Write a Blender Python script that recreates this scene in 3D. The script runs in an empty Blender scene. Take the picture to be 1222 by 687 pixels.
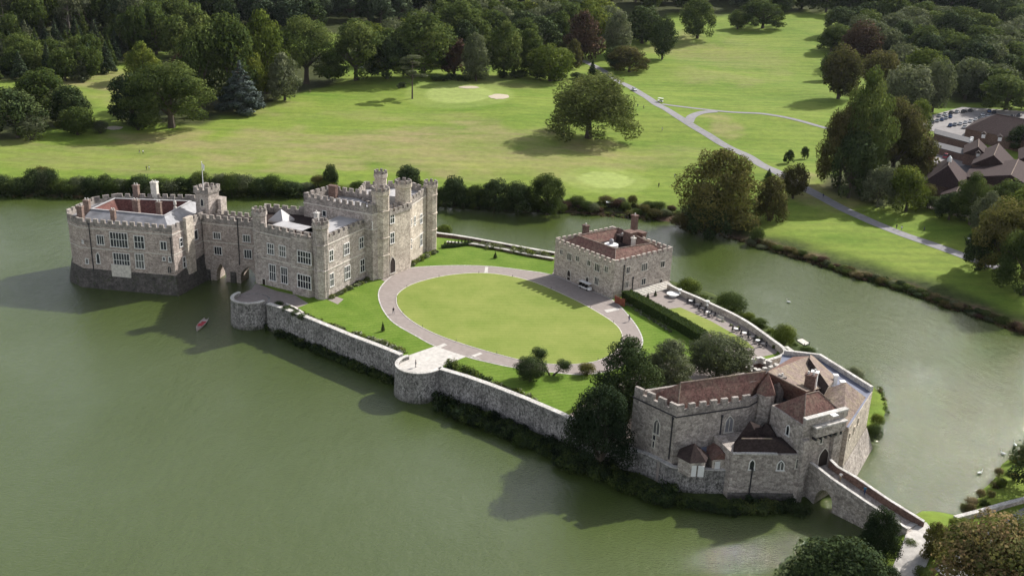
import bpy, bmesh, math, random
import numpy as np
from mathutils import Vector, Matrix
random.seed(7); rng = np.random.default_rng(7)
scene = bpy.context.scene
COL = scene.collection
# ---------------------------------------------------------------- camera model
CX, CY, F = 611, 343.5, 1230.0
NAD = (480, 3650); H = 100.0
def norm3(v):
    l = math.sqrt(sum(a*a for a in v)); return tuple(a/l for a in v)
U = tuple(-a for a in norm3((NAD[0]-CX, NAD[1]-CY, F)))
Fw = norm3((-U[2]*U[0], -U[2]*U[1], 1-U[2]*U[2]))
Rt = (Fw[1]*U[2]-Fw[2]*U[1], Fw[2]*U[0]-Fw[0]*U[2], Fw[0]*U[1]-Fw[1]*U[0])
if Rt[0] < 0: Rt = tuple(-a for a in Rt)
def ray(px, py):
    c = (px-CX, py-CY, F)
    return tuple(sum(a*b for a, b in zip(c, ax)) for ax in (Rt, Fw, U))
def at(px, py, z=0.0):
    """point of the photograph on the level z (metres above the water)"""
    r = ray(px, py); t = (z-H)/r[2]
    return Vector((r[0]*t, r[1]*t, z))
def A2(px, py, z):
    p = at(px, py, z); return (p.x, p.y)
def depth(x, y, z):
    v = (x, y, z-H); return Rt[2]*v[0]+Fw[2]*v[1]+U[2]*v[2]
cam_d = bpy.data.cameras.new('camera'); cam = bpy.data.objects.new('camera', cam_d); COL.objects.link(cam)
m = Matrix(((Rt[0], -Rt[1], -Rt[2]), (Fw[0], -Fw[1], -Fw[2]), (U[0], -U[1], -U[2]))).to_4x4()
m.translation = Vector((0, 0, H)); cam.matrix_world = m
cam_d.sensor_width = 36; cam_d.lens = F/1222*36; cam_d.clip_start = 1; cam_d.clip_end = 9000
scene.camera = cam
# ---------------------------------------------------------------- light
SUN_EL = 37.0; SUN_DIR = Vector((0.76, 0.65, 0)).normalized()
w = bpy.data.worlds.new('World'); scene.world = w; w.use_nodes = True
nt = w.node_tree; bg = nt.nodes['Background']; sky = nt.nodes.new('ShaderNodeTexSky')
sky.sky_type = 'NISHITA'; sky.sun_disc = False; sky.sun_elevation = math.radians(SUN_EL)
sky.sun_rotation = math.atan2(SUN_DIR.x, SUN_DIR.y); sky.air_density = 1.0; sky.dust_density = 3.5; sky.ozone_density = 1.0
tc = nt.nodes.new('ShaderNodeTexCoord'); mpw = nt.nodes.new('ShaderNodeMapping'); mpw.inputs['Scale'].default_value = (1, 1, 2.6); nt.links.new(tc.outputs['Generated'], mpw.inputs[0])
nw = nt.nodes.new('ShaderNodeTexNoise'); nw.inputs['Scale'].default_value = 2.2; nw.inputs['Detail'].default_value = 6; nt.links.new(mpw.outputs[0], nw.inputs['Vector'])
rw = nt.nodes.new('ShaderNodeValToRGB'); rw.color_ramp.elements[0].position = 0.36; rw.color_ramp.elements[1].position = 0.56; nt.links.new(nw.outputs['Fac'], rw.inputs[0])
mw = nt.nodes.new('ShaderNodeMix'); mw.data_type = 'RGBA'; sx = nt.nodes.new('ShaderNodeSeparateXYZ'); nt.links.new(tc.outputs['Generated'], sx.inputs[0])
mr = nt.nodes.new('ShaderNodeMapRange'); mr.inputs[1].default_value = -0.25; mr.inputs[2].default_value = 0.45; mr.inputs[3].default_value = 0.72; mr.inputs[4].default_value = 1.0; nt.links.new(sx.outputs['X'], mr.inputs[0])
m2 = nt.nodes.new('ShaderNodeMapRange'); m2.inputs[1].default_value = 0.75; m2.inputs[2].default_value = 0.35; m2.inputs[3].default_value = 0.1; m2.inputs[4].default_value = 1.0; nt.links.new(sx.outputs['Z'], m2.inputs[0])
m3 = nt.nodes.new('ShaderNodeMath'); m3.operation = 'MULTIPLY'; nt.links.new(mr.outputs[0], m3.inputs[0]); nt.links.new(m2.outputs[0], m3.inputs[1])
m4 = nt.nodes.new('ShaderNodeMath'); m4.operation = 'MULTIPLY'; nt.links.new(m3.outputs[0], m4.inputs[0]); nt.links.new(rw.outputs[0], m4.inputs[1]); nt.links.new(m4.outputs[0], mw.inputs[0]); nt.links.new(sky.outputs[0], mw.inputs[6]); mw.inputs[7].default_value = (14.0, 13.9, 14.4, 1)
nt.links.new(mw.outputs[2], bg.inputs[0]); bg.inputs[1].default_value = 0.082
sl = bpy.data.lights.new('sun', 'SUN'); sl.energy = 4.6; sl.angle = math.radians(0.6); sl.color = (1.0, 0.965, 0.92)
so = bpy.data.objects.new('sun', sl); COL.objects.link(so)
sd = Vector((SUN_DIR.x*math.cos(math.radians(SUN_EL)), SUN_DIR.y*math.cos(math.radians(SUN_EL)), math.sin(math.radians(SUN_EL))))
so.rotation_euler = sd.to_track_quat('Z', 'Y').to_euler()
scene.view_settings.view_transform = 'Standard'; scene.view_settings.look = 'None'
scene.view_settings.exposure = 0.50; scene.view_settings.gamma = 1
scene.cycles.max_bounces = 5; scene.cycles.diffuse_bounces = 2; scene.cycles.glossy_bounces = 3; scene.cycles.transmission_bounces = 2
scene.cycles.caustics_reflective = False; scene.cycles.caustics_refractive = False
# ---------------------------------------------------------------- materials
MATS = {}
class NT:
    def __init__(s, name, rough=0.9, spec=0.2):
        s.m = bpy.data.materials.new(name); s.m.use_nodes = True; s.t = s.m.node_tree
        s.b = s.t.nodes['Principled BSDF']; s.b.inputs['Roughness'].default_value = rough
        s.b.inputs['Specular IOR Level'].default_value = spec; MATS[name] = s.m
    def n(s, typ, **kw):
        x = s.t.nodes.new(typ)
        for k, v in kw.items():
            if k in x.inputs.keys(): x.inputs[k].default_value = v
            else: setattr(x, k, v)
        return x
    def l(s, a, b): s.t.links.new(a, b)
    def coord(s, scale=(1, 1, 1), kind='Object', rot=0):
        c = s.n('ShaderNodeTexCoord'); mp = s.n('ShaderNodeMapping'); mp.inputs['Scale'].default_value = scale
        mp.inputs['Rotation'].default_value = (0, 0, rot)
        s.l(c.outputs[kind], mp.inputs[0]); return mp.outputs[0]
    def noise(s, vec, scale, detail=4, rough=0.6):
        x = s.n('ShaderNodeTexNoise'); x.inputs['Scale'].default_value = scale; x.inputs['Detail'].default_value = detail
        x.inputs['Roughness'].default_value = rough; s.l(vec, x.inputs['Vector']); return x.outputs['Fac']
    def ramp(s, fac, stops):
        r = s.n('ShaderNodeValToRGB'); e = r.color_ramp.elements
        while len(e) < len(stops): e.new(0.5)
        for i, (p, c) in enumerate(stops):
            e[i].position = p; e[i].color = (*c, 1) if len(c) == 3 else c
        s.l(fac, r.inputs[0]); return r.outputs[0]
    def mix(s, fac, a, b, mode='MIX'):
        x = s.n('ShaderNodeMix'); x.data_type = 'RGBA'; x.blend_type = mode
        for i, v in ((0, fac), (6, a), (7, b)):
            if isinstance(v, (int, float)): x.inputs[i].default_value = v
            elif isinstance(v, tuple): x.inputs[i].default_value = (*v, 1)
            else: s.l(v, x.inputs[i])
        return x.outputs[2]
    def math(s, op, a, b=0.5):
        x = s.n('ShaderNodeMath', operation=op)
        for i, v in ((0, a), (1, b)):
            if isinstance(v, (int, float)): x.inputs[i].default_value = v
            else: s.l(v, x.inputs[i])
        return x.outputs[0]
    def attr(s, name):
        x = s.n('ShaderNodeAttribute'); x.attribute_name = name; return x.outputs['Fac']
    def out(s, col, bump=None, bstr=0.3, bdist=0.05):
        s.l(col, s.b.inputs['Base Color'])
        if bump is not None:
            bp = s.n('ShaderNodeBump'); bp.inputs['Strength'].default_value = bstr; bp.inputs['Distance'].default_value = bdist
            s.l(bump, bp.inputs['Height']); s.l(bp.outputs[0], s.b.inputs['Normal'])
        return s.m
def plain(name, col, rough=0.7, spec=0.3, metal=0.0, var=0.25, scale=1.5):
    s = NT(name, rough, spec); s.b.inputs['Metallic'].default_value = metal
    f = s.noise(s.coord(), scale, 3)
    lo = tuple(c*(1-var) for c in col); hi = tuple(min(1, c*(1+var)) for c in col)
    return s.out(s.ramp(f, [(0.3, lo), (0.7, hi)]))
def stone(name, c1, c2, dark, stain=0.5, cell=1.7, pale=None, pale_amt=0.0, moss=0.0, pscale=1.5, tide=0.0):
    s = NT(name, 0.92, 0.15); v = s.coord(); vz = s.coord((1, 1, 1.7))
    vo = s.n('ShaderNodeTexVoronoi'); vo.inputs['Scale'].default_value = cell; s.l(vz, vo.inputs['Vector'])
    sep = s.n('ShaderNodeSeparateColor'); s.l(vo.outputs['Color'], sep.inputs[0])
    base = s.mix(sep.outputs[0], c1, c2)
    vo2 = s.n('ShaderNodeTexVoronoi', feature='DISTANCE_TO_EDGE'); vo2.inputs['Scale'].default_value = cell; s.l(vz, vo2.inputs['Vector'])
    # big weather stains
    st = s.ramp(s.noise(v, 0.28, 7, 0.75), [(0.44, (0, 0, 0)), (0.66, (1, 1, 1))])
    col = s.mix(s.math('MULTIPLY', st, stain), base, dark)
    # drips running down the face
    vs = s.coord((1.3, 1.3, 0.12)); dr = s.ramp(s.noise(vs, 0.9, 4, 0.7), [(0.52, (0, 0, 0)), (0.72, (1, 1, 1))])
    col = s.mix(s.math('MULTIPLY', dr, stain*0.7), col, dark)
    if pale_amt:
        pn = s.ramp(s.noise(s.coord((1, 1, 0.6)), pscale, 8, 0.8), [(0.45, (0, 0, 0)), (0.55, (1, 1, 1))])
        big = s.ramp(s.noise(v, 0.22, 4, 0.6), [(0.35, (.25, .25, .25)), (0.62, (1, 1, 1))])
        col = s.mix(s.math('MULTIPLY', s.math('MULTIPLY', pn, big), pale_amt), col, pale)
    if moss:
        mn = s.ramp(s.noise(v, 0.6, 5, 0.7), [(0.55, (0, 0, 0)), (0.65, (1, 1, 1))])
        col = s.mix(s.math('MULTIPLY', mn, moss), col, (0.05, 0.065, 0.025))
    zs = s.n('ShaderNodeSeparateXYZ'); s.l(v, zs.inputs[0]); zz = s.math('ADD', zs.outputs['Z'], s.math('MULTIPLY', s.noise(v, 0.5, 4), -2.2))
    if tide:
        tm = s.ramp(s.math('MULTIPLY', s.math('ADD', zz, 2.0), 0.25), [(0.22, (1, 1, 1)), (0.52, (0, 0, 0))]); col = s.mix(s.math('MULTIPLY', tm, tide), col, (0.045, 0.05, 0.03))
    fine = s.noise(v, 2.6, 6, 0.8)
    col = s.mix(0.75, col, s.ramp(fine, [(0.3, (0.12, 0.12, 0.12)), (0.72, (0.92, 0.92, 0.92))]), 'OVERLAY')
    return s.out(col, vo2.outputs['Distance'], 0.5, 0.12)
def tiles(name, a, b, lichen, amt=0.4):
    s = NT(name, 0.9, 0.15); v = s.coord()
    col = s.ramp(s.noise(v, 1.6, 6, 0.75), [(0.3, a), (0.7, b)])
    li = s.ramp(s.noise(v, 0.5, 7, 0.75), [(0.45, (0, 0, 0)), (0.65, (1, 1, 1))])
    col = s.mix(s.math('MULTIPLY', li, amt), col, lichen)
    vo = s.n('ShaderNodeTexVoronoi'); vo.inputs['Scale'].default_value = 3.2; s.l(v, vo.inputs['Vector'])
    sep = s.n('ShaderNodeSeparateColor'); s.l(vo.outputs['Color'], sep.inputs[0])
    col = s.mix(0.6, col, s.ramp(sep.outputs[0], [(0, (0.3, 0.3, 0.3)), (1, (0.8, 0.8, 0.8))]), 'OVERLAY')
    vw = s.coord((0.05, 0.05, 5.0)); return s.out(col, s.noise(vw, 1.0, 2), 0.4, 0.08)
def leafm(name, c1, c2, c3=None, trans=0.34, hue=0.5):
    c1, c2, c3 = [tuple(min(.6, v*k) for v in c) for c, k in ((c1, 1.15), (c2, 1.3), (c3 or c2, 1.4))]
    s = NT(name, 0.95, 0.06); v = s.coord()
    oi = s.n('ShaderNodeObjectInfo')
    at_ = s.attr('leaf')
    f = s.math('ADD', s.math('MULTIPLY', at_, 0.65), s.math('MULTIPLY', oi.outputs['Random'], 0.35))
    st = [(0.15, c1), (0.6, c2)] + ([(0.92, c3)] if c3 else [])
    col = s.ramp(f, st)
    s.l(col, s.b.inputs['Base Color'])
    tr = s.n('ShaderNodeBsdfTranslucent'); s.l(s.mix(0.5, col, (0.15, 0.19, 0.03)), tr.inputs[0])
    mx = s.n('ShaderNodeMixShader'); mx.inputs[0].default_value = trans
    s.l(s.b.outputs[0], mx.inputs[1]); s.l(tr.outputs[0], mx.inputs[2])
    o = [n for n in s.t.nodes if n.type == 'OUTPUT_MATERIAL'][0]; s.l(mx.outputs[0], o.inputs[0]); return s.m
M = MATS
stone('tan_ragstone', (0.50, 0.425, 0.375), (0.29, 0.24, 0.21), (0.15, 0.125, 0.115), 0.5, 1.5, pale=(0.55,0.49,0.42), pale_amt=0.3)
stone('warm_ashlar', (0.62, 0.55, 0.46), (0.40, 0.345, 0.285), (0.17, 0.14, 0.115), 0.6, 1.2, pale=(0.62, 0.56, 0.46), pale_amt=0.3)
stone('grey_ragstone', (0.50, 0.445, 0.40), (0.29, 0.25, 0.225), (0.14, 0.125, 0.11), 0.5, 1.4, pale=(0.56, 0.50, 0.43), pale_amt=0.3)
stone('shade_toned_stone', (0.49, 0.44, 0.39), (0.25, 0.22, 0.195), (0.10, 0.09, 0.082), 0.5, 1.3, pale=(0.48, 0.44, 0.39), pale_amt=0.25)  # toned darker: the gatehouse's shade is put into the stone colour
stone('maiden_stone', (0.52, 0.46, 0.40), (0.28, 0.24, 0.21), (0.17, 0.15, 0.13), 0.3, 1.5, pale=(0.58, 0.53, 0.46), pale_amt=0.35)
stone('weathered_curtain_stone', (0.23, 0.22, 0.205), (0.09, 0.087, 0.082), (0.045, 0.045, 0.04), 0.8, 1.3, pale=(0.52, 0.50, 0.475), pale_amt=0.7, moss=0.25, pscale=2.6, tide=0.8)
stone('dark_plinth_stone', (0.115, 0.105, 0.095), (0.06, 0.055, 0.05), (0.03, 0.03, 0.028), 0.6, 1.2, pale=(0.2, 0.19, 0.17), pale_amt=0.2, moss=0.5)
stone('coping_stone', (0.60, 0.58, 0.54), (0.46, 0.44, 0.41), (0.26, 0.25, 0.22), 0.5, 0.8)
stone('parapet_stone', (0.38, 0.34, 0.305), (0.22, 0.195, 0.175), (0.10, 0.09, 0.085), 0.8, 1.4, pale=(0.52, 0.48, 0.42), pale_amt=0.25)
stone('brown_brick', (0.20, 0.135, 0.11), (0.12, 0.075, 0.062), (0.07, 0.05, 0.045), 0.5, 3.0)
stone('chimney_brick', (0.26, 0.19, 0.155), (0.17, 0.12, 0.10), (0.10, 0.08, 0.07), 0.5, 3.0)
plain('pale_stone_trim', (0.55, 0.52, 0.46), 0.85, 0.2)
plain('flagstone', (0.50, 0.475, 0.435), 0.9, 0.15, var=0.16, scale=1.2)
plain('white_frame', (0.70, 0.69, 0.66), 0.6, 0.3, var=0.12)
plain('dark_iron', (0.03, 0.03, 0.035), 0.5, 0.4)
plain('lead_sheet', (0.22, 0.22, 0.23), 0.5, 0.4, var=0.3, scale=0.5)
plain('pale_lead', (0.38, 0.37, 0.365), 0.55, 0.4, var=0.18, scale=0.4)
plain('blue_lead', (0.13, 0.145, 0.20), 0.5, 0.4, var=0.25, scale=0.5)
plain('dark_oak', (0.03, 0.022, 0.018), 0.7, 0.3)
plain('white_paint', (0.75, 0.75, 0.73), 0.5, 0.4, var=0.06)
plain('sand', (0.46, 0.40, 0.30), 0.95, 0.1, var=0.12)
tiles('red_tile', (0.098, 0.052, 0.045), (0.205, 0.115, 0.093), (0.20, 0.165, 0.12), 0.5)
tiles('shade_toned_tile', (0.026, 0.017, 0.017), (0.055, 0.034, 0.032), (0.06, 0.045, 0.036), 0.2)  # tile colour lowered to hold the shade on the restaurant roofs
plain('grey_felt', (0.085, 0.085, 0.09), 0.8, 0.2)
tiles('lichen_tile', (0.14, 0.105, 0.092), (0.22, 0.17, 0.145), (0.24, 0.205, 0.125), 0.6)
tiles('dark_tile', (0.024, 0.018, 0.017), (0.048, 0.033, 0.030), (0.055, 0.042, 0.034), 0.2)
tiles('crimson_tile', (0.085, 0.038, 0.034), (0.145, 0.066, 0.056), (0.2, 0.12, 0.1), 0.3)
g = NT('window_glass', 0.12, 0.5); oi_ = g.n('ShaderNodeObjectInfo'); g.l(g.ramp(oi_.outputs['Random'], [(0.0, (0.012, 0.014, 0.018)), (0.7, (0.04, 0.045, 0.052)), (0.9, (0.12, 0.12, 0.115))]), g.b.inputs['Base Color'])
# ---------------------------------------------------------------- mesh builder and object helpers
class MB:
    def __init__(s): s.v = []; s.f = []
    def face(s, pts):
        i = len(s.v); s.v += [tuple(p) for p in pts]; s.f.append(tuple(range(i, i+len(pts)))); return s
    def prism(s, poly, z0, z1, top=True, bottom=False):
        """poly: (x, y) CCW; z0 / z1 numbers or per-vertex lists"""
        n = len(poly); a = z0 if isinstance(z0, (list, tuple)) else [z0]*n; b = z1 if isinstance(z1, (list, tuple)) else [z1]*n
        i = len(s.v); s.v += [(p[0], p[1], a[k]) for k, p in enumerate(poly)] + [(p[0], p[1], b[k]) for k, p in enumerate(poly)]
        for k in range(n):
            k2 = (k+1) % n; s.f.append((i+k, i+k2, i+n+k2, i+n+k))
        if top: s.f.append(tuple(i+n+k for k in range(n)))
        if bottom: s.f.append(tuple(i+k for k in reversed(range(n))))
        return s
    def box(s, c, size, rz=0):
        cx, cy, cz = c; a, b, h = size[0]/2, size[1]/2, size[2]/2; co, si = math.cos(rz), math.sin(rz)
        poly = [(cx+x*co-y*si, cy+x*si+y*co) for x, y in ((-a, -b), (a, -b), (a, b), (-a, b))]
        return s.prism(poly, cz-h, cz+h, True, True)
    def obox(s, p, q, w, z0, z1):
        """box along p->q with width w"""
        d = Vector((q[0]-p[0], q[1]-p[1])); L = d.length
        if L < 1e-6: return s
        d /= L; nx, ny = -d.y*w/2, d.x*w/2
        return s.prism([(p[0]-nx, p[1]-ny), (q[0]-nx, q[1]-ny), (q[0]+nx, q[1]+ny), (p[0]+nx, p[1]+ny)], z0, z1, True, True)
    def tube(s, pts, rads, n=8, cap=True):
        rings = []
        for k, p in enumerate(pts):
            p = Vector(p); d = (Vector(pts[min(k+1, len(pts)-1)])-Vector(pts[max(k-1, 0)])).normalized()
            u = d.orthogonal().normalized() if abs(d.z) < 0.98 else Vector((1, 0, 0)); u = (u - d*u.dot(d)).normalized(); v = d.cross(u)
            r = rads[k] if isinstance(rads, (list, tuple)) else rads
            i = len(s.v); rings.append(i)
            s.v += [tuple(p+u*math.cos(2*math.pi*j/n)*r+v*math.sin(2*math.pi*j/n)*r) for j in range(n)]
        for a, b in zip(rings, rings[1:]):
            for j in range(n): s.f.append((a+j, a+(j+1) % n, b+(j+1) % n, b+j))
        if cap:
            s.f.append(tuple(rings[0]+j for j in reversed(range(n)))); s.f.append(tuple(rings[-1]+j for j in range(n)))
        return s
    def lathe(s, c, prof, n=16, rot=0, sx=1, sy=1):
        """prof: (r, z) list; c: centre"""
        rings = []
        for r, z in prof:
            i = len(s.v); rings.append(i)
            s.v += [(c[0]+r*sx*math.cos(rot+2*math.pi*j/n), c[1]+r*sy*math.sin(rot+2*math.pi*j/n), c[2]+z) for j in range(n)]
        for a, b in zip(rings, rings[1:]):
            for j in range(n): s.f.append((a+j, a+(j+1) % n, b+(j+1) % n, b+j))
        s.f.append(tuple(rings[0]+j for j in reversed(range(n)))); s.f.append(tuple(rings[-1]+j for j in range(n)))
        return s
    def mesh(s, name, org=(0, 0, 0)):
        me = bpy.data.meshes.new(name); o = Vector(org)
        me.from_pydata([(a-o.x, b-o.y, c-o.z) for a, b, c in s.v], [], s.f); me.update(); return me
def link(name, data, mat=None, parent=None, loc=(0, 0, 0)):
    ob = bpy.data.objects.new(name, data); COL.objects.link(ob); ob.location = loc
    if parent is not None: ob.parent = parent
    if mat and not data.materials: data.materials.append(MATS[mat] if isinstance(mat, str) else mat)
    return ob
def tag(o, label, cat, group=None, kind=None):
    if label: o['label'] = label
    if cat: o['category'] = cat
    if group: o['group'] = group
    if kind: o['kind'] = kind
    return o
def thing(name, loc, label, cat, group=None):
    o = bpy.data.objects.new(name, None); COL.objects.link(o); o.location = loc; o.empty_display_size = 1
    return tag(o, label, cat, group)
def wloc(o):
    v = Vector(o.location)
    while o.parent: o = o.parent; v += Vector(o.location)
    return v
def part(name, mb, mat, parent, label=None):
    """a part given in world coordinates under a thing (or under a part)"""
    o = link(name, mb.mesh(name, wloc(parent)), mat, parent)
    if label: o['label'] = label
    return o
def struct(name, mb, mat):
    o = link(name, mb.mesh(name), mat); o['kind'] = 'structure'; return o
def copy_thing(src, loc, rz=None, sc=None, label=None, group=None):
    r = src.copy(); COL.objects.link(r); r.location = loc
    if rz is not None: r.rotation_euler = (0, 0, rz)
    if sc is not None: r.scale = sc
    if label: r['label'] = label
    if group: r['group'] = group
    for ch in src.children:
        c = ch.copy(); COL.objects.link(c); c.parent = r
        for g_ in ch.children:
            d = g_.copy(); COL.objects.link(d); d.parent = c
    return r
# ---------------------------------------------------------------- plan geometry
def ccw(poly):
    a = sum(poly[i][0]*poly[(i+1) % len(poly)][1]-poly[(i+1) % len(poly)][0]*poly[i][1] for i in range(len(poly)))
    return list(poly) if a > 0 else list(reversed(poly))
def inset(poly, d):
    """offset a CCW polygon inwards by d (negative: outwards)"""
    n = len(poly); out = []
    for i in range(n):
        p0, p1, p2 = Vector(poly[i-1][:2]), Vector(poly[i][:2]), Vector(poly[(i+1) % n][:2])
        a = (p1-p0).normalized(); b = (p2-p1).normalized(); na = Vector((-a.y, a.x)); nb = Vector((-b.y, b.x))
        bis = (na+nb); k = max(0.25, bis.length_squared/2); out.append(tuple(p1+bis*(d/k)))
    return out
def spline(pts, per=6, closed=False):
    out = []; n = len(pts)
    rngk = range(n) if closed else range(n-1)
    for i in rngk:
        g4 = [pts[(i+k) % n] if closed else pts[min(max(i+k, 0), n-1)] for k in (-1, 0, 1, 2)]
        for j in range(per):
            t = j/per; t2 = t*t; t3 = t2*t
            out.append(tuple(0.5*((2*b)+(-a+c)*t+(2*a-5*b+4*c-d)*t2+(-a+3*b-3*c+d)*t3) for a, b, c, d in zip(*g4)))
    if not closed: out.append(tuple(pts[-1]))
    return out
def wall_strip(mb, pts, thick, z0, z1):
    """thick wall along an open line, z per point allowed"""
    n = len(pts); L = []; R_ = []
    for i in range(n):
        p = Vector(pts[i][:2]); a = Vector(pts[max(i-1, 0)][:2]); b = Vector(pts[min(i+1, n-1)][:2]); d = (b-a).normalized(); nn = Vector((-d.y, d.x))
        L.append(p+nn*thick/2); R_.append(p-nn*thick/2)
    za = z0 if isinstance(z0, (list, tuple)) else [z0]*n; zb = z1 if isinstance(z1, (list, tuple)) else [z1]*n
    i0 = len(mb.v)
    for k in range(n):
        mb.v += [(L[k].x, L[k].y, za[k]), (R_[k].x, R_[k].y, za[k]), (R_[k].x, R_[k].y, zb[k]), (L[k].x, L[k].y, zb[k])]
    for k in range(n-1):
        a = i0+4*k; b = a+4
        for j in range(4): mb.f.append((a+j, a+(j+1) % 4, b+(j+1) % 4, b+j))
    mb.f.append((i0+3, i0+2, i0+1, i0)); e = i0+4*(n-1); mb.f.append((e, e+1, e+2, e+3)); return mb
def crenel(mb, line, z0, zp, zm, thick, mw=1.15, gap=0.8, flat=False):
    """crenellated parapet along a line (columns of two heights, welded into one piece)"""
    for p, q in zip(line, line[1:]):
        P = Vector(p[:2]); Q = Vector(q[:2]); L = (Q-P).length
        if L < 0.05: continue
        d = (Q-P)/L; e = thick/2; n = 0 if (flat or L < mw+gap) else max(1, round(L/(mw+gap)))
        cuts = [(-e, L+e, zp)] if n == 0 else []
        if n:
            pit = (L+gap)/n; m_ = pit-gap
            for k in range(n):
                a, b = k*pit, k*pit+m_; cuts.append((a-(e if k == 0 else 0), b+(e if k == n-1 else 0), zm+random.uniform(-.07, .04)))
                if k < n-1: cuts.append((b, b+gap, zp))
        for a, b, z in cuts: mb.obox(P+d*a, P+d*b, thick, z0, z)
    return mb
def weld(mb, tol=1e-3):
    seen = {}; idx = []; nv = []
    for v in mb.v:
        k = (round(v[0]/tol), round(v[1]/tol), round(v[2]/tol))
        if k not in seen: seen[k] = len(nv); nv.append(v)
        idx.append(seen[k])
    mb.v = nv; mb.f = [tuple(idx[i] for i in f) for f in mb.f]; return mb
def merlons(mb, line, zb, zt, mw=1.15, gap=0.85, thick=0.5, skip_first=False):
    for p, q in zip(line, line[1:]):
        P = Vector(p[:2]); Q = Vector(q[:2]); L = (Q-P).length
        if L < mw: continue
        n = max(1, round((L+gap)/(mw+gap))); pit = (L+gap)/n; d = (Q-P)/L
        for k in range(n):
            a = P+d*(k*pit); b = P+d*min(L, k*pit+pit-gap)
            j = random.uniform(-0.08, 0.05)
            mb.obox(a, b, thick, zb, zt+j)
    return mb
def close(l): return list(l)+[l[0]]
def poly_offset_line(line, d):
    out = []
    for i in range(len(line)):
        a = Vector(line[max(i-1, 0)][:2]); b = Vector(line[min(i+1, len(line)-1)][:2]); dd = (b-a).normalized()
        out.append((line[i][0]-dd.y*d, line[i][1]+dd.x*d))
    return out
def hit_wall(px, py, a, b):
    """photo pixel -> (distance along a->b, height) on the vertical plane through a, b"""
    r = ray(px, py); d = Vector((b[0]-a[0], b[1]-a[1])); L = d.length; d /= L; n = Vector((d.y, -d.x))
    t = (n.x*a[0]+n.y*a[1])/(n.x*r[0]+n.y*r[1]); x, y, z = r[0]*t, r[1]*t, H+r[2]*t
    return (x-a[0])*d.x+(y-a[1])*d.y, z
def window(parent, a, b, px, py, w_, h_, cols=2, rows=1, pointed=False, frame='white_frame', name='window', glass='window_glass', label=None, sz=None):
    """window on the wall a->b (outside on the right of a->b); frame is the part, pane its sub-part"""
    s, z = hit_wall(px, py, a, b) if sz is None else sz
    a = Vector(a[:2]); b = Vector(b[:2]); d = (b-a).normalized(); n = Vector((d.y, -d.x)); c = a+d*s
    def P(u, v, o): q = c+d*u+n*o; return (q.x, q.y, z+v)
    def bx(mb, u0, u1, v0, v1, o0, o1):
        pl = [c+d*u0+n*o1, c+d*u1+n*o1, c+d*u1+n*o0, c+d*u0+n*o0]
        # order CCW seen from above
        mb.prism(ccw([tuple(p) for p in pl]), z+v0, z+v1, True, True)
    fr = 0.17; mb = MB(); W2, H2 = w_/2, h_/2
    if pointed:
        k = min(h_*0.45, w_*0.85); hs = H2-k; N = 5
        def arc(r_, kk):
            pts = []
            for i in range(N+1):
                t = i/N; pts.append((-r_*(1-t**1.6), hs+kk*t**0.8))
            return pts + [(-u, v) for u, v in reversed(pts[:-1])]
        outer = [(-W2-fr, -H2)]+arc(W2+fr, k+fr*1.3)+[(W2+fr, -H2)]; inner = [(-W2, -H2)]+arc(W2, k)+[(W2, -H2)]
        for i in range(len(outer)-1):
            o0, o1, i0, i1 = outer[i], outer[i+1], inner[i], inner[i+1]
            mb.face([P(*o0, 0.14), P(*i0, 0.14), P(*i1, 0.14), P(*o1, 0.14)])
            mb.face([P(*o0, 0), P(*o0, 0.14), P(*o1, 0.14), P(*o1, 0)]); mb.face([P(*i0, 0.14), P(*i0, 0), P(*i1, 0), P(*i1, 0.14)])
        for cidx in range(1, cols):
            u = -W2+w_*cidx/cols; bx(mb, u-0.06, u+0.06, -H2, hs+k*0.6, 0, 0.12)
        bx(mb, -W2-fr-0.1, W2+fr+0.1, -H2-0.18, -H2, 0, 0.22)
        gl = MB().face([P(u, v, 0.04) for u, v in inner])
    else:
        bx(mb, -W2-fr, -W2, -H2, H2, 0, 0.14); bx(mb, W2, W2+fr, -H2, H2, 0, 0.14)
        bx(mb, -W2-fr, W2+fr, H2, H2+fr, 0, 0.17); bx(mb, -W2-fr-0.1, W2+fr+0.1, -H2-fr, -H2, 0, 0.22)
        for cidx in range(1, cols):
            u = -W2+w_*cidx/cols; bx(mb, u-0.06, u+0.06, -H2, H2, 0, 0.11)
        for ridx in range(1, rows):
            v = -H2+h_*ridx/rows+(0.1 if rows == 2 else 0); bx(mb, -W2, W2, v-0.07, v+0.07, 0, 0.105)
        gl = MB().face([P(-W2, -H2, 0.04), P(W2, -H2, 0.04), P(W2, H2, 0.04), P(-W2, H2, 0.04)])
    fo = part(name, mb, frame, parent, label)
    part('pane' if name == 'window' else 'door_leaf', gl, glass, fo); return fo
# ================================================================ TERRAIN
far_px = [(0,234.5),(60,234.5),(91,236),(180,236),(266,235.8),(360,236),(440,240),(521,247.7),(560,251),(608,256),(669,254.5),(700,257),(755,260.5),(800,265.5),(806,269),(827,277.5),(856,279),(890,291.4),(926,301),(960,311.6),(1020,331.8),(1079,348),(1126,366),(1186,385),(1222,399),(1300,428),(1420,470)]
FAR = [A2(x, y, 0) for x, y in far_px]
l0 = Vector(FAR[0])
far_poly = [(-2600, l0.y-60), (-420, l0.y-20)] + FAR + [(420, 150), (3000, 100), (5200, 6500), (-5200, 6500)]
near_px = [(1222,538),(1206,545),(1192,556),(1180,571),(1169,587),(1158,598),(1149,609),(1125,616),(1098,611),(1070,624),(1054,650),(1036,690),(1000,716),(940,745),(880,790)]
NEAR = [A2(x, y, 0) for x, y in near_px]
near_poly = [(900, 190), (260, 190), A2(1300, 500, 0)] + NEAR + [(40, 60), (100, -60), (900, -60)]
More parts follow.
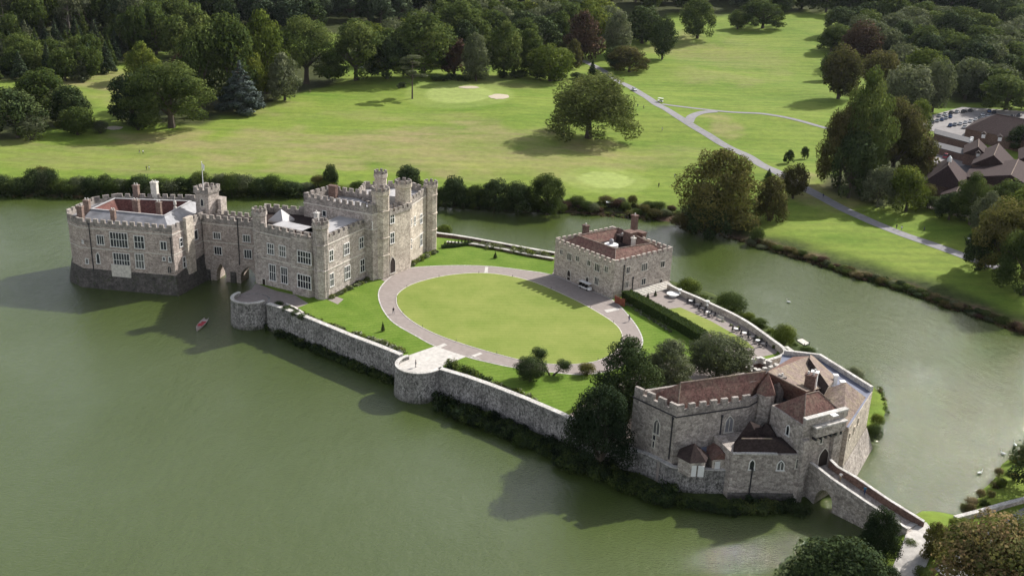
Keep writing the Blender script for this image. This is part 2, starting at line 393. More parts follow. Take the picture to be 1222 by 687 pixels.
isl_px = [(322,392),(370,415),(417,434),(472,452),(500,480),(515.7,488),(578.6,513.4),(631,537),(683.5,558),(722.8,576),(760,595),(800,606),(870,613),(925,610),(960,606),(983,600),(1003,590),(1022,570),(1040,537),(1048,520),(1060,496),(1064,482),(1058,470),(1040,455),(1015,440),(985,425),(955,407),(920,388),(902,379),(855,350),(801,334),(740,318),(700,308),(660,299),(600,288),(524,276),(500,285),(440,268),(330,260),(300,342),(300,380)]
ISL = [A2(x, y, 0) for x, y in isl_px]
xs = np.concatenate([-220-np.cumsum(2*1.085**np.arange(1, 62))[::-1], np.arange(-220, 182, 2.0), 180+np.cumsum(2*1.085**np.arange(1, 62))])
ys = np.concatenate([108-np.cumsum(3*1.2**np.arange(1, 14))[::-1], np.arange(108, 402, 2.0), np.arange(403, 563, 3.0), 562+np.cumsum(3*1.045**np.arange(1, 100))])
GX, GY = np.meshgrid(xs, ys)
def sdist(poly, X, Y):
    """signed distance, positive inside"""
    d = np.full(X.shape, 1e9); ins = np.zeros(X.shape, bool); n = len(poly)
    for i in range(n):
        x0, y0 = poly[i]; x1, y1 = poly[(i+1) % n]; dx, dy = x1-x0, y1-y0; L2 = dx*dx+dy*dy+1e-9
        t = np.clip(((X-x0)*dx+(Y-y0)*dy)/L2, 0, 1); d = np.minimum(d, np.hypot(X-x0-t*dx, Y-y0-t*dy))
        c = ((y0 > Y) != (y1 > Y)); xi = x0+(Y-y0)*dx/(dy if abs(dy) > 1e-9 else 1e-9); ins ^= (c & (X < xi))
    return np.where(ins, d, -d)
def smooth(x, a, b): t = np.clip((x-a)/(b-a), 0, 1); return t*t*(3-2*t)
def vnoise(X, Y, sc, seed):
    r = np.random.default_rng(seed); T = r.random((64, 64)); x = X/sc+100; y = Y/sc+100
    xi = np.floor(x).astype(int); yi = np.floor(y).astype(int); fx = x-xi; fy = y-yi; fx = fx*fx*(3-2*fx); fy = fy*fy*(3-2*fy)
    g_ = lambda a, b: T[a % 64, b % 64]
    return (g_(xi, yi)*(1-fx)+g_(xi+1, yi)*fx)*(1-fy)+(g_(xi, yi+1)*(1-fx)+g_(xi+1, yi+1)*fx)*fy
dF = sdist(far_poly, GX, GY)+(vnoise(GX, GY, 5, 3)-0.5)*1.6; dN = sdist(near_poly, GX, GY); dI = sdist(ISL, GX, GY)
Z = np.full(GX.shape, -2.5)
zf = -0.3+1.5*smooth(dF, 0, 5)+0.9*smooth(dF, 4, 14)+0.042*np.clip(dF-5, 0, 1000)+0.05*np.clip(dF-330, 0, 670)+(vnoise(GX, GY, 55, 5)-0.5)*3.2*smooth(dF, 15, 80)+(vnoise(GX, GY, 17, 6)-0.5)*0.7*smooth(dF, 10, 40)
Z = np.where(dF > -1, np.where(dF > 0, zf, -2.5+2.2*(dF+1)), Z)
zn = -0.2+1.3*smooth(dN, 0, 3)+0.06*np.clip(dN, 0, 60); c_ = A2(1094, 630, 2.6); zn = np.maximum(zn, np.where(dN > 0, 2.85*np.exp(-np.maximum(0, np.hypot(GX-c_[0], GY-c_[1])-3.5)**2/120)*smooth(dN, 0, 2.5), -9)); Z = np.where((dN > -1), np.maximum(Z, np.where(dN > 0, zn, -2.5+2.3*(dN+1))), Z)
zi = -0.25+0.9*smooth(dI, 0, 2.5); Z = np.where(dI > -1, np.maximum(Z, np.where(dI > 0, zi, -2.5+2.25*(dI+1))), Z)
def gz(x, y):
    i = min(max(int(np.searchsorted(xs, x))-1, 0), len(xs)-2); j = min(max(int(np.searchsorted(ys, y))-1, 0), len(ys)-2)
    fx = min(max((x-xs[i])/(xs[i+1]-xs[i]), 0), 1); fy = min(max((y-ys[j])/(ys[j+1]-ys[j]), 0), 1)
    return float((Z[j, i]*(1-fx)+Z[j, i+1]*fx)*(1-fy)+(Z[j+1, i]*(1-fx)+Z[j+1, i+1]*fx)*fy)
def G(px, py, cap=1500):
    """photo pixel -> point on the ground (march the sight line down to the terrain)"""
    r = ray(px, py); L = math.hypot(r[0], r[1]); r = tuple(c/L for c in r); t = 90.0; s = 6.0
    while t < cap:
        x, y, z = r[0]*t, r[1]*t, H+r[2]*t
        if z < max(gz(x, y), 0): break
        t += s
    lo, hi = t-s, t
    for _ in range(14):
        mid = (lo+hi)/2
        if H+r[2]*mid < max(gz(r[0]*mid, r[1]*mid), 0): hi = mid
        else: lo = mid
    return Vector((r[0]*hi, r[1]*hi, max(gz(r[0]*hi, r[1]*hi), 0)))
tm = bpy.data.meshes.new('ground'); nx, ny = len(xs), len(ys)
V = np.stack([GX, GY, Z], -1).reshape(-1, 3)
I = (np.arange(ny-1)[:, None]*nx+np.arange(nx-1)[None, :]).ravel()
Fq = np.stack([I, I+1, I+1+nx, I+nx], -1)
tm.vertices.add(len(V)); tm.vertices.foreach_set('co', V.ravel()); tm.loops.add(Fq.size); tm.loops.foreach_set('vertex_index', Fq.ravel())
tm.polygons.add(len(Fq)); tm.polygons.foreach_set('loop_start', np.arange(0, Fq.size, 4)); tm.polygons.foreach_set('use_smooth', np.ones(len(Fq), bool)); tm.update(calc_edges=True)
def blob(lst, jit=0.5, seed=9):
    A = np.zeros(GX.shape); nz = (vnoise(GX, GY, 14, seed)-0.5)*2*jit+(vnoise(GX, GY, 5, seed+1)-0.5)*jit
    for px, py, rx, ry, amt in lst:
        c = G(px, py); d = np.sqrt(((GX-c.x)/rx)**2+((GY-c.y)/ry)**2); A = np.maximum(A, amt*(1-smooth(d+nz, 0.55, 1.25)))
    return A
dry = blob([(350,180,75,26,.8),(520,176,75,26,.8),(640,186,50,22,.7),(180,195,60,16,.5),(90,180,60,14,.5),(880,70,30,60,.35),(760,190,30,18,.45),(300,172,50,18,.8),(400,172,60,20,.85),(480,168,45,22,.9),(560,160,40,20,.75),(600,192,50,18,.7),(500,190,55,14,.6),(250,205,30,10,.45),(345,204,22,6,.7),(390,200,22,5,.8),(150,98,40,30,.9),(830,60,30,40,.55),(850,90,25,22,.4),(862,152,8,20,.7),(60,190,40,14,.45),(20,180,30,14,.4),(240,125,40,20,.6),(600,100,25,18,.4),(640,205,30,20,.4),(820,180,20,10,.3),(985,232,14,22,.9),(500,140,40,12,.35)])
fine = np.zeros(GX.shape)
for px, py, rx, ry in ((723,214.5,10.5,11.5),(549,112.5,17,20)):
    c = G(px, py); d = np.sqrt(((GX-c.x)/rx)**2+((GY-c.y)/ry)**2); fine = np.maximum(fine, 1-smooth(d, 0.94, 1.06)); fine = np.maximum(fine, 0.35*(1-smooth(d, 1.5, 1.7)))
bank = np.where(dF > -2, 1-smooth(dF+(vnoise(GX, GY, 6, 2)-0.5)*3, 1.5, 6.5), 0)*smooth(GX, -10, 40)
bank = np.maximum(bank, np.where(dI > -2, 1-smooth(dI, 1, 4), 0)*0.0)
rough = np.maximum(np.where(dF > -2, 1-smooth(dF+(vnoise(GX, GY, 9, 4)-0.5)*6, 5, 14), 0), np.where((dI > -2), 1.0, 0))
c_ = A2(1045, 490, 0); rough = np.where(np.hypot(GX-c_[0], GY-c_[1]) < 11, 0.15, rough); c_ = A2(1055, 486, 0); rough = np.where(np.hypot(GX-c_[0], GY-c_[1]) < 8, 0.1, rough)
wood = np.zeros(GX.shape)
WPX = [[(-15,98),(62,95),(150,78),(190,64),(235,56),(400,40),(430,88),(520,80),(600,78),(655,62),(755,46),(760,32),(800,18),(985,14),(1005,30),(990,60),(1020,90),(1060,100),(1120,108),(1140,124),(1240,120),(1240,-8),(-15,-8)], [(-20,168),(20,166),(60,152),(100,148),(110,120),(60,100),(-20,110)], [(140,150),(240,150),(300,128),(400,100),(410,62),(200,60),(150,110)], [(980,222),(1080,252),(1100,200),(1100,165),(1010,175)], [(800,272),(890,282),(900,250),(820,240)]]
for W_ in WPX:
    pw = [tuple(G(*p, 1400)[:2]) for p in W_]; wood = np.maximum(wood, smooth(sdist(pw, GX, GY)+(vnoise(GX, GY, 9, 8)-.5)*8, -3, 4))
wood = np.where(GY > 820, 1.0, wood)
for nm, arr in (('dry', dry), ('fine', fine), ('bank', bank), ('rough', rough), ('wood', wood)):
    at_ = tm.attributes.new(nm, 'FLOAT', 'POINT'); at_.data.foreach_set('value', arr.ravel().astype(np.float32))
s = NT('meadow_grass', 0.95, 0.1); v = s.coord()
n1 = s.noise(s.coord((0.5, 1, 1)), 0.04, 9, 0.75); n2 = s.noise(v, 0.35, 5, 0.7); n3 = s.noise(v, 2.6, 3, 0.7)
base = s.mix(s.ramp(n1, [(0.3, (0, 0, 0)), (0.7, (1, 1, 1))]), (0.095, 0.170, 0.020), (0.205, 0.252, 0.050))
# mowing bands that wander
wv = s.n('ShaderNodeTexWave', wave_type='BANDS', bands_direction='Y'); wv.inputs['Scale'].default_value = 0.045; wv.inputs['Distortion'].default_value = 5.0; wv.inputs['Detail'].default_value = 3; wv.inputs['Detail Scale'].default_value = 0.4
s.l(s.coord((0.35, 1, 1)), wv.inputs['Vector'])
base = s.mix(0.15, base, s.ramp(wv.outputs['Fac'], [(0.2, (0.36, 0.36, 0.36)), (0.8, (0.66, 0.66, 0.62))]), 'OVERLAY')
dn = s.math('MULTIPLY', s.math('MULTIPLY', s.attr('dry'), 0.95), s.ramp(s.noise(s.coord((0.4, 1, 1)), 0.12, 6, 0.75), [(0.32, (0.15, 0.15, 0.15)), (0.62, (1, 1, 1))]))
base = s.mix(dn, base, (0.27, 0.225, 0.115))
base = s.mix(s.attr('fine'), base, (0.27, 0.33, 0.10))
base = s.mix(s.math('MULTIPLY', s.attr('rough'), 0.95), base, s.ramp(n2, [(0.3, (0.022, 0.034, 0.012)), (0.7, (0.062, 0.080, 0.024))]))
base = s.mix(s.attr('bank'), base, s.ramp(n2, [(0.3, (0.09, 0.055, 0.04)), (0.7, (0.24, 0.16, 0.12))]))
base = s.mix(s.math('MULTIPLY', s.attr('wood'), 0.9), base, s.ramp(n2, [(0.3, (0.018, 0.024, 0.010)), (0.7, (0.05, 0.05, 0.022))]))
base = s.mix(0.45, base, s.ramp(s.noise(s.coord((0.12, 1, 1), rot=0.12), 0.16, 7, 0.75), [(0.3, (0.36, 0.36, 0.36)), (0.7, (0.66, 0.64, 0.58))]), 'OVERLAY')
base = s.mix(0.5, base, s.ramp(n2, [(0.25, (0.3, 0.3, 0.3)), (0.75, (0.7, 0.7, 0.7))]), 'OVERLAY')
base = s.mix(0.25, base, s.ramp(n3, [(0.25, (0.25, 0.25, 0.25)), (0.75, (0.75, 0.75, 0.75))]), 'OVERLAY')
s.out(base, n3, 0.35, 0.3)
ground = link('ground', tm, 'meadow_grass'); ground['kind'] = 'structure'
# ---------------------------------------------------------------- water
s = NT('moat_water', 0.05, 0.5); s.b.inputs['IOR'].default_value = 1.62
v = s.coord()
wn = s.noise(s.coord((1, 1, 1), rot=0.6), 0.02, 4, 0.6)
s.l(s.mix(wn, (0.050, 0.074, 0.014), (0.068, 0.092, 0.025)), s.b.inputs['Base Color'])
w1 = s.noise(s.coord((1.0, 2.2, 1), rot=0.5), 1.3, 5, 0.65); w2 = s.noise(s.coord((1.6, 0.7, 1), rot=0.2), 0.35, 3, 0.5)
hgt = s.math('ADD', w1, s.math('MULTIPLY', w2, 1.2))
bp = s.n('ShaderNodeBump'); wp = s.ramp(s.noise(s.coord((1, .6, 1), rot=0.5), 0.018, 5, 0.65), [(0.35, (.45, .45, .45)), (0.65, (1, 1, 1))]); s.l(wp, bp.inputs['Strength']); bp.inputs['Distance'].default_value = 0.20
s.l(hgt, bp.inputs['Height']); s.l(bp.outputs[0], s.b.inputs['Normal'])
struct('lake_water', MB().face([(-700, -80, 0), (700, -80, 0), (700, 450, 0), (-700, 450, 0)]), 'moat_water')
# ---------------------------------------------------------------- roads, draped on the ground
def asphalt(name, a, b, sc=0.6):
    s = NT(name, 0.9, 0.2); v = s.coord()
    c = s.ramp(s.noise(v, sc, 5, 0.7), [(0.3, a), (0.7, b)]); return s.out(c, s.noise(v, 8, 2), 0.2, 0.02)
asphalt('pale_asphalt', (0.20, 0.195, 0.20), (0.28, 0.27, 0.275)); asphalt('car_park_asphalt', (0.22, 0.205, 0.20), (0.30, 0.285, 0.275), 0.3)
asphalt('gravel_drive', (0.24, 0.205, 0.185), (0.31, 0.27, 0.245), 0.8)
def ribbon(name, pxs, width, mat, off=0.09, step=2.5):
    P = [G(*p) for p in pxs]; P = spline([(p.x, p.y) for p in P], 12); pts = [Vector(P[0])]
    for p in P[1:]:
        p = Vector(p)
        while (p-pts[-1]).length > step: pts.append(pts[-1]+(p-pts[-1]).normalized()*step)
    mb = MB(); K = 4
    for i, p in enumerate(pts):
        d = (pts[min(i+1, len(pts)-1)]-pts[max(i-1, 0)]).normalized(); nn = Vector((-d.y, d.x))
        for k in range(K+1):
            q = p+nn*width*(k/K-0.5); mb.v.append((q.x, q.y, gz(q.x, q.y)+off))
    for i in range(len(pts)-1):
        for k in range(K):
            a = i*(K+1)+k; mb.f.append((a, a+1, a+K+2, a+K+1))
    return struct(name, mb, mat)
ribbon('drive_road', [(660,66),(690,71),(715,82),(735,96),(757,107),(790,128),(818,145),(850,164.5),(885,183),(915,200),(950,219),(985,238),(1025,258),(1070,277),(1110,291),(1157,308),(1200,322)], 4.6, 'pale_asphalt')
ribbon('side_path', [(790,124.5),(820,128.5),(860,133),(905,135.5),(945,142),(985,153),(1030,165)], 2.8, 'pale_asphalt', 0.11)
ribbon('link_path', [(822,146),(826,139),(838,134.5),(858,133)], 4.5, 'pale_asphalt', 0.13)
ribbon('approach_path', [(1090,624),(1097,634),(1097,646),(1090,664),(1080,690),(1074,720)], 4.6, 'flagstone', 0.16, 1.2)
ribbon('right_path', [(1260,600),(1222,622),(1190,645),(1160,668),(1130,690)], 5.0, 'pale_asphalt', 0.10)
def drape(name, pxs, mat, off=0.1, cell=3.0):
    poly = ccw([tuple(G(*p)[:2]) for p in pxs]); X = [p[0] for p in poly]; Y = [p[1] for p in poly]
    bm = bmesh.new(); bm.faces.new([bm.verts.new((x, y, 0)) for x, y in poly])
    for ax, lo, hi in ((0, min(X), max(X)), (1, min(Y), max(Y))):
        c = math.ceil(lo/cell)*cell
        while c < hi:
            co = [0, 0, 0]; no = [0, 0, 0]; co[ax] = c; no[ax] = 1
            bmesh.ops.bisect_plane(bm, geom=bm.verts[:]+bm.edges[:]+bm.faces[:], plane_co=co, plane_no=no); c += cell
    bmesh.ops.triangulate(bm, faces=bm.faces[:])
    for v_ in bm.verts: v_.co.z = gz(v_.co.x, v_.co.y)+off
    me = bpy.data.meshes.new(name); bm.to_mesh(me); bm.free(); o = link(name, me, mat); o['kind'] = 'structure'; return o
drape('car_park', [(1086,151),(1092,143),(1108,139),(1126,134),(1148,128),(1180,130),(1236,134),(1236,170),(1180,168),(1140,162),(1108,156)], 'car_park_asphalt')
drape('restaurant_court', [(1094,205),(1108,198),(1160,186),(1240,196),(1240,262),(1180,258),(1150,248),(1110,236),(1096,228)], 'grey_felt', 0.1)
drape('service_yard', [(1092,196),(1096,180),(1118,180),(1150,184),(1160,192),(1150,198),(1110,204),(1094,206)], 'car_park_asphalt', 0.14)
def ellipse_px(cx, cy, rx, ry, n=20, j=0.12):
    return [(cx+rx*math.cos(2*math.pi*i/n)*(1+random.uniform(-j, j)), cy+ry*math.sin(2*math.pi*i/n)*(1+random.uniform(-j, j))) for i in range(n)]
drape('sand_bunker', ellipse_px(596,115.5,12,3.2), 'sand', 0.12); drape('sand_bunker', ellipse_px(560,104.5,12,1.6), 'sand', 0.12); drape('sand_bunker', ellipse_px(136,153,11,2.2), 'sand', 0.12)
drape('garden_terrace', [(1092,236),(1110,232),(1170,246),(1172,262),(1140,258),(1100,246)], 'gravel_drive', 0.1)
# ================================================================ CASTLE ISLAND: lawns, drives, walls
GZ = 6.0
s = NT('striped_lawn', 0.95, 0.1); v = s.coord(rot=-0.12)
wv = s.n('ShaderNodeTexWave', wave_type='BANDS', bands_direction='Y', wave_profile='SIN'); wv.inputs['Scale'].default_value = 0.30; wv.inputs['Distortion'].default_value = 0.5; wv.inputs['Detail'].default_value = 2; s.l(v, wv.inputs['Vector'])
n1 = s.noise(s.coord(), 0.06, 4); n2 = s.noise(s.coord(), 2.5, 3)
c = s.mix(s.ramp(s.noise(s.coord(), 0.12, 7, 0.7), [(.3, (0, 0, 0)), (.7, (1, 1, 1))]), (0.155, 0.210, 0.040), (0.235, 0.265, 0.070))
c = s.mix(0.35, c, s.ramp(wv.outputs['Fac'], [(0.2, (0.40, 0.40, 0.40)), (0.8, (0.62, 0.62, 0.6))]), 'OVERLAY')
c = s.mix(0.2, c, s.ramp(n2, [(0.3, (0.3, 0.3, 0.3)), (0.7, (0.7, 0.7, 0.7))]), 'OVERLAY'); s.out(c, n2, 0.2, 0.1)
s = NT('lush_lawn', 0.95, 0.1); v = s.coord(rot=-0.35)
wv = s.n('ShaderNodeTexWave', wave_type='BANDS', bands_direction='Y'); wv.inputs['Scale'].default_value = 0.22; wv.inputs['Distortion'].default_value = 0.6; s.l(v, wv.inputs['Vector'])
n1 = s.noise(s.coord(), 0.08, 4); n2 = s.noise(s.coord(), 2.2, 3)
c = s.mix(s.ramp(s.noise(s.coord(), 0.15, 7, 0.7), [(.3, (0, 0, 0)), (.7, (1, 1, 1))]), (0.080, 0.150, 0.014), (0.150, 0.215, 0.036))
c = s.mix(0.25, c, s.ramp(wv.outputs['Fac'], [(0.2, (0.38, 0.38, 0.38)), (0.8, (0.62, 0.62, 0.62))]), 'OVERLAY')
c = s.mix(0.3, c, s.ramp(n2, [(0.3, (0.25, 0.25, 0.25)), (0.7, (0.75, 0.75, 0.75))]), 'OVERLAY'); s.out(c, n2, 0.3, 0.15)
plat_px = [(303,342),(322,363),(366,378.5),(424,402),(481,424.5),(524,440.5),(588,460.5),(671,494),(708,470),(760,440),(800,424),(880,437),(905,432),(928,426),(936,419),(930,411),(905,392),(880,378),(854,364.5),(830,353),(812,346),(800,339),(792,331),(735,300),(661,302),(600,292),(545,285),(519,283),(480,262),(440,250),(330,262),(315,300)]
plat = ccw([A2(x, y, GZ) for x, y in plat_px])
struct('castle_lawn', MB().prism(plat, -1.5, GZ), 'lush_lawn')
low_px = [(660,489),(671,499),(742,534),(772,543),(801,558),(874,562),(945,565),(1010,545),(1025,500),(935,424),(880,441),(800,427),(760,444)]
struct('gatehouse_yard', MB().prism(ccw([A2(x, y, 4.9) for x, y in low_px]), -1.5, 4.9), 'gravel_drive')
outer = spline([A2(x, y, GZ) for x, y in [(452,355.7),(453.5,344),(464,332),(476,324),(489,319.6),(530,317),(580.6,317.5),(629.5,323),(662,329),(700,345),(731,358),(751.7,378.6),(764,397),(766,412),(752,430),(728,442),(693.7,446.8),(655,443.5),(611,438),(582,432),(554.6,425),(519.5,413),(497,401),(470.6,385.5),(458,371)]], 5, True)
struct('drive', MB().prism(ccw(outer), GZ-0.1, GZ+0.02), 'gravel_drive')
oval = spline([A2(x, y, GZ) for x, y in [(473.6,358.8),(476.5,349.5),(495,338.4),(531.7,329.2),(571.4,326),(605,329),(640,338),(684.5,357.5),(715,374),(735,388),(742,401),(737,416),(721,427),(700,433),(666,434.5),(630,431),(592.8,422),(552,410),(516,396.5),(490,381.5),(477,368.5)]], 5, True)
ovc = ccw(oval); struct('oval_lawn', MB().prism(ovc, GZ-0.1, GZ+0.10), 'striped_lawn')
kb = MB(); wall_strip(kb, close(ccw(outer)), 0.28, GZ-0.1, GZ+0.05); struct('drive_kerb', kb, 'coping_stone')
kb = MB(); wall_strip(kb, close(inset(ovc, -0.12)), 0.2, GZ-0.1, GZ+0.09); struct('lawn_kerb', kb, 'pale_stone_trim')
# flagstone bands across the drive and the path to the bastion
def flat(name, pxs, mat, z, h=0.03):
    return struct(name, MB().prism(ccw([A2(x, y, GZ) for x, y in pxs]), z-h, z), mat)
for q in ([(579,318.5),(582.5,318.5),(582,325.5),(578,325.5)], [(721,370),(737,367),(739.5,369.5),(724,373)], [(571,427),(574,428.5),(561,425),(557.5,423.5)]):
    flat('paved_band', q, 'flagstone', GZ+0.05)
flat('paved_band', [(519,414),(530,409.5),(534,411.5),(523,416)], 'flagstone', GZ+0.05)
flat('paved_band', [(560,425),(573,420.5),(576,422),(563,427)], 'flagstone', GZ+0.05)
flat('bastion_path', [(519.5,413),(556,425.5),(530,436),(512,444),(490,434),(482,426)], 'flagstone', GZ+0.06, 0.2)
flat('flagstone_path', [(391,357.5),(398,352.5),(410,357),(403,363)], 'gravel_drive', GZ+0.03)
flat('forecourt', [(455,334),(463,331),(476,323),(489,319.5),(492,324),(480,335),(466,338)], 'gravel_drive', GZ+0.03)
flat('maiden_forecourt', [(658,328),(662,322),(735,360),(732,368),(700,352)], 'gravel_drive', GZ+0.035)
# sunken tea terrace to the right of the Maiden's Tower
flat('terrace_paving', [(742,357),(797,340),(812,346),(854,366),(892,385),(923,408),(930,414),(926,422),(903,427),(884,431),(860,415),(790,372)], 'gravel_drive', GZ+0.03)
flat('terrace_lawn', [(797,369),(812,367),(848,383),(892,408),(900,416),(886,414),(826,390)], 'striped_lawn', GZ+0.08)
# ---- curtain walls (each one a thing with its coping as a part)
def curtain(label, pxs, ztop, thick=1.1, mat='weathered_curtain_stone', zb=-1.0, cop=True, group=None, name='curtain_wall', zpx=None, copmat='coping_stone', cat='wall', cw=0.14):
    zpx = zpx if zpx is not None else ztop
    zz = zpx if isinstance(zpx, (list, tuple)) else [zpx]*len(pxs)
    pts = [A2(x, y, zz[i]) for i, (x, y) in enumerate(pxs)]
    zt = ztop if isinstance(ztop, (list, tuple)) else [ztop]*len(pts)
    # densify with a slightly wandering face
    t = thing(name, (pts[0][0], pts[0][1], max(zb, 0)), label, cat, group)
    mb = MB(); wall_strip(mb, pts, thick, zb, [z-0.15 for z in zt]); part('masonry', mb, mat, t)
    if cop:
        mb = MB(); wall_strip(mb, pts, thick+cw, [z-0.15 for z in zt], zt); part('coping', mb, copmat, t)
    return t
curtain('long pale stained curtain wall between the round bastion by the mansion and the half round bastion', [(320,361.5),(340,367.5),(364.8,377),(393,388.5),(422.4,400.5),(452,411.5),(479,422.5)], 7.0)
curtain('mottled curtain wall running from the half round bastion down to the dark yew', [(524,438.5),(555,447.5),(586.7,458.5),(628,474.5),(669.2,492),(705,510)], [7,7,7,7,7,6.6])
curtain('low pale stained wall below the battlemented chapel block', [(700,517),(740,531.5),(771.4,540),(788,547.5),(801,555),(812,557.5)], [5.2,5.2,5.2,5.2,5.2,5.2], 0.9, zb=-1.0)
curtain('long thin wall edging the moat behind the front lawn', [(518,277),(545,280.5),(566,284),(600,290),(632,296),(662,301)], 6.9, 0.6, 'brown_brick', cw=0.5)
curtain('inner wall parallel to the moat behind the shrub border', [(533,288),(566,290.5),(600,296.5),(632,303),(661,308)], 6.7, 0.5, 'brown_brick', zb=5.9, cw=0.5)
tw = [(797.5,338.5),(811.5,345.5),(832,354),(853.4,364),(873,373),(892,383.5),(908,394.5),(923,405.5),(932,412),(936.5,417),(936,421.5),(928,425.5),(915,429),(900,431.5)]
curtain('curving tea terrace wall above the moat with pale coping', [tuple(p) for p in spline(tw, 3)], 7.6, 0.7, 'warm_ashlar', zpx=7.6)
curtain('low retaining wall outside the end of the tea terrace', [(938,413),(948,420),(958,427),(966,431)], 4.5, 0.8, 'brown_brick', zb=0)
curtain('short kinked wall joining the terrace to the lichen roofed range', [(936,424),(944,429),(954,425),(966,422.5)], 7.2, 0.6, 'pale_stone_trim', zb=0)
def drum(label, c, r, zt, rows, sx=1.0):
    t = thing('bastion', (c[0], c[1], 0), label, 'bastion')
    prof = [(r+0.5, -1.5), (r+0.35, 0.5), (r+0.1, zt-1.2), (r+0.05, GZ+0.045)]
    part('masonry', MB().lathe((c[0], c[1], 0), prof, 40), 'weathered_curtain_stone', t)
    circ = [(c[0]+(r-0.3)*math.cos(a), c[1]+(r-0.3)*math.sin(a)) for a in [rows[0]+(rows[1]-rows[0])*i/28 for i in range(29)]]
    part('parapet', wall_strip(MB(), circ, 0.62, GZ+0.02, zt-0.2), 'weathered_curtain_stone', t); part('coping', wall_strip(MB(), circ, 0.85, zt-0.2, zt), 'coping_stone', t)
    return t
cl = A2(297, 354, 7); drum('round bastion at the corner of the mansion terrace, beside the two arches', (cl[0]+0.3, cl[1]+0.3), 4.7, 7.0, (math.radians(140), math.radians(330)))
struct('round_bastion_floor', MB().lathe((cl[0]+0.3, cl[1]+0.3, 0), [(4.25, 5.5), (4.25, GZ+0.085)], 40), 'gravel_drive')
part_floor = struct('mansion_terrace', MB().prism(ccw([A2(x, y, GZ) for x, y in [(287,351),(300,345),(305,338),(330,347),(352,352),(368,362),(345,371),(322,364),(305,358)]]), 3, GZ+0.02), 'gravel_drive')
cm = A2(499, 434, 7); drum('half round bastion in the middle of the long curtain wall, paved on top', (cm[0]+0.2, cm[1]+0.4), 5.1, 7.0, (math.radians(125), math.radians(350)))
struct('bastion_floor', MB().lathe((cm[0]+0.2, cm[1]+0.4, 0), [(4.6, 5.5), (4.6, GZ+0.085)], 40), 'flagstone')
curtain('low stone parapet edging the mansion terrace lawn', [(341,361),(352,365.5),(362,372)], 6.8, 0.5, 'pale_stone_trim', zb=5.9, name='terrace_parapet', cop=False)
# near bank wall, bottom right
curtain('stone wall along the near bank leading off to the right', [(1240,590),(1222,594),(1195,601),(1168,609),(1140,616)], 2.4, 0.7, 'grey_ragstone', zb=-0.5, zpx=2.4, name='boundary_wall')
curtain('short pale wall end beside the dark conifer on the near bank', [(1100,622),(1090,624),(1076,633)], 3.2, 0.8, 'pale_stone_trim', zb=-0.5, zpx=3.2, name='boundary_wall')
# ================================================================ CASTLE BUILDINGS
def ring(mb, poly, thick, z0, z1):
    inn = inset(poly, thick); n = len(poly); i = len(mb.v)
    for pl, z in ((poly, z0), (poly, z1), (inn, z1), (inn, z0)): mb.v += [(p[0], p[1], z) for p in pl]
    for k in range(n):
        k2 = (k+1) % n
        for r in range(3): mb.f.append((i+r*n+k, i+r*n+k2, i+(r+1)*n+k2, i+(r+1)*n+k))
    return mb
def roof_ring(t, outer, zo, ridge, zr, inner, zi, m_out, m_in):
    n = len(outer)
    a, b = MB(), MB()
    for k in range(n):
        k2 = (k+1) % n
        a.face([(*outer[k], zo), (*outer[k2], zo), (*ridge[k2], zr), (*ridge[k], zr)])
        b.face([(*ridge[k], zr), (*ridge[k2], zr), (*inner[k2], zi), (*inner[k], zi)])
    part('roof', a, m_out, t); part('courtyard_roof', b, m_in, t)
def turret(t, c, r, z0, zt, n=8, mat='grey_ragstone', rot=0.39, mh=0.9, bands=(), name='turret'):
    prof = [(r, z0)]
    for zb_ in bands: prof += [(r, zb_-0.15), (r+0.18, zb_-0.1), (r+0.18, zb_+0.12), (r, zb_+0.2)]
    zc = zt-mh-1.3
    prof += [(r, zc), (r+0.25, zc+0.35), (r+0.25, zt-mh), (r-0.3, zt-mh), (r-0.3, zc+0.4)]
    o = part(name, MB().lathe((c[0], c[1], 0), prof, n, rot), mat, t)
    R2 = r-0.02; q = [(c[0]+R2*math.cos(rot+2*math.pi*k/n), c[1]+R2*math.sin(rot+2*math.pi*k/n)) for k in range(n+1)]; mb = MB()
    for k in range(n):
        a, b = Vector(q[k]), Vector(q[k+1]); m0, m1 = a.lerp(b, .22), a.lerp(b, .78)
        mb.obox(a, m0, 0.42, zt-mh-.3, zt-mh+.08); mb.obox(m0, m1, 0.42, zt-mh-.3, zt+random.uniform(-0.1, 0.05)); mb.obox(m1, b, 0.42, zt-mh-.3, zt-mh+.08)
    part('battlements', weld(mb, .06), 'parapet_stone', o); return o
def slit(parent, c, r, px, py, w_=0.45, h_=1.3, rot=0):
    # narrow dark opening on a turret, facing the camera
    r_ = ray(px, py); d = Vector((r_[0], r_[1])).normalized(); f = Vector(c)-d*(r*0.93); n = Vector((-d.y, d.x))
    t = (f-n*w_).dot(-d); a = f+n*(-w_) ; 
def chimney(t, c, w_, d_, z0, z1, rz=0.0, mat='chimney_brick', pots=2, label=None):
    mb = MB(); mb.box((c[0], c[1], (z0+z1)/2), (w_, d_, z1-z0), rz); mb.box((c[0], c[1], z1-0.12), (w_+0.3, d_+0.3, 0.3), rz)
    o = part('chimney', mb, mat, t, label)
    co, si = math.cos(rz), math.sin(rz)
    for k in range(pots):
        u = (k-(pots-1)/2)*w_/max(1, pots); part('chimney_pot', MB().lathe((c[0]+u*co, c[1]+u*si, z1), [(0.22, 0), (0.17, 0.5), (0.2, 0.55)], 8), 'coping_stone', o)
    return o
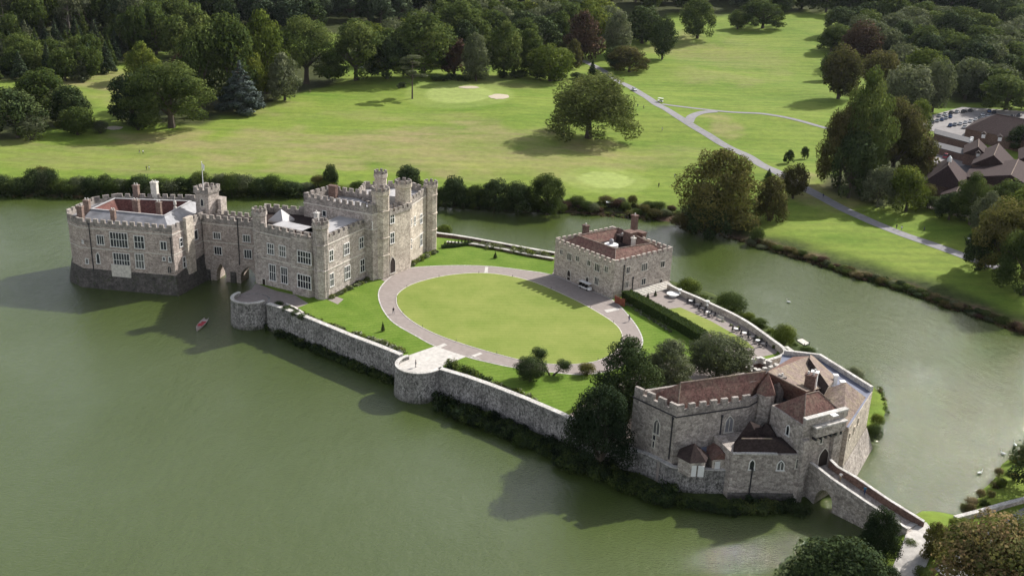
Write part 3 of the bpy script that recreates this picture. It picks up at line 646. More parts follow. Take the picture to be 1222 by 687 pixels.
def pipe(t, a, b, px, py0, py1, r=0.09):
    s0, z0 = hit_wall(px, py1, a, b); s1, z1 = hit_wall(px, py0, a, b); A_ = Vector(a[:2]); B_ = Vector(b[:2]); d = (B_-A_).normalized(); n = Vector((d.y, -d.x))
    p = A_+d*s0+n*0.14; mb = MB().tube([(p.x, p.y, z0), (p.x, p.y, z1)], r*1.4, 6); mb.box((p.x, p.y, z1+0.15), (0.4, 0.4, 0.35)); part('drainpipe', mb, 'dark_iron', t)
def arch_wall(mb, a, b, z0, ztop, width, arches, ds=0.35, pointed=True):
    """solid wall of given width a->b pierced by arches (s0, s1, z_spring, z_apex); ztop: function of s or number"""
    a = Vector(a[:2]); b = Vector(b[:2]); L = (b-a).length; d = (b-a)/L; nn = Vector((-d.y, d.x))*width
    S = set(np.arange(0, L, 1.5)) | {L}
    for s0, s1, zs, za in arches: S |= {s0+(s1-s0)*k/14 for k in range(15)}
    S = sorted(S); S = [S[0]]+[q for p, q in zip(S, S[1:]) if q-p > 1e-4]
    zt = ztop if callable(ztop) else (lambda s: ztop)
    def low(s, mid):
        for s0, s1, zs, za in arches:
            if s0 < mid < s1:
                u = abs(2*(s-s0)/(s1-s0)-1)
                if pointed: return zs+(za-zs)*(1-u**1.35)**0.8 if u < 1 else zs
                return zs+(za-zs)*math.sqrt(max(0, 1-u*u))
        return z0
    for s, e in zip(S, S[1:]):
        mid = (s+e)/2; p, q = a+d*s, a+d*e; l0, l1 = low(s, mid), low(e, mid)
        inarch = any(s0 < mid < s1 for s0, s1, _, _ in arches)
        mb.prism([tuple(p), tuple(q), tuple(q+nn), tuple(p+nn)], [l0, l1, l1, l0], [zt(s), zt(e), zt(e), zt(s)], True, True)
    return mb
def parapet(t, poly, zdeck, zpar, zmer, mat='parapet_stone', inner=None, thick=0.55, edges=None, mw=1.15, gap=0.8, deck='lead_sheet'):
    mb = MB(); lp = close(inset(poly, thick/2))
    for i in range(len(poly)): crenel(mb, [lp[i], lp[i+1]], zdeck, zpar+(i % 2)*.012, zmer, thick, mw, gap, not (edges is None or i in edges))
    part('battlements', weld(mb), mat, t)
def course(t, poly, zs, out=0.12, mat='pale_stone_trim', h=0.22):
    mb = MB(); o = inset(poly, -out)
    for z in zs: ring(mb, o, out+0.2, z-h/2, z+h/2); n = len(poly)
    part('string_course', mb, mat, t)
# ---------------------------------------------------------------- GLORIETTE (left island keep)
gl = [(-88.6, 254.2), (-84.7, 267), (-84.6, 283), (-93, 284.2), (-113.2, 282.6), (-118.4, 277.9), (-120.3, 265), (-118.6, 261.2), (-114.3, 257.7)]
t = thing('moated_keep', (-102, 268, 0), 'broad tan stone castle keep standing in the lake, battlemented round a red roofed court', 'castle')
part('walls', MB().prism(gl, 3.5, 17.0, top=False), 'tan_ragstone', t)
o2 = inset(gl, -1.5); mb = MB(); n = len(gl); i0 = 0
zpl = [5.2, 7.2, 5, 5, 5, 5, 5.2, 5.2, 5.0]
mb.v += [(p[0], p[1], -1.5) for p in o2]+[(p[0], p[1], zpl[k]) for k, p in enumerate(inset(gl, -0.12))]+[(p[0], p[1], zpl[k]+0.1) for k, p in enumerate(inset(gl, 0.2))]
for k in range(n):
    k2 = (k+1) % n; mb.f += [(k, k2, n+k2, n+k), (n+k, n+k2, 2*n+k2, 2*n+k)]
part('battered_plinth', mb, 'dark_plinth_stone', t)
gi = inset(gl, 1.3); mb = MB(); ring(mb, inset(gl, 0.05), 1.3, 16.8, 17.0); part('lead_gutter', mb, 'lead_sheet', t)
parapet(t, gl, 17.0, 18.0, 18.95)
course(t, gl, [16.4]); course(t, gl, [10.9], 0.1)
rd = [A2(109.3, 249.8, 19.3), A2(196, 258, 19.3), A2(227, 240.6, 19.3), A2(136.8, 237.4, 19.3)]; rd = ccw(rd)
# outer slopes: quads from the gutter corners up to the ridge ring
out4 = [(-115.0, 260.2), (-90.3, 256.8), (-86.6, 281.5), (-114.5, 280.2)]
k0 = min(range(4), key=lambda k: (rd[k][0]+114)**2+(rd[k][1]-264)**2); rd = rd[k0:]+rd[:k0]
roof_ring(t, out4, 17.05, rd, 19.4, inset(rd, 3.4), 15.4, 'lead_sheet', 'crimson_tile')
mb = MB(); ring(mb, inset(rd, -0.25), 0.5, 19.38, 19.55); part('ridge_capping', mb, 'pale_lead', t)
ci = inset(rd, 3.4); mb = MB()
for k in range(4): mb.face([(*ci[k], 15.4), (*ci[(k+1) % 4], 15.4), (*ci[(k+1) % 4], 6), (*ci[k], 6)])
part('courtyard_wall', mb, 'brown_brick', t); part('courtyard_floor', MB().prism(ccw(ci), 5.5, 6.0), 'gravel_drive', t)
FA, FB = gl[8], gl[0]; SA, SB = gl[0], gl[1]; CA_, CB_ = gl[7], gl[8]
for a in [(120,286.3,1.8,2.4,3,1),(142,286.2,4.7,3.9,6,2),(166.3,289,2.6,3.3,3,2),(195.2,293,1.5,2.1,2,1),(145.4,310.8,4.4,3.9,6,2),(167,311.5,2.2,3.9,3,2),(104,311.5,0.6,1.3,1,1),(195.8,308.8,0.55,0.8,1,1),(203,309.5,0.5,1.3,1,1)]:
    window(t, FA, FB, a[0], a[1], a[2], a[3], a[4], a[5])
window(t, FA, FB, 117.2, 308, 0.8, 2.8, 1, 1, True); window(t, FA, FB, 202.4, 321.3, 0.9, 2.0, 2, 1, True, 'tan_ragstone')
window(t, CA_, CB_, 99, 288.5, 0.5, 0.6)
for a in [(216,289,1.1,2.2,1,2),(219.7,312.8,0.9,2.8,1,2),(223.3,314.7,0.7,2.2,1,2),(233.8,280,1.3,2.5,1,1)]: window(t, SA, SB, *a[:4], a[4], a[5])
window(t, SA, SB, 227.5, 304.9, 1.3, 3.2, 1, 1, True, 'tan_ragstone'); window(t, SA, SB, 231.6, 302.5, 1.2, 3.2, 1, 1, True, 'tan_ragstone')
# corbelled stone bay below the big lower window, buttress on the side wall, drainpipes
sx, sz = hit_wall(145.5, 322, FA, FB); d = (Vector(FB)-Vector(FA)).normalized(); nn = Vector((d.y, -d.x)); c = Vector(FA)+d*sx
mb = MB(); q = [c-d*2.7+nn*0.02, c+d*2.7+nn*0.02, c+d*2.7+nn*0.45, c-d*2.7+nn*0.45]; mb.prism(ccw([tuple(p) for p in q]), [3.6]*4, [7.0]*4, True, True); part('window_bay', mb, 'pale_stone_trim', t)
d = (Vector(SB)-Vector(SA)).normalized(); nn = Vector((d.y, -d.x)); c = Vector(SA)+d*6.6
mb = MB().prism(ccw([tuple(p) for p in (c-d*1.6-nn*0.1, c+d*1.6-nn*0.1, c+d*1.6+nn*0.9, c-d*1.6+nn*0.9)]), 4, 19.6); part('buttress', mb, 'warm_ashlar', t)
pipe(t, FA, FB, 112.5, 268, 326); pipe(t, FA, FB, 205.8, 285, 312)
for (px, py, zt_, w_, d_) in [(97,262,21.2,1.5,1.1),(105.3,257,21.8,1.5,1.1),(136,264,20.6,1.2,1.0),(163.5,256,21.6,1.7,1.2),(190.5,258.5,21.6,1.3,1.0),(163.5,237,21.5,1.5,1.2)]:
    p = A2(px, py, 17.5); chimney(t, p, w_, d_, 16.5, zt_, -0.15)
p = A2(185.5, 236.5, 17.6); chimney(t, p, 1.7, 1.5, 17, 22.4, -0.1, 'pale_stone_trim')
p = A2(209.5, 253, 18.0); part('finial', MB().lathe((p[0], p[1], 0), [(0.7, 18), (0.5, 19.4), (0.2, 19.6), (0.45, 20.2), (0.4, 21), (0.06, 21.3), (0.05, 22.4)], 8), 'pale_stone_trim', t)
# clock tower on the keep, with its flagpole
tp = ccw([(-87, 270), (-83.3, 269.3), (-81.5, 273.4), (-85.2, 274.3)])
tw = part('stair_tower', MB().prism(tp, 14, 24.0), 'grey_ragstone', t)
mb = MB(); crenel(mb, close(inset(tp, -.05)), 23.4, 24.4, 25.3, 0.45, 0.8, 0.6); part('battlements', weld(mb), 'parapet_stone', tw)
part('annex', MB().prism(ccw([(-81.5, 271.6), (-80.6, 271.6), (-79.8, 274.4), (-82, 275)]), 15, 21.5), 'grey_ragstone', tw)
for (px, py, w_, h_) in ((241.2, 241.5, 0.8, 2.0), (241.2, 254, 0.5, 0.6)): 
    fo = window(t, (-87, 270), (-83.3, 269.3), px, py, w_, h_, 1, 1, h_ > 1, 'pale_stone_trim')
tfl = thing('flagpole', (-85.2, 271.8, 23.9), 'white flagpole with a small limp flag on the stair tower of the moated keep', 'flagpole')
part('pole', MB().tube([(-85.2, 271.8, 23.9), (-85.2, 271.8, 31.6)], [0.13, 0.07], 8), 'white_paint', tfl)
part('finial', MB().lathe((-85.2, 271.8, 31.6), [(0.03, 0), (0.16, 0.12), (0.03, 0.26)], 8), 'white_paint', tfl)
mb = MB(); rows = []
for i in range(7):
    u = i/6; rows.append([(-85.1+u*0.7, 271.8+0.12*math.sin(u*6), 31.3-0.5*u), (-85.1+u*0.45, 271.8+0.2*math.sin(u*5+1), 29.9-0.7*u)])
for a, b in zip(rows, rows[1:]): mb.face([a[0], b[0], b[1], a[1]])
fo = part('flag', mb, 'white_paint', tfl)
# ---------------------------------------------------------------- covered bridge with two pointed arches
ca, cb = (-84.4, 266.3), (-67.2, 263.0)
t = thing('covered_bridge', (-76, 265, 0), 'two storey brownish stone bridge wing on two pointed arches linking the keep to the mansion', 'bridge')
sa0 = hit_wall(258.3, 325, ca, cb)[0]; sa1 = hit_wall(269.6, 325, ca, cb)[0]; sb0 = hit_wall(287.4, 330, ca, cb)[0]; sb1 = hit_wall(305.5, 335, ca, cb)[0]
za = hit_wall(264, 314.7, ca, cb)[1]; zb_ = hit_wall(297, 318.7, ca, cb)[1]
mb = arch_wall(MB(), ca, cb, -1.5, 16.6, 5.0, [(sa0, sa1, 2.0, za), (sb0, sb1, 2.3, zb_)]); part('walls', mb, 'tan_ragstone', t)
d = (Vector(cb)-Vector(ca)).normalized(); nn = Vector((-d.y, d.x)); cpoly = [ca, cb, tuple(Vector(cb)+nn*5), tuple(Vector(ca)+nn*5)]
parapet(t, inset(cpoly, -0.06), 16.6, 17.7, 18.7, edges=(0, 2)); course(t, cpoly, [16.2, 11.2], 0.1)
for a in [(259,281.2,1.9,1.7,3,1),(294.4,284.5,1.9,1.8,3,1),(260.3,299,2.0,2.1,3,1),(296,303,2.0,2.3,3,1)]: window(t, ca, cb, *a[:4], a[4], a[5])
pipe(t, ca, cb, 286.3, 262, 316)
for s_ in (0.6, (sa1+sb0)/2): 
    mb = MB(); c = Vector(ca)+d*s_; mb.prism(ccw([tuple(c-d*.7-nn*0.5), tuple(c+d*.7-nn*0.5), tuple(c+d*.9+nn*0.1), tuple(c-d*.9+nn*0.1)]), -1.5, [1.2, 1.2, 3.4, 3.4], True)
    part('cutwater', mb, 'dark_plinth_stone', t)
# ---------------------------------------------------------------- MANSION: lower wing and tall keep block
t = thing('mansion', (-48, 258, 6), 'sunlit grey and tan battlemented mansion with octagonal turrets above the oval drive', 'mansion')
wg = [(-64.2, 248.3), (-46.3, 239.3), (-38.2, 256.6), (-56, 264.4), (-67.2, 266)]
part('front_wing', MB().prism(wg, 5, 20.2), 'grey_ragstone', t); course(t, wg, [20.0, 13.4], 0.14)
part('wing_court_shade', MB().prism(inset(wg, 0.6), 20.2, 20.25), 'dark_tile', t)  # dark sheet stands in for the shaded open court between the roofs
parapet(t, wg, 20.2, 21.6, 22.5, edges=(0, 1, 3, 4), mw=1.2, gap=0.9)
def strip(a, b, d0, d1):
    a, b = Vector(a), Vector(b); d = (b-a).normalized(); n_ = Vector((-d.y, d.x)); return [tuple(a+n_*d0), tuple(b+n_*d0), tuple(b+n_*d1), tuple(a+n_*d1)]
r1 = strip((-61.5, 247.0), (-46.9, 239.7), 1.6, 5.6); r1[1] = (-47.2, 242.3); r1[2] = (-49.4, 246.9)
for nm, pl in (('front_roof', r1), ('side_roof', strip((-45.6, 241.4), (-38.9, 255.4), 1.6, 7.4))):
    o = part(nm, MB().prism(ccw(pl), 20.25, 21.9, top=False), 'brown_brick', t); pi = inset(ccw(pl), -0.25)
    part('lead_covering', MB().prism(pi, 21.9, 22.1, True, True), 'pale_lead', o)
p = A2(333, 262, 21.5); mb = MB(); mb.lathe((p[0], p[1]+2.5, 0), [(3.4, 20.25), (3.4, 20.8), (0.05, 23.6)], 4, 0.35); part('hipped_lead_roof', mb, 'pale_lead', t)
# two storey bay on the front of the wing
d = (Vector(wg[1])-Vector(wg[0])).normalized(); nn = Vector((d.y, -d.x))
sb = hit_wall(362, 330, wg[0], wg[1])[0]; c = Vector(wg[0])+d*sb
by = ccw([tuple(c-d*3.4), tuple(c-d*2.5+nn*1.3), tuple(c+d*2.5+nn*1.3), tuple(c+d*3.4)])
bo = part('bay', MB().prism(by, 5, 21.2), 'grey_ragstone', t); part('string_course', ring(MB(), inset(by, -0.14), 0.3, 13.3, 13.55), 'pale_stone_trim', bo)
mb = MB(); crenel(mb, inset(by, .22)[:4] if False else [tuple(c-d*3.1), tuple(c-d*2.35+nn*1.1), tuple(c+d*2.35+nn*1.1), tuple(c+d*3.1)], 21.2, 21.5, 22.2, 0.42, 0.9, 0.7); part('battlements', weld(mb), 'parapet_stone', bo)
ba, bb = tuple(c-d*2.5+nn*1.3), tuple(c+d*2.5+nn*1.3)
window(t, ba, bb, 363.3, 307.2, 4.0, 3.0, 5, 2); window(t, ba, bb, 363.3, 336, 4.0, 3.4, 5, 2)
for a in [(323.2,297,1.9,2.7,3,2),(337.3,299.7,1.9,2.7,3,2),(325.5,325.2,1.9,4.2,3,2),(339.5,328.5,1.9,4.2,3,2)]: window(t, wg[0], wg[1], *a[:4], a[4], a[5])
window(t, wg[0], wg[1], 315.2, 337.5, 1.0, 2.2, 1, 1, False, 'pale_stone_trim', 'door', 'dark_oak')
for a in [(395,305,1.5,2.7,2,2),(413.3,297,2.1,2.9,3,2),(431,289.6,1.8,2.8,2,2),(395.7,333.8,1.5,3.3,2,2),(414.4,325,2.1,3.4,3,2),(432.2,316.8,1.8,3.3,2,2)]: window(t, wg[1], wg[2], *a[:4], a[4], a[5])
pipe(t, wg[1], wg[2], 438, 272, 327)
turret(t, (-64.6, 249.9), 1.75, 5, 26.0, bands=(13.4, 20.0)); turret(t, (-47.4, 240.9), 1.95, 5, 26.2, bands=(13.4, 20.0))
# tall block
ta = ccw([(-56, 263), (-36.6, 254.2), (-33.2, 258.5), (-38, 267), (-50.7, 271.8)])
part('tall_block', MB().prism(ta, 5, 24.2), 'grey_ragstone', t); parapet(t, ta, 24.2, 25.7, 26.7, mw=1.1, gap=0.8); course(t, ta, [24.0, 19.9], 0.12)
part('roof_deck', MB().prism(inset(ta, 0.6), 24.2, 24.25), 'pale_lead', t)
mb = MB(); 
pa = ccw([(-34.6, 258.2), (-28.8, 266.6), (-24.9, 280.6), (-31, 287), (-43, 284), (-44, 270)])
part('entrance_range', MB().prism(pa, 5, 22.8), 'warm_ashlar', t); parapet(t, pa, 22.8, 24.0, 24.9); course(t, pa, [22.6, 17.2, 12.4], 0.13)
part('roof_deck', MB().prism(inset(pa, 0.6), 22.8, 22.85), 'pale_lead', t)
part('rooflight_block', MB().prism(ccw([(-35.5, 270), (-31, 269), (-29.5, 275), (-34, 276)]), 22.85, 24.9), 'pale_lead', t)
turret(t, (-34.9, 257.7), 2.3, 5, 30.6, bands=(12.4, 17.2, 24.4), mat='warm_ashlar'); turret(t, (-30.0, 266.2), 2.2, 5, 30.5, bands=(12.4, 17.2, 24.4), mat='warm_ashlar')
turret(t, (-24.0, 281.4), 1.9, 5, 26.6, bands=(12.4, 17.2, 22.6), mat='warm_ashlar'); turret(t, (-37.2, 275), 1.7, 22, 30.6, mat='warm_ashlar', name='stair_turret')
ea, eb = (-32.6, 257.6), (-27.9, 264.9)   # recessed entrance front between the two tall turrets
er = part('entrance_front', MB().prism(ccw([ea, eb, (-30, 267), (-35, 259.5)]), 5, 22.9), 'warm_ashlar', t)
mb = MB(); crenel(mb, [ea, eb], 22.9, 23.7, 24.6, 0.5, 1.0, 0.7); part('battlements', weld(mb), 'parapet_stone', er)
window(t, ea, eb, 467.8, 284, 1.5, 2.8, 2, 2); window(t, ea, eb, 467.8, 260.4, 1.5, 2.6, 2, 2)
window(t, ea, eb, 468.2, 316, 2.1, 4.4, 1, 1, True, 'pale_stone_trim', 'door', 'dark_oak')
for a in [(494.8,263.3,0.8,2.2,1,1),(502.4,261,1.4,2.5,2,2),(502.4,286,1.4,3.4,2,2),(490.5,266,0.5,2.2,1,1),(490.5,291,0.6,2.6,1,1)]: window(t, (-28.8, 266.6), (-24.9, 280.6), *a[:4], a[4], a[5])
window(t, (-38.2, 256.2), (-36.6, 254.2), 443.5, 268.5, 0.9, 1.8, 2, 1)
window(t, ta[0], ta[1], 385, 250.5, 1.0, 1.4, 1, 1, sz=(6.5, 22.0))
p = A2(378, 263, 22.5); chimney(t, p, 1.0, 1.0, 20.3, 24.6, -0.4, 'coping_stone', 1)
p = A2(397.5, 226, 26.5); chimney(t, p, 2.2, 1.2, 24.3, 27.6, -0.4, 'brown_brick', 0)
# ---------------------------------------------------------------- MAIDEN'S TOWER (square house beside the oval)
mt = [(11.2, 265.2), (25.9, 247.9), (42.3, 261.0), (27.6, 278.3)]
t = thing('square_tower_house', (26.8, 263, 6), 'square pale stone battlemented house with hipped red roofs beside the oval lawn', 'house')
part('walls', MB().prism(mt, 0, 14.6), 'maiden_stone', t); parapet(t, mt, 14.6, 15.5, 16.35, 'maiden_stone', mw=1.05, gap=0.75)
part('roof_deck', MB().prism(inset(mt, 0.56), 14.6, 14.66), 'lead_sheet', t)
zr = 17.4; rg = [A2(689.7, 281, zr), A2(734.8, 296.8, zr), A2(778, 290.2, zr), A2(738, 272, zr)]; rg = ccw(rg)
k0 = min(range(4), key=lambda k: (rg[k][0]-mt[0][0])**2+(rg[k][1]-mt[0][1])**2); rg = rg[k0:]+rg[:k0]
roof_ring(t, inset(mt, 1.1), 14.7, rg, zr, inset(rg, 2.2), 15.2, 'red_tile', 'red_tile')
part('roof_well', MB().prism(inset(rg, 2.2), 14.7, 15.2), 'dark_tile', t)
mb = MB(); lp = close(rg)
for a, b in zip(lp, lp[1:]): mb.obox(a, b, 0.28, zr-0.05, zr+0.14)
for k in range(4): mb.tube([(*inset(mt, 1.1)[k], 14.75), (*rg[k], zr+0.02)], 0.13, 6)
part('ridge_tiles', mb, 'lichen_tile', t)
e0, e1, e2, e3 = mt
for a in [(670.2,300.8,1.0,1.2,2,1),(679.8,306.2,1.6,1.8,3,1),(689.4,308.5,1.1,1.3,2,1),(703,313.8,1.1,1.3,2,1),(713,319.2,1.7,1.9,3,1),(723.8,321.2,1.2,1.5,2,1),(712.3,335.2,1.4,1.9,3,1)]: window(t, e0, e1, *a[:4], a[4], a[5], frame='pale_stone_trim')
window(t, e0, e1, 679, 328, 1.2, 2.9, 1, 1, True, 'pale_stone_trim', 'door', 'dark_oak'); window(t, e0, e1, 701, 333.5, 1.0, 1.6, 1, 1, True, 'pale_stone_trim', 'door', 'dark_oak')
for a in [(749.3,322.2,1.1,1.7,2,1),(768.9,318.4,1.9,1.9,3,1),(790.6,315,1.3,1.6,2,1),(747.8,339.5,1.1,1.6,2,1),(767.7,335.7,1.4,1.6,2,1)]: window(t, e1, e2, *a[:4], a[4], a[5], frame='pale_stone_trim')
window(t, e1, e2, 788.3, 337.5, 1.3, 2.3, 1, 1, True, 'pale_stone_trim', 'door', 'dark_oak')
pipe(t, e1, e2, 742.5, 318, 347); pipe(t, e1, e2, 754, 332, 346); course(t, mt, [7.0], 0.15, 'maiden_stone')
for (px, py, z0, z1, w_, d_, mm, rz) in [(698.5,279,16,19.2,1.6,1.1,'brown_brick',-0.87),(756,277.5,15,20.8,1.5,1.3,'brown_brick',-0.87),(751,289,14.8,18.6,2.8,2.4,'brown_brick',-0.87),(742,286,14.8,17.0,1.8,2.6,'dark_tile',-0.87),(763.5,284,14.8,17.4,3.0,1.6,'brown_brick',-0.87)]:
    p = A2(px, py+3, z0); chimney(t, p, w_, d_, z0, z1, rz, mm, 0 if w_ > 2 else 1)
p = A2(755.5, 293, 16); chimney(t, p, 0.9, 0.9, 15, 18.2, -0.87, 'pale_stone_trim', 1)
p = A2(731, 293, 15.8); o = part('skylight', MB().lathe((p[0]-0.3, p[1]+0.6, 0), [(1.9, 14.9), (1.9, 16.0), (0.9, 16.2)], 12), 'white_paint', t); part('lantern', MB().lathe((p[0]-0.3, p[1]+0.6, 0), [(0.6, 16.2), (0.6, 17.2), (0.2, 17.5)], 8), 'lead_sheet', o)
# ---------------------------------------------------------------- GATEHOUSE GROUP
t = thing('gatehouse', (46, 174, 0), 'irregular gatehouse at the island tip with lichened tile roofs and arched entry', 'gatehouse')
hall = [(30.5, 166.2), (44.6, 171.7), (50.5, 178), (46, 184), (41, 181.2), (23.5, 173.7)]
part('chapel_block', MB().prism(hall, -1, 14.6), 'shade_toned_stone', t); parapet(t, hall, 14.6, 15.9, 17.0, 'parapet_stone', edges=(0, 5), mw=1.25, gap=1.0, thick=0.6); course(t, hall, [14.7], 0.14, 'dark_iron')
part('parapet_gutter', MB().prism(inset(hall, 0.6), 14.6, 14.66), 'lead_sheet', t)
zr = 19.3; ra = A2(812, 456.8, zr); rb = A2(914, 442.9, zr); hi = inset(hall, 1.3)
mb = MB(); mb.face([(*hi[0], 14.8), (*hi[1], 14.8), (*rb, zr), (*ra, zr)]); mb.face([(*hi[5], 14.8), (*hi[0], 14.8), (*ra, zr)]); mb.face([(*hi[3], 14.8), (*hi[4], 14.8), (*hi[5], 14.8), (*ra, zr), (*rb, zr)]); mb.face([(*hi[1], 14.8), (*hi[2], 14.8), (*rb, zr)]); mb.face([(*hi[2], 14.8), (*hi[3], 14.8), (*rb, zr)])
part('chapel_roof', mb, 'red_tile', t)
mb = MB().tube([(*ra, zr+.05), (*rb, zr+.05)], 0.16, 6); mb.tube([(*hi[0], 14.85), (*ra, zr+.05)], 0.14, 6); part('ridge_tiles', mb, 'lichen_tile', t)
h0, h1, h5 = hall[0], hall[1], hall[5]
window(t, h5, h0, 784, 508.8, 1.3, 2.9, 2, 1, True, 'pale_stone_trim'); window(t, h5, h0, 781, 521.4, 0.6, 1.0, frame='pale_stone_trim', cols=1); window(t, h5, h0, 780, 529.6, 0.4, 1.3, 1, frame='pale_stone_trim')
window(t, h0, h1, 870, 505.5, 1.6, 3.2, 2, 1, True, 'pale_stone_trim', glass='lead_sheet')
pipe(t, h5, h0, 798.5, 497, 547); pipe(t, h0, h1, 858.5, 497, 520)
# great range behind, shallow lichened roofs
rng_ = ccw([(50.2, 179.0), (56.4, 173.4), (62.6, 168.6), (72.0, 184.8), (65.6, 200), (58, 201.5)])
part('east_range', MB().prism(rng_, 3.0, 12.6), 'warm_ashlar', t)
ob = inset(rng_, -2.2); mb = MB(); n = len(rng_); mb.v += [(p[0], p[1], -1.2) for p in ob]+[(p[0], p[1], 4.6) for p in inset(rng_, -0.1)]
for k in range(n): mb.f.append((k, (k+1) % n, n+(k+1) % n, n+k))
part('battered_plinth', mb, 'shade_toned_stone', t)
part('lead_flat', MB().prism(inset(rng_, 0.1), 12.6, 12.68), 'blue_lead', t)
mb = MB(); P_ = [(72.0, 184.8), (65.6, 200), (58, 201.5)]; wall_strip(mb, [(71.7, 184.6), (65.4, 199.6), (58.2, 201)], 0.7, 12.6, 13.7); part('parapet', mb, 'coping_stone', t)
def X(px, py, z): p = at(px, py, z); return (p.x, p.y, z)
mb = MB(); r0, r1_, f0, f1 = X(915.5, 443.6, 19.2), X(961.6, 467, 17.6), X(965.7, 424.5, 13.4), X(986.6, 461.6, 13.2)
mb.face([r0, r1_, f1, f0]); part('great_roof', mb, 'lichen_tile', t)
mb = MB(); l0, l1_ = X(906, 462, 14.0), X(943, 478, 13.6); mb.face([l0, l1_, r1_, r0]); mb.face([r0, f0, (f0[0]-3, f0[1]+1, 12.7), l0]); mb.face([r1_, l1_, X(986, 480, 12.7), f1]); part('shaded_roof', mb, 'red_tile', t)
mb = MB().tube([r0, r1_], 0.14, 6); part('ridge_tiles', mb, 'lichen_tile', t)
s0, s1, g0, g1 = X(966, 427.3, 15.2), X(989, 460.2, 16.2), X(967.5, 421.5, 13.2), X(998.5, 450.5, 13.0)
mb = MB(); mb.face([s0, s1, g1, g0]); part('outer_roof', mb, 'lichen_tile', t)
v0 = (s0[0]-0.4, s0[1]-0.2, 13.3); v1 = (s1[0]-1.4, s1[1]-0.9, 13.2); mb = MB().face([v0, v1, s1, s0]); part('shaded_valley_slope', mb, 'dark_tile', t)  # darker tile puts the shadow on this slope into its colour
mb = MB().face([v1, (g1[0], g1[1], 12.7), g1, s1]); mb.face([v1, (v1[0], v1[1], 12.7), (g1[0], g1[1], 12.7)]); part('gable', mb, 'warm_ashlar', t)
a3, b3, c3, d3 = X(1009.4, 455.7, 16.2), X(990.7, 476.7, 14.6), X(1033.5, 474, 12.7), X(1006, 515, 12.7)
e3 = (a3[0]-5.0, a3[1]+2.0, 12.7); 
mb = MB(); mb.face([a3, b3, d3, c3]); mb.face([b3, a3, e3]); mb.face([a3, c3, (c3[0]-3.5, c3[1]+1.5, 12.7), e3]); part('corner_roof', mb, 'lichen_tile', t)
# gate tower
gt = ccw([(52.5, 162.9), (61.4, 167.9), (57.5, 175.6), (48.6, 170.8)])
part('gate_tower', MB().prism(gt, -1, 15.6), 'shade_toned_stone', t)
ap1, ap2 = X(961.6, 469.6, 19.6), X(977, 466.4, 19.6); gi = inset(gt, 0.3)
def nearest(l, p): return min(l, key=lambda q: (q[0]-p[0])**2+(q[1]-p[1])**2)
gA, gB, gC, gD = nearest(gi, (52.5, 162.9)), nearest(gi, (61.4, 167.9)), nearest(gi, (57.5, 175.6)), nearest(gi, (48.6, 170.8))
Z3 = lambda p, z=15.65: (p[0], p[1], z)
mb = MB(); mb.face([Z3(gA), Z3(gB), ap2, ap1]); mb.face([Z3(gD), Z3(gA), ap1]); mb.face([Z3(gB), Z3(gC), ap2]); mb.face([Z3(gC), Z3(gD), ap1, ap2]); part('gate_tower_roof', mb, 'red_tile', t)
mb = MB().tube([Z3(gA), ap1], 0.13, 6); mb.tube([ap1, ap2], 0.13, 6); mb.tube([Z3(gB), ap2], 0.13, 6); part('ridge_tiles', mb, 'lichen_tile', t)
fa, fb = (52.5, 162.9), (61.4, 167.9); mb = MB().obox(fa, fb, 0.7, 15.6, 16.9); part('parapet', mb, 'shade_toned_stone', t); part('coping', MB().obox(fa, fb, 1.0, 16.9, 17.15), 'coping_stone', t)
d = (Vector(fb)-Vector(fa)).normalized(); nn = Vector((d.y, -d.x)); q0 = Vector(fa)+d*2.0+nn*0.6; q1 = Vector(fb)-d*1.0+nn*0.6
mc = part('machicolation', MB().obox(q0, q1, 1.3, 13.4, 15.2), 'shade_toned_stone', t); part('coping', MB().obox(q0-d*0.2, q1+d*0.2, 1.6, 15.2, 15.45), 'coping_stone', mc)
mb = MB()
for k in range(6): c = q0+(q1-q0)*((k+0.5)/6)-nn*0.1; mb.box((c.x, c.y, 13.0), (0.35, 1.0, 0.9), math.atan2(d.y, d.x))
part('corbel', mb, 'dark_iron', mc)
for s_ in (0.0, 0.97):   # flanking buttresses beside the entry
    c = Vector(fa)+d*(0.6+s_*7.6); part('buttress', MB().obox(c-d*0.7+nn*0.3, c+d*0.7+nn*0.3, 1.0, -1, 13.0), 'shade_toned_stone', t)
window(t, fa, fb, 982.3, 545.5, 2.3, 3.8, 1, 1, True, 'pale_stone_trim', 'gateway', 'dark_oak'); window(t, fa, fb, 979.5, 525.5, 0.5, 1.0, 1, frame='pale_stone_trim')
la, lb = (48.6, 170.8), (52.5, 162.9); window(t, la, lb, 940.5, 513, 0.7, 1.9, 1, 1, True, 'white_frame')
ra_, rb_ = (62.6, 168.6), (72.0, 184.8)
for q in ((1024, 502), (1013.5, 520), (1019, 512)): window(t, ra_, rb_, q[0], q[1], 0.5, 1.1, 1, frame='warm_ashlar')
p = X(1000.5, 484, 0); mb = MB(); c = ap2; mb.box((c[0]+2.0, c[1]-4.3, 17.1), (1.3, 1.0, 0.12), 0.5); part('rooflight', mb, 'white_paint', t)
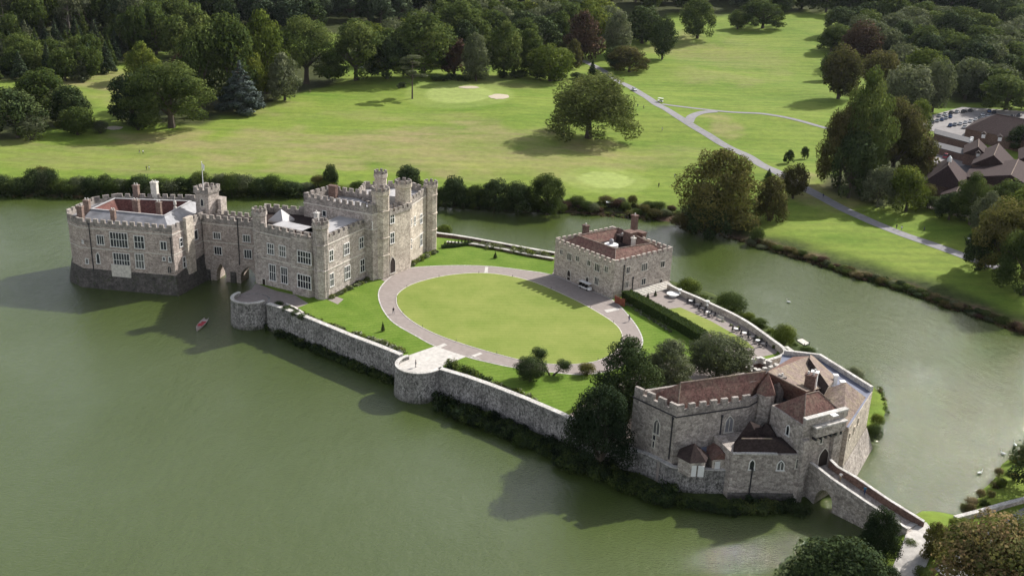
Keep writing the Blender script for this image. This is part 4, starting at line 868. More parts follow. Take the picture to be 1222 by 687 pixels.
# stair turret with conical tiled roof, chimneys
p = A2(911.5, 487, 13.0); st = part('stair_turret', MB().lathe((p[0], p[1], 0), [(1.75, 4), (1.75, 16.4)], 10), 'shade_toned_stone', t); part('turret_roof', MB().lathe((p[0], p[1], 0), [(2.0, 16.4), (0.05, 20.2)], 6, 0.3), 'red_tile', st)
p = A2(927, 482, 12.5); chimney(t, p, 1.4, 1.4, 10, 18.4, 0.4, 'parapet_stone', 2); p = A2(895, 470, 15); chimney(t, p, 1.3, 1.1, 14.6, 18.0, 0.4, 'parapet_stone', 0)
p = A2(965.5, 463, 16.3); chimney(t, p, 1.9, 1.3, 14.5, 19.2, -0.4, 'brown_brick', 2); p = A2(971, 455.5, 16.5); chimney(t, p, 1.2, 1.0, 14.5, 18.7, -0.4, 'white_paint', 1)
p = A2(997.5, 448, 15); chimney(t, p, 0.7, 0.7, 13, 15.2, 0, 'white_paint', 0); p = A2(1005.5, 457, 15); chimney(t, p, 0.8, 0.8, 13, 15.4, 0, 'white_paint', 0)
# barbican wing: low walled building in front with its own roofs
lw = ccw([A2(874.5, 541, 9.8), (52.45, 163.0), (48.7, 170.5), (44.6, 171.6), (38.2, 169.0)])
part('front_building', MB().prism(lw, -1, 9.8), 'shade_toned_stone', t)
wa, wb = A2(874.5, 541, 9.8), (52.45, 163.0)
part('plinth', MB().prism(ccw([(wa[0]-0.1, wa[1]-0.3), (wb[0]+0.1, wb[1]-0.35), (wb[0], wb[1]+0.3), (wa[0], wa[1]+0.3)]), -1.5, [1.6, 1.6, 2.2, 2.2]), 'dark_plinth_stone', t)
window(t, wa, wb, 897.3, 554, 0.8, 1.9, 1, 1, True, 'white_frame'); window(t, wa, wb, 931.5, 555, 1.1, 1.8, 2, 1, True, 'white_frame'); window(t, wa, wb, 951.5, 553, 0.4, 1.8, 1, frame='pale_stone_trim')
pipe(t, wa, wb, 893.5, 560, 590)
q = [X(874.5, 540.5, 9.85), X(954.5, 540.5, 9.85), X(921.5, 523, 12.2), X(885, 523, 12.2)]; mb = MB(); mb.face(q); 
bl = [X(876, 528, 9.85), X(940, 520, 9.85)]; mb.face([q[0], q[3], bl[0]]); mb.face([q[3], q[2], bl[1], bl[0]]); mb.face([q[1], bl[1], q[2]]); part('front_roof', mb, 'dark_tile', t)
part('ridge_tiles', MB().tube([q[3], q[2]], 0.15, 6), 'lichen_tile', t); part('coping', MB().obox(wa, (wa[0]+8, wa[1]+(wb[1]-wa[1])*8/(wb[0]-wa[0])), 0.6, 9.8, 10.05), 'coping_stone', t)
ap = X(895, 502, 13.6); cs = [X(876, 528, 9.9), X(908, 528, 9.9), X(925, 515, 9.9), X(893, 512, 9.9)]
mb = MB(); [mb.face([cs[k], cs[(k+1) % 4], ap]) for k in range(4)]; part('kitchen_roof', mb, 'dark_tile', t)
ap = X(914, 504, 12.6); cs = [X(905, 524, 9.95), X(930, 526, 9.95), X(930, 510, 9.95), X(908, 510, 9.95)]
mb = MB(); [mb.face([cs[k], cs[(k+1) % 4], ap]) for k in range(4)]; part('porch_roof', mb, 'dark_tile', t)
# outer curtain under the chapel and front building
t = curtain('tall blotchy retaining wall under the chapel hut, topped with a white coping, left of the lancet windows', [(808,556.5),(830,558.5),(850,559),(875,559)], 5.6, 0.8, zpx=5.6)
# yard huts
c = A2(826.5, 546, 7.4); t = thing('octagonal_hut', (c[0], c[1], 4.9), 'small stone hut with a dark pyramid roof and white doors in the gatehouse yard', 'hut')
part('walls', MB().lathe((c[0], c[1], 0), [(2.7, 4.9), (2.7, 7.9)], 6, 0.2), 'shade_toned_stone', t); part('roof', MB().lathe((c[0], c[1], 0), [(3.1, 7.9), (0.05, 10.4)], 6, 0.2), 'dark_tile', t)
mb = MB(); mb.box((c[0]-0.2, c[1]-2.42, 6.1), (1.2, 0.12, 2.2), 0.0); mb.box((c[0]+1.25, c[1]-2.42, 6.1), (1.1, 0.12, 2.2), 0.0); part('door', mb, 'white_paint', t)
c = A2(861, 546, 7.0); t = thing('stone_shed', (c[0], c[1], 4.9), 'small gabled shed with brown tiles and white end against the front building', 'shed')
sp = ccw([(c[0]-1.9, c[1]-1.6), (c[0]+1.6, c[1]-0.9), (c[0]+1.1, c[1]+3.3), (c[0]-2.4, c[1]+2.6)]); part('walls', MB().prism(sp, 4.9, 7.4), 'maiden_stone', t)
m0, m1 = ((sp[0][0]+sp[1][0])/2, (sp[0][1]+sp[1][1])/2), ((sp[2][0]+sp[3][0])/2, (sp[2][1]+sp[3][1])/2); oo = inset(sp, -0.25)
mb = MB(); mb.face([(*oo[0], 7.35), (*m0, 8.8), (*m1, 8.8), (*oo[3], 7.35)]); mb.face([(*oo[1], 7.35), (*oo[2], 7.35), (*m1, 8.8), (*m0, 8.8)]); mb.face([(*sp[0], 7.4), (*sp[1], 7.4), (*m0, 8.75)]); part('roof', mb, 'red_tile', t)
dd = (Vector(sp[1])-Vector(sp[0])).normalized(); mb = MB(); cc = Vector(sp[0])+dd*1.0; mb.box((cc.x, cc.y-0.05, 6.0), (1.0, 0.1, 2.0), math.atan2(dd.y, dd.x)); part('door', mb, 'white_paint', t)
c = A2(844, 535, 7.0); t = thing('lean_to_store', (c[0], c[1], 4.9), 'blue-grey lead roofed lean-to between the pyramid roofed hut and the gabled shed', 'store')
pp = ccw([(c[0]-1.8, c[1]-1.6), (c[0]+1.6, c[1]-1.2), (c[0]+1.4, c[1]+1.8), (c[0]-2.0, c[1]+1.6)]); part('walls', MB().prism(pp, 4.9, [7.2, 7.2, 8.0, 8.0], False), 'shade_toned_stone', t); op = inset(pp, -0.2); part('roof', MB().prism(op, [7.2, 7.2, 8.0, 8.0], [7.35, 7.35, 8.15, 8.15], True, True), 'blue_lead', t)
# ruined battlements at the end of the tea terrace
t = thing('ruined_barbican', (*A2(905, 437, 6), 4.9), 'roofless crumbling battlemented enclosure between the round bush and the lichen roofed range', 'ruin')
bp = ccw([A2(884, 433, 8), A2(907, 428.5, 8), A2(932, 439, 8), A2(903, 446, 8)]); part('walls', ring(MB(), bp, 0.8, 4, 7.5), 'brown_brick', t)
mb = MB(); crenel(mb, close(inset(bp, 0.4)), 7.5, 7.9, 8.8, 0.78, 0.8, 0.8); part('battlements', weld(mb), 'coping_stone', t)
# ---------------------------------------------------------------- stone bridge
t = thing('stone_bridge', (63, 160, 0), 'narrow stone footbridge with pale copings from the arched gate to the near bank', 'bridge')
N1 = [at(978, 559, 7.3), at(993.6, 571.4, 7.0), at(1037, 600.5, 5.6), at(1083, 630.5, 4.0)]; F1 = [at(1000, 557, 7.3), at(1022, 569.5, 7.0), at(1060, 595.5, 5.6), at(1103, 622, 4.0)]
dz = [6.2, 5.9, 4.5, 2.9]
a_, b_ = N1[0], N1[-1]; wv_ = [(F1[i]-N1[i]).to_2d().length for i in range(4)]
an, bn = Vector((N1[0].x, N1[0].y)), Vector((N1[-1].x, N1[-1].y)); L = (bn-an).length; dd = (bn-an)/L
def deckz(s): return float(np.interp(s/L, [0, 0.2, 0.6, 1.0], dz))
sA = hit_wall(971, 600, an, bn)[0]; sB = hit_wall(993.5, 605, an, bn)[0]; zA = hit_wall(983, 584, an, bn)[1]
mb = arch_wall(MB(), an-dd*3, bn, -1.5, lambda s: deckz(s-3), 5.2, [(max(0.3, sA+3), sB+3, 0.5, zA), (L*0.62+3, L*0.62+7.5, 0.3, 2.8)], pointed=False); part('bridge_body', mb, 'shade_toned_stone', t)
for nm, ln in (('near', N1), ('far', F1)):
    base = [(p.x, p.y) for p in ln]; zz = [p.z for p in ln]
    if nm == 'near': base = [(base[0][0]-1.5, base[0][1]+2.2)]+base; zz = [7.6]+zz
    else: base = [(base[0][0]-1.0, base[0][1]+1.8)]+base; zz = [7.8]+zz
    pm = part('parapet', wall_strip(MB(), base, 0.5, [z-2.2 for z in zz], zz), 'brown_brick' if nm == 'far' else 'shade_toned_stone', t)
    part('coping', wall_strip(MB(), base, 0.6, zz, [z+0.12 for z in zz]), 'coping_stone', pm)
# ================================================================ TREES AND SHRUBS
leafm('oak_leaves', (0.024, 0.042, 0.012), (0.060, 0.086, 0.024), (0.115, 0.138, 0.040))
leafm('lime_leaves', (0.045, 0.068, 0.012), (0.095, 0.125, 0.022), (0.15, 0.165, 0.03))
leafm('dark_leaves', (0.014, 0.027, 0.012), (0.036, 0.054, 0.020), (0.070, 0.090, 0.032), 0.12)
leafm('pine_needles', (0.018, 0.032, 0.018), (0.040, 0.058, 0.032), (0.062, 0.082, 0.042), 0.1)
leafm('olive_leaves', (0.045, 0.060, 0.018), (0.095, 0.115, 0.034), (0.15, 0.165, 0.055))
leafm('grey_leaves', (0.055, 0.068, 0.040), (0.110, 0.125, 0.072), (0.17, 0.18, 0.11))
leafm('brown_leaves', (0.040, 0.036, 0.017), (0.082, 0.070, 0.028), (0.13, 0.11, 0.04))
leafm('copper_leaves', (0.034, 0.018, 0.016), (0.062, 0.036, 0.026), (0.09, 0.058, 0.036), 0.15)
leafm('spruce_blue', (0.028, 0.040, 0.036), (0.06, 0.078, 0.070), (0.11, 0.13, 0.12), 0.08)
leafm('golden_leaves', (0.052, 0.052, 0.016), (0.115, 0.105, 0.032), (0.18, 0.155, 0.055))
leafm('yew_leaves', (0.008, 0.016, 0.008), (0.018, 0.030, 0.013), (0.036, 0.052, 0.018), 0.08)
leafm('flower_leaves', (0.11, 0.14, 0.06), (0.21, 0.22, 0.12), (0.52, 0.50, 0.40))
leafm('reed_stems', (0.09, 0.065, 0.035), (0.15, 0.11, 0.06), (0.20, 0.17, 0.09))
leafm('red_flowering', (0.045, 0.050, 0.018), (0.10, 0.11, 0.036), (0.21, 0.14, 0.07))
plain('bark', (0.09, 0.075, 0.06), 0.95, 0.1, var=0.4, scale=3); plain('pale_bark', (0.22, 0.19, 0.16), 0.95, 0.1, var=0.3)
def crown_mesh(name, lobes, nface, leaf, seed, flat=0.0, spread=0.75, inner=0.22, droop=0.0):
    """lobes: (x, y, z, rx, ry, rz); leaf size in model units; returns mesh with a per-face-corner 'leaf' tone"""
    r = np.random.default_rng(seed); L = np.array(lobes, float); area = (L[:, 3]*L[:, 4]+L[:, 3]*L[:, 5]+L[:, 4]*L[:, 5]); pr = area/area.sum()
    k = r.choice(len(L), nface, p=pr); d = r.normal(size=(nface, 3)); d /= np.linalg.norm(d, axis=1)[:, None]
    rad = np.where(r.random(nface) < inner, r.uniform(0.35, 0.85, nface), r.uniform(0.84, 1.10, nface)**1.0)
    # bumpy lobes
    ph = r.uniform(0, 6.28, (len(L), 3)); bump = 1+0.13*np.sin(d[:, 0]*5+ph[k, 0])*np.sin(d[:, 1]*5+ph[k, 1])+0.10*np.sin(d[:, 2]*7+ph[k, 2])
    C = L[k, :3]+d*L[k, 3:6]*(rad*bump)[:, None]; n = d/L[k, 3:6]; n /= np.linalg.norm(n, axis=1)[:, None]
    cc = L[:, :3].mean(0); o = C-cc; o /= (np.linalg.norm(o, axis=1)[:, None]+1e-6)
    nn = n+spread*r.normal(size=(nface, 3))*0.6; nn[:, 2] += 0.25-droop; nn /= np.linalg.norm(nn, axis=1)[:, None]
    dt = (nn*n).sum(1); nn[dt < 0] *= -1
    if flat: nn[:, 2] += flat; nn /= np.linalg.norm(nn, axis=1)[:, None]
    u = np.cross(nn, r.normal(size=(nface, 3))); u /= np.linalg.norm(u, axis=1)[:, None]; v = np.cross(nn, u)
    sz = leaf*r.uniform(0.55, 1.35, nface)[:, None]; asp = r.uniform(0.55, 1.0, nface)[:, None]
    j = lambda: r.uniform(0.6, 1.25, (nface, 1))
    P = np.stack([C-u*sz*j(), C-v*sz*asp*j()+nn*sz*0.18, C+u*sz*j(), C+v*sz*asp*j()+nn*sz*0.18], 1)
    me = bpy.data.meshes.new(name); N = nface*4
    me.vertices.add(N); me.vertices.foreach_set('co', P.reshape(-1)); me.loops.add(N); me.loops.foreach_set('vertex_index', np.arange(N))
    me.polygons.add(nface); me.polygons.foreach_set('loop_start', np.arange(0, N, 4)); me.update(calc_edges=True)
    tone = np.clip(0.62*r.random(len(L))[k]+0.42*r.random(nface)+0.04, 0, 1); a = me.attributes.new('leaf', 'FLOAT', 'POINT'); a.data.foreach_set('value', np.repeat(tone, 4).astype(np.float32))
    sn = n*0.62+o*0.32+r.normal(size=(nface, 3))*0.34; sn /= np.linalg.norm(sn, axis=1)[:, None]
    me.polygons.foreach_set('use_smooth', np.ones(nface, bool)); me.normals_split_custom_set_from_vertices(np.repeat(sn, 4, 0).tolist())
    return me
def lobes_for(kind, seed):
    """unit model: crown width 1 (radius .5), height 1"""
    r = random.Random(seed); L = []; U_ = r.uniform
    if kind == 'oak':
        for i in range(30):
            a = i*2.4+U_(-.5, .5); q = math.sqrt((i+.5)/30)*U_(.8, 1.12); z = 0.28+0.50*math.sqrt(max(0, 1-min(1, q*q*0.9)))*U_(.6, 1.08)
            rr = U_(.08, .17)*(1-0.2*q); L.append((q*.36*math.cos(a), q*.36*math.sin(a), z, rr, rr, rr*.95))
        for i in range(16):
            a = U_(0, 6.28); L.append((.40*math.cos(a)*U_(.6, 1.1), .40*math.sin(a)*U_(.6, 1.1), U_(.12, .40), .11, .11, .09))
        L.append((0, 0, .48, .26, .26, .26))
    elif kind == 'spread':
        for i in range(44):
            zz = (i+.5)/44; a = i*2.4+U_(-.4, .4); q = math.sqrt(1-zz*zz)*U_(.85, 1.08); rr = U_(.07, .14); L.append((q*.40*math.cos(a), q*.40*math.sin(a), .14+zz*.62, rr, rr, rr))
        for i in range(14):
            a = U_(0, 6.28); L.append((.26*math.cos(a)*U_(.3, 1), .26*math.sin(a)*U_(.3, 1), U_(.3, .6), .12, .12, .12))
    elif kind == 'round':
        for i in range(32):
            z = 1-2*(i+.5)/32; a = i*2.4+U_(-.3, .3); q = math.sqrt(1-z*z)*U_(.85, 1.08); rr = U_(.09, .16); L.append((q*.36*math.cos(a), q*.36*math.sin(a), .52+z*.36, rr, rr, rr*1.1))
        L.append((0, 0, .5, .33, .33, .36))
    elif kind == 'tall':
        for i in range(30):
            t = (i+.5)/30; z = .12+.80*t; q = .38*math.sin(math.pi*min(1, (t*.86+.16)))**.7; a = i*2.4+U_(-.4, .4); rr = U_(.11, .19)*(1-.35*t)
            L.append((q*U_(.5, 1)*math.cos(a), q*U_(.5, 1)*math.sin(a), z, rr, rr, rr*U_(.8, 1.1)*.8))
        L.append((0, 0, .45, .26, .26, .34))
    elif kind == 'conifer':
        for i in range(34):
            t = (i+.5)/34; z = .06+.86*t; q = .42*(1-t)**.85; a = i*2.4; rr = .05+.13*(1-t); L.append((q*math.cos(a), q*math.sin(a), z, rr, rr, rr*.42))
        L.append((0, 0, .35, .22, .22, .3)); L.append((0, 0, .93, .04, .04, .08))
    elif kind == 'pine':
        for i in range(15):
            a = U_(0, 6.28); q = U_(.05, .34); z = U_(.55, .95); rr = U_(.12, .2)*(1.1-abs(z-.75)); L.append((q*math.cos(a), q*math.sin(a), z, rr, rr, rr*.38))
    elif kind == 'cedar':
        for z, q, rr in ((.42, .30, .12), (.47, .28, .10), (.60, .34, .15), (.62, .30, .13), (.72, .32, .15), (.75, .22, .12), (.84, .26, .15), (.88, .2, .13), (.97, .06, .2), (.93, .16, .14)):
            a = U_(0, 6.28); L.append((q*math.cos(a), q*math.sin(a), z, rr, rr, .032))
    elif kind == 'bush':
        for i in range(14):
            a = i*2.4; q = math.sqrt((i+.5)/14)*.34; rr = U_(.14, .22); L.append((q*math.cos(a), q*math.sin(a), .22+.50*math.sqrt(max(0, 1-(q/.42)**2))*U_(.7, 1), rr, rr, rr*1.25))
        L.append((0, 0, .3, .36, .36, .34))
    elif kind == 'yew':
        for i in range(36):
            t = (i+.5)/36; z = .05+.84*t; q = .36*(1-t**2.2)**.6; a = i*2.4+U_(-.4, .4); rr = U_(.11, .19)*(1-.3*t); L.append((q*math.cos(a), q*math.sin(a), z, rr, rr, rr*1.05))
        L.append((0, 0, .42, .32, .32, .4))
    elif kind == 'cone':
        for i in range(10):
            t = i/9; rr = .42*(1-t)+.05; L.append((0, 0, .1+.82*t, rr, rr, .09))
    elif kind == 'ball':
        L.append((0, 0, .5, .45, .45, .45)); L += [(U_(-.2, .2), U_(-.2, .2), U_(.4, .75), .25, .25, .22) for _ in range(6)]
    return L
def fit(L, zmin):
    A = np.array(L, float); lo = (A[:, :3]-A[:, 3:6]).min(0); hi = (A[:, :3]+A[:, 3:6]).max(0); sx = 1/(hi[0]-lo[0]); sy = 1/(hi[1]-lo[1]); sz = (1-zmin)/(hi[2]-lo[2])
    A[:, 0] = (A[:, 0]-(lo[0]+hi[0])/2)*sx; A[:, 1] = (A[:, 1]-(lo[1]+hi[1])/2)*sy; A[:, 2] = zmin+(A[:, 2]-lo[2])*sz; A[:, 3] *= sx; A[:, 4] *= sy; A[:, 5] *= sz; return A.tolist()
ZMIN = {'oak': .07, 'round': .05, 'tall': .05, 'conifer': .02, 'pine': .42, 'spread': .02, 'cedar': .26, 'bush': -.05, 'yew': -.02, 'cone': .03, 'ball': .04}
def trunk_mesh(kind, seed):
    r = random.Random(seed+99); mb = MB()
    if kind in ('oak', 'round', 'tall', 'ball', 'spread'):
        mb.tube([(0, 0, -.03), (0, 0, .1), (.01, 0, .28), (0, .01, .5)], [.045, .034, .028, .014], 8)
        for i in range(7):
            a = i*2.4; q = r.uniform(.2, .34); z = r.uniform(.18, .34); mb.tube([(0, 0, z-.03), (q*.5*math.cos(a), q*.5*math.sin(a), z+.12), (q*math.cos(a), q*math.sin(a), z+.26)], [.018, .012, .005], 6)
    elif kind in ('conifer', 'pine', 'cedar', 'cone'):
        mb.tube([(0, 0, -.03), (0, 0, .3), (.006, 0, .7), (0, 0, .97)], [.03, .022, .014, .004], 8)
        if kind != 'cone':
            for i in range(12):
                a = i*2.4; z = r.uniform(.3, .85); q = r.uniform(.15, .32); mb.tube([(0, 0, z), (q*math.cos(a), q*math.sin(a), z+.03)], [.009, .003], 5)
    else:
        for i in range(5):
            a = i*1.26; mb.tube([(.02*math.cos(a), .02*math.sin(a), -.03), (.16*math.cos(a), .16*math.sin(a), .3), (.22*math.cos(a), .22*math.sin(a), .55)], [.022, .014, .005], 6)
    return mb.mesh('trunk')
_lib = {}
LEAF = {'far': (4200, .030), 'mid': (9500, .0205), 'near': (26000, .0125)}
def proto(kind, mat, lod, var):
    key = (kind, mat, lod, var)
    if key not in _lib:
        nf, lf = LEAF[lod]
        if kind in ('cedar', 'pine'): nf = int(nf*.6)
        if kind in ('bush', 'ball', 'cone') : nf = int(nf*.6)
        sd_ = (hash(kind) % 1) + var*17+{'oak': 1, 'round': 2, 'tall': 3, 'conifer': 4, 'pine': 5, 'cedar': 6, 'bush': 7, 'yew': 8, 'cone': 9, 'ball': 10, 'spread': 11}[kind]
        gk = (kind, lod, var)
        if gk not in _lib: _lib[gk] = (crown_mesh('crown', fit(lobes_for(kind, sd_), ZMIN[kind]), nf, lf*(1.15 if kind in ('bush', 'ball', 'cone') else 1), sd_, flat=(.8 if kind in ('cedar', 'pine', 'conifer') else 0)), trunk_mesh(kind, sd_))
        cm_, tm_ = _lib[gk]; cm_ = cm_.copy(); cm_.materials.clear(); cm_.materials.append(MATS[mat]); tm_ = tm_.copy(); tm_.materials.clear(); tm_.materials.append(MATS['pale_bark' if kind == 'pine' else 'bark'])
        _lib[key] = (cm_, tm_)
    return _lib[key]
NAMES = {'oak': 'broadleaf_tree', 'round': 'round_tree', 'tall': 'tall_tree', 'conifer': 'conifer', 'pine': 'pine_tree', 'cedar': 'cedar_tree', 'spread': 'spreading_oak', 'bush': 'shrub', 'yew': 'yew_tree', 'cone': 'clipped_conifer', 'ball': 'clipped_tree'}
def plant(kind, loc, w_, h_, mat, label, cat='tree', group=None, lod='far', var=0, rz=None, name=None, lean=None):
    cm_, tm_ = proto(kind, mat, lod, var); rz = random.uniform(0, 6.28) if rz is None else rz
    r = bpy.data.objects.new(name or NAMES[kind], None); COL.objects.link(r); r.location = loc; r.rotation_euler = (lean[0] if lean else 0, lean[1] if lean else 0, rz); r.scale = (w_, w_, h_); tag(r, label, cat, group)
    c = bpy.data.objects.new('crown' if kind not in ('bush',) else 'foliage', cm_); COL.objects.link(c); c.parent = r
    tr = bpy.data.objects.new('trunk' if kind not in ('bush',) else 'stems', tm_); COL.objects.link(tr); tr.parent = r
    return r
def T(kind, px, py, wpx, hpx, mat, label, lod='far', var=0, cat='tree', group=None, z=None, **k):
    p = G(px, py) if z is None else at(px, py, z)
    ppm = F/depth(p.x, p.y, p.z); el = math.atan2(H-p.z, math.hypot(p.x, p.y)); w_ = wpx/ppm
    # picture height of an upright crown = height*cos(el) + half the width*sin(el)
    h_ = max(0.4, (hpx/ppm-0.30*w_*math.sin(el))/math.cos(el))
    return plant(kind, p, w_, h_, mat, label, cat, group, lod, var, **k)
O, R_, TL, CF, PI_, BU, YW = 'oak', 'round', 'tall', 'conifer', 'pine', 'bush', 'yew'
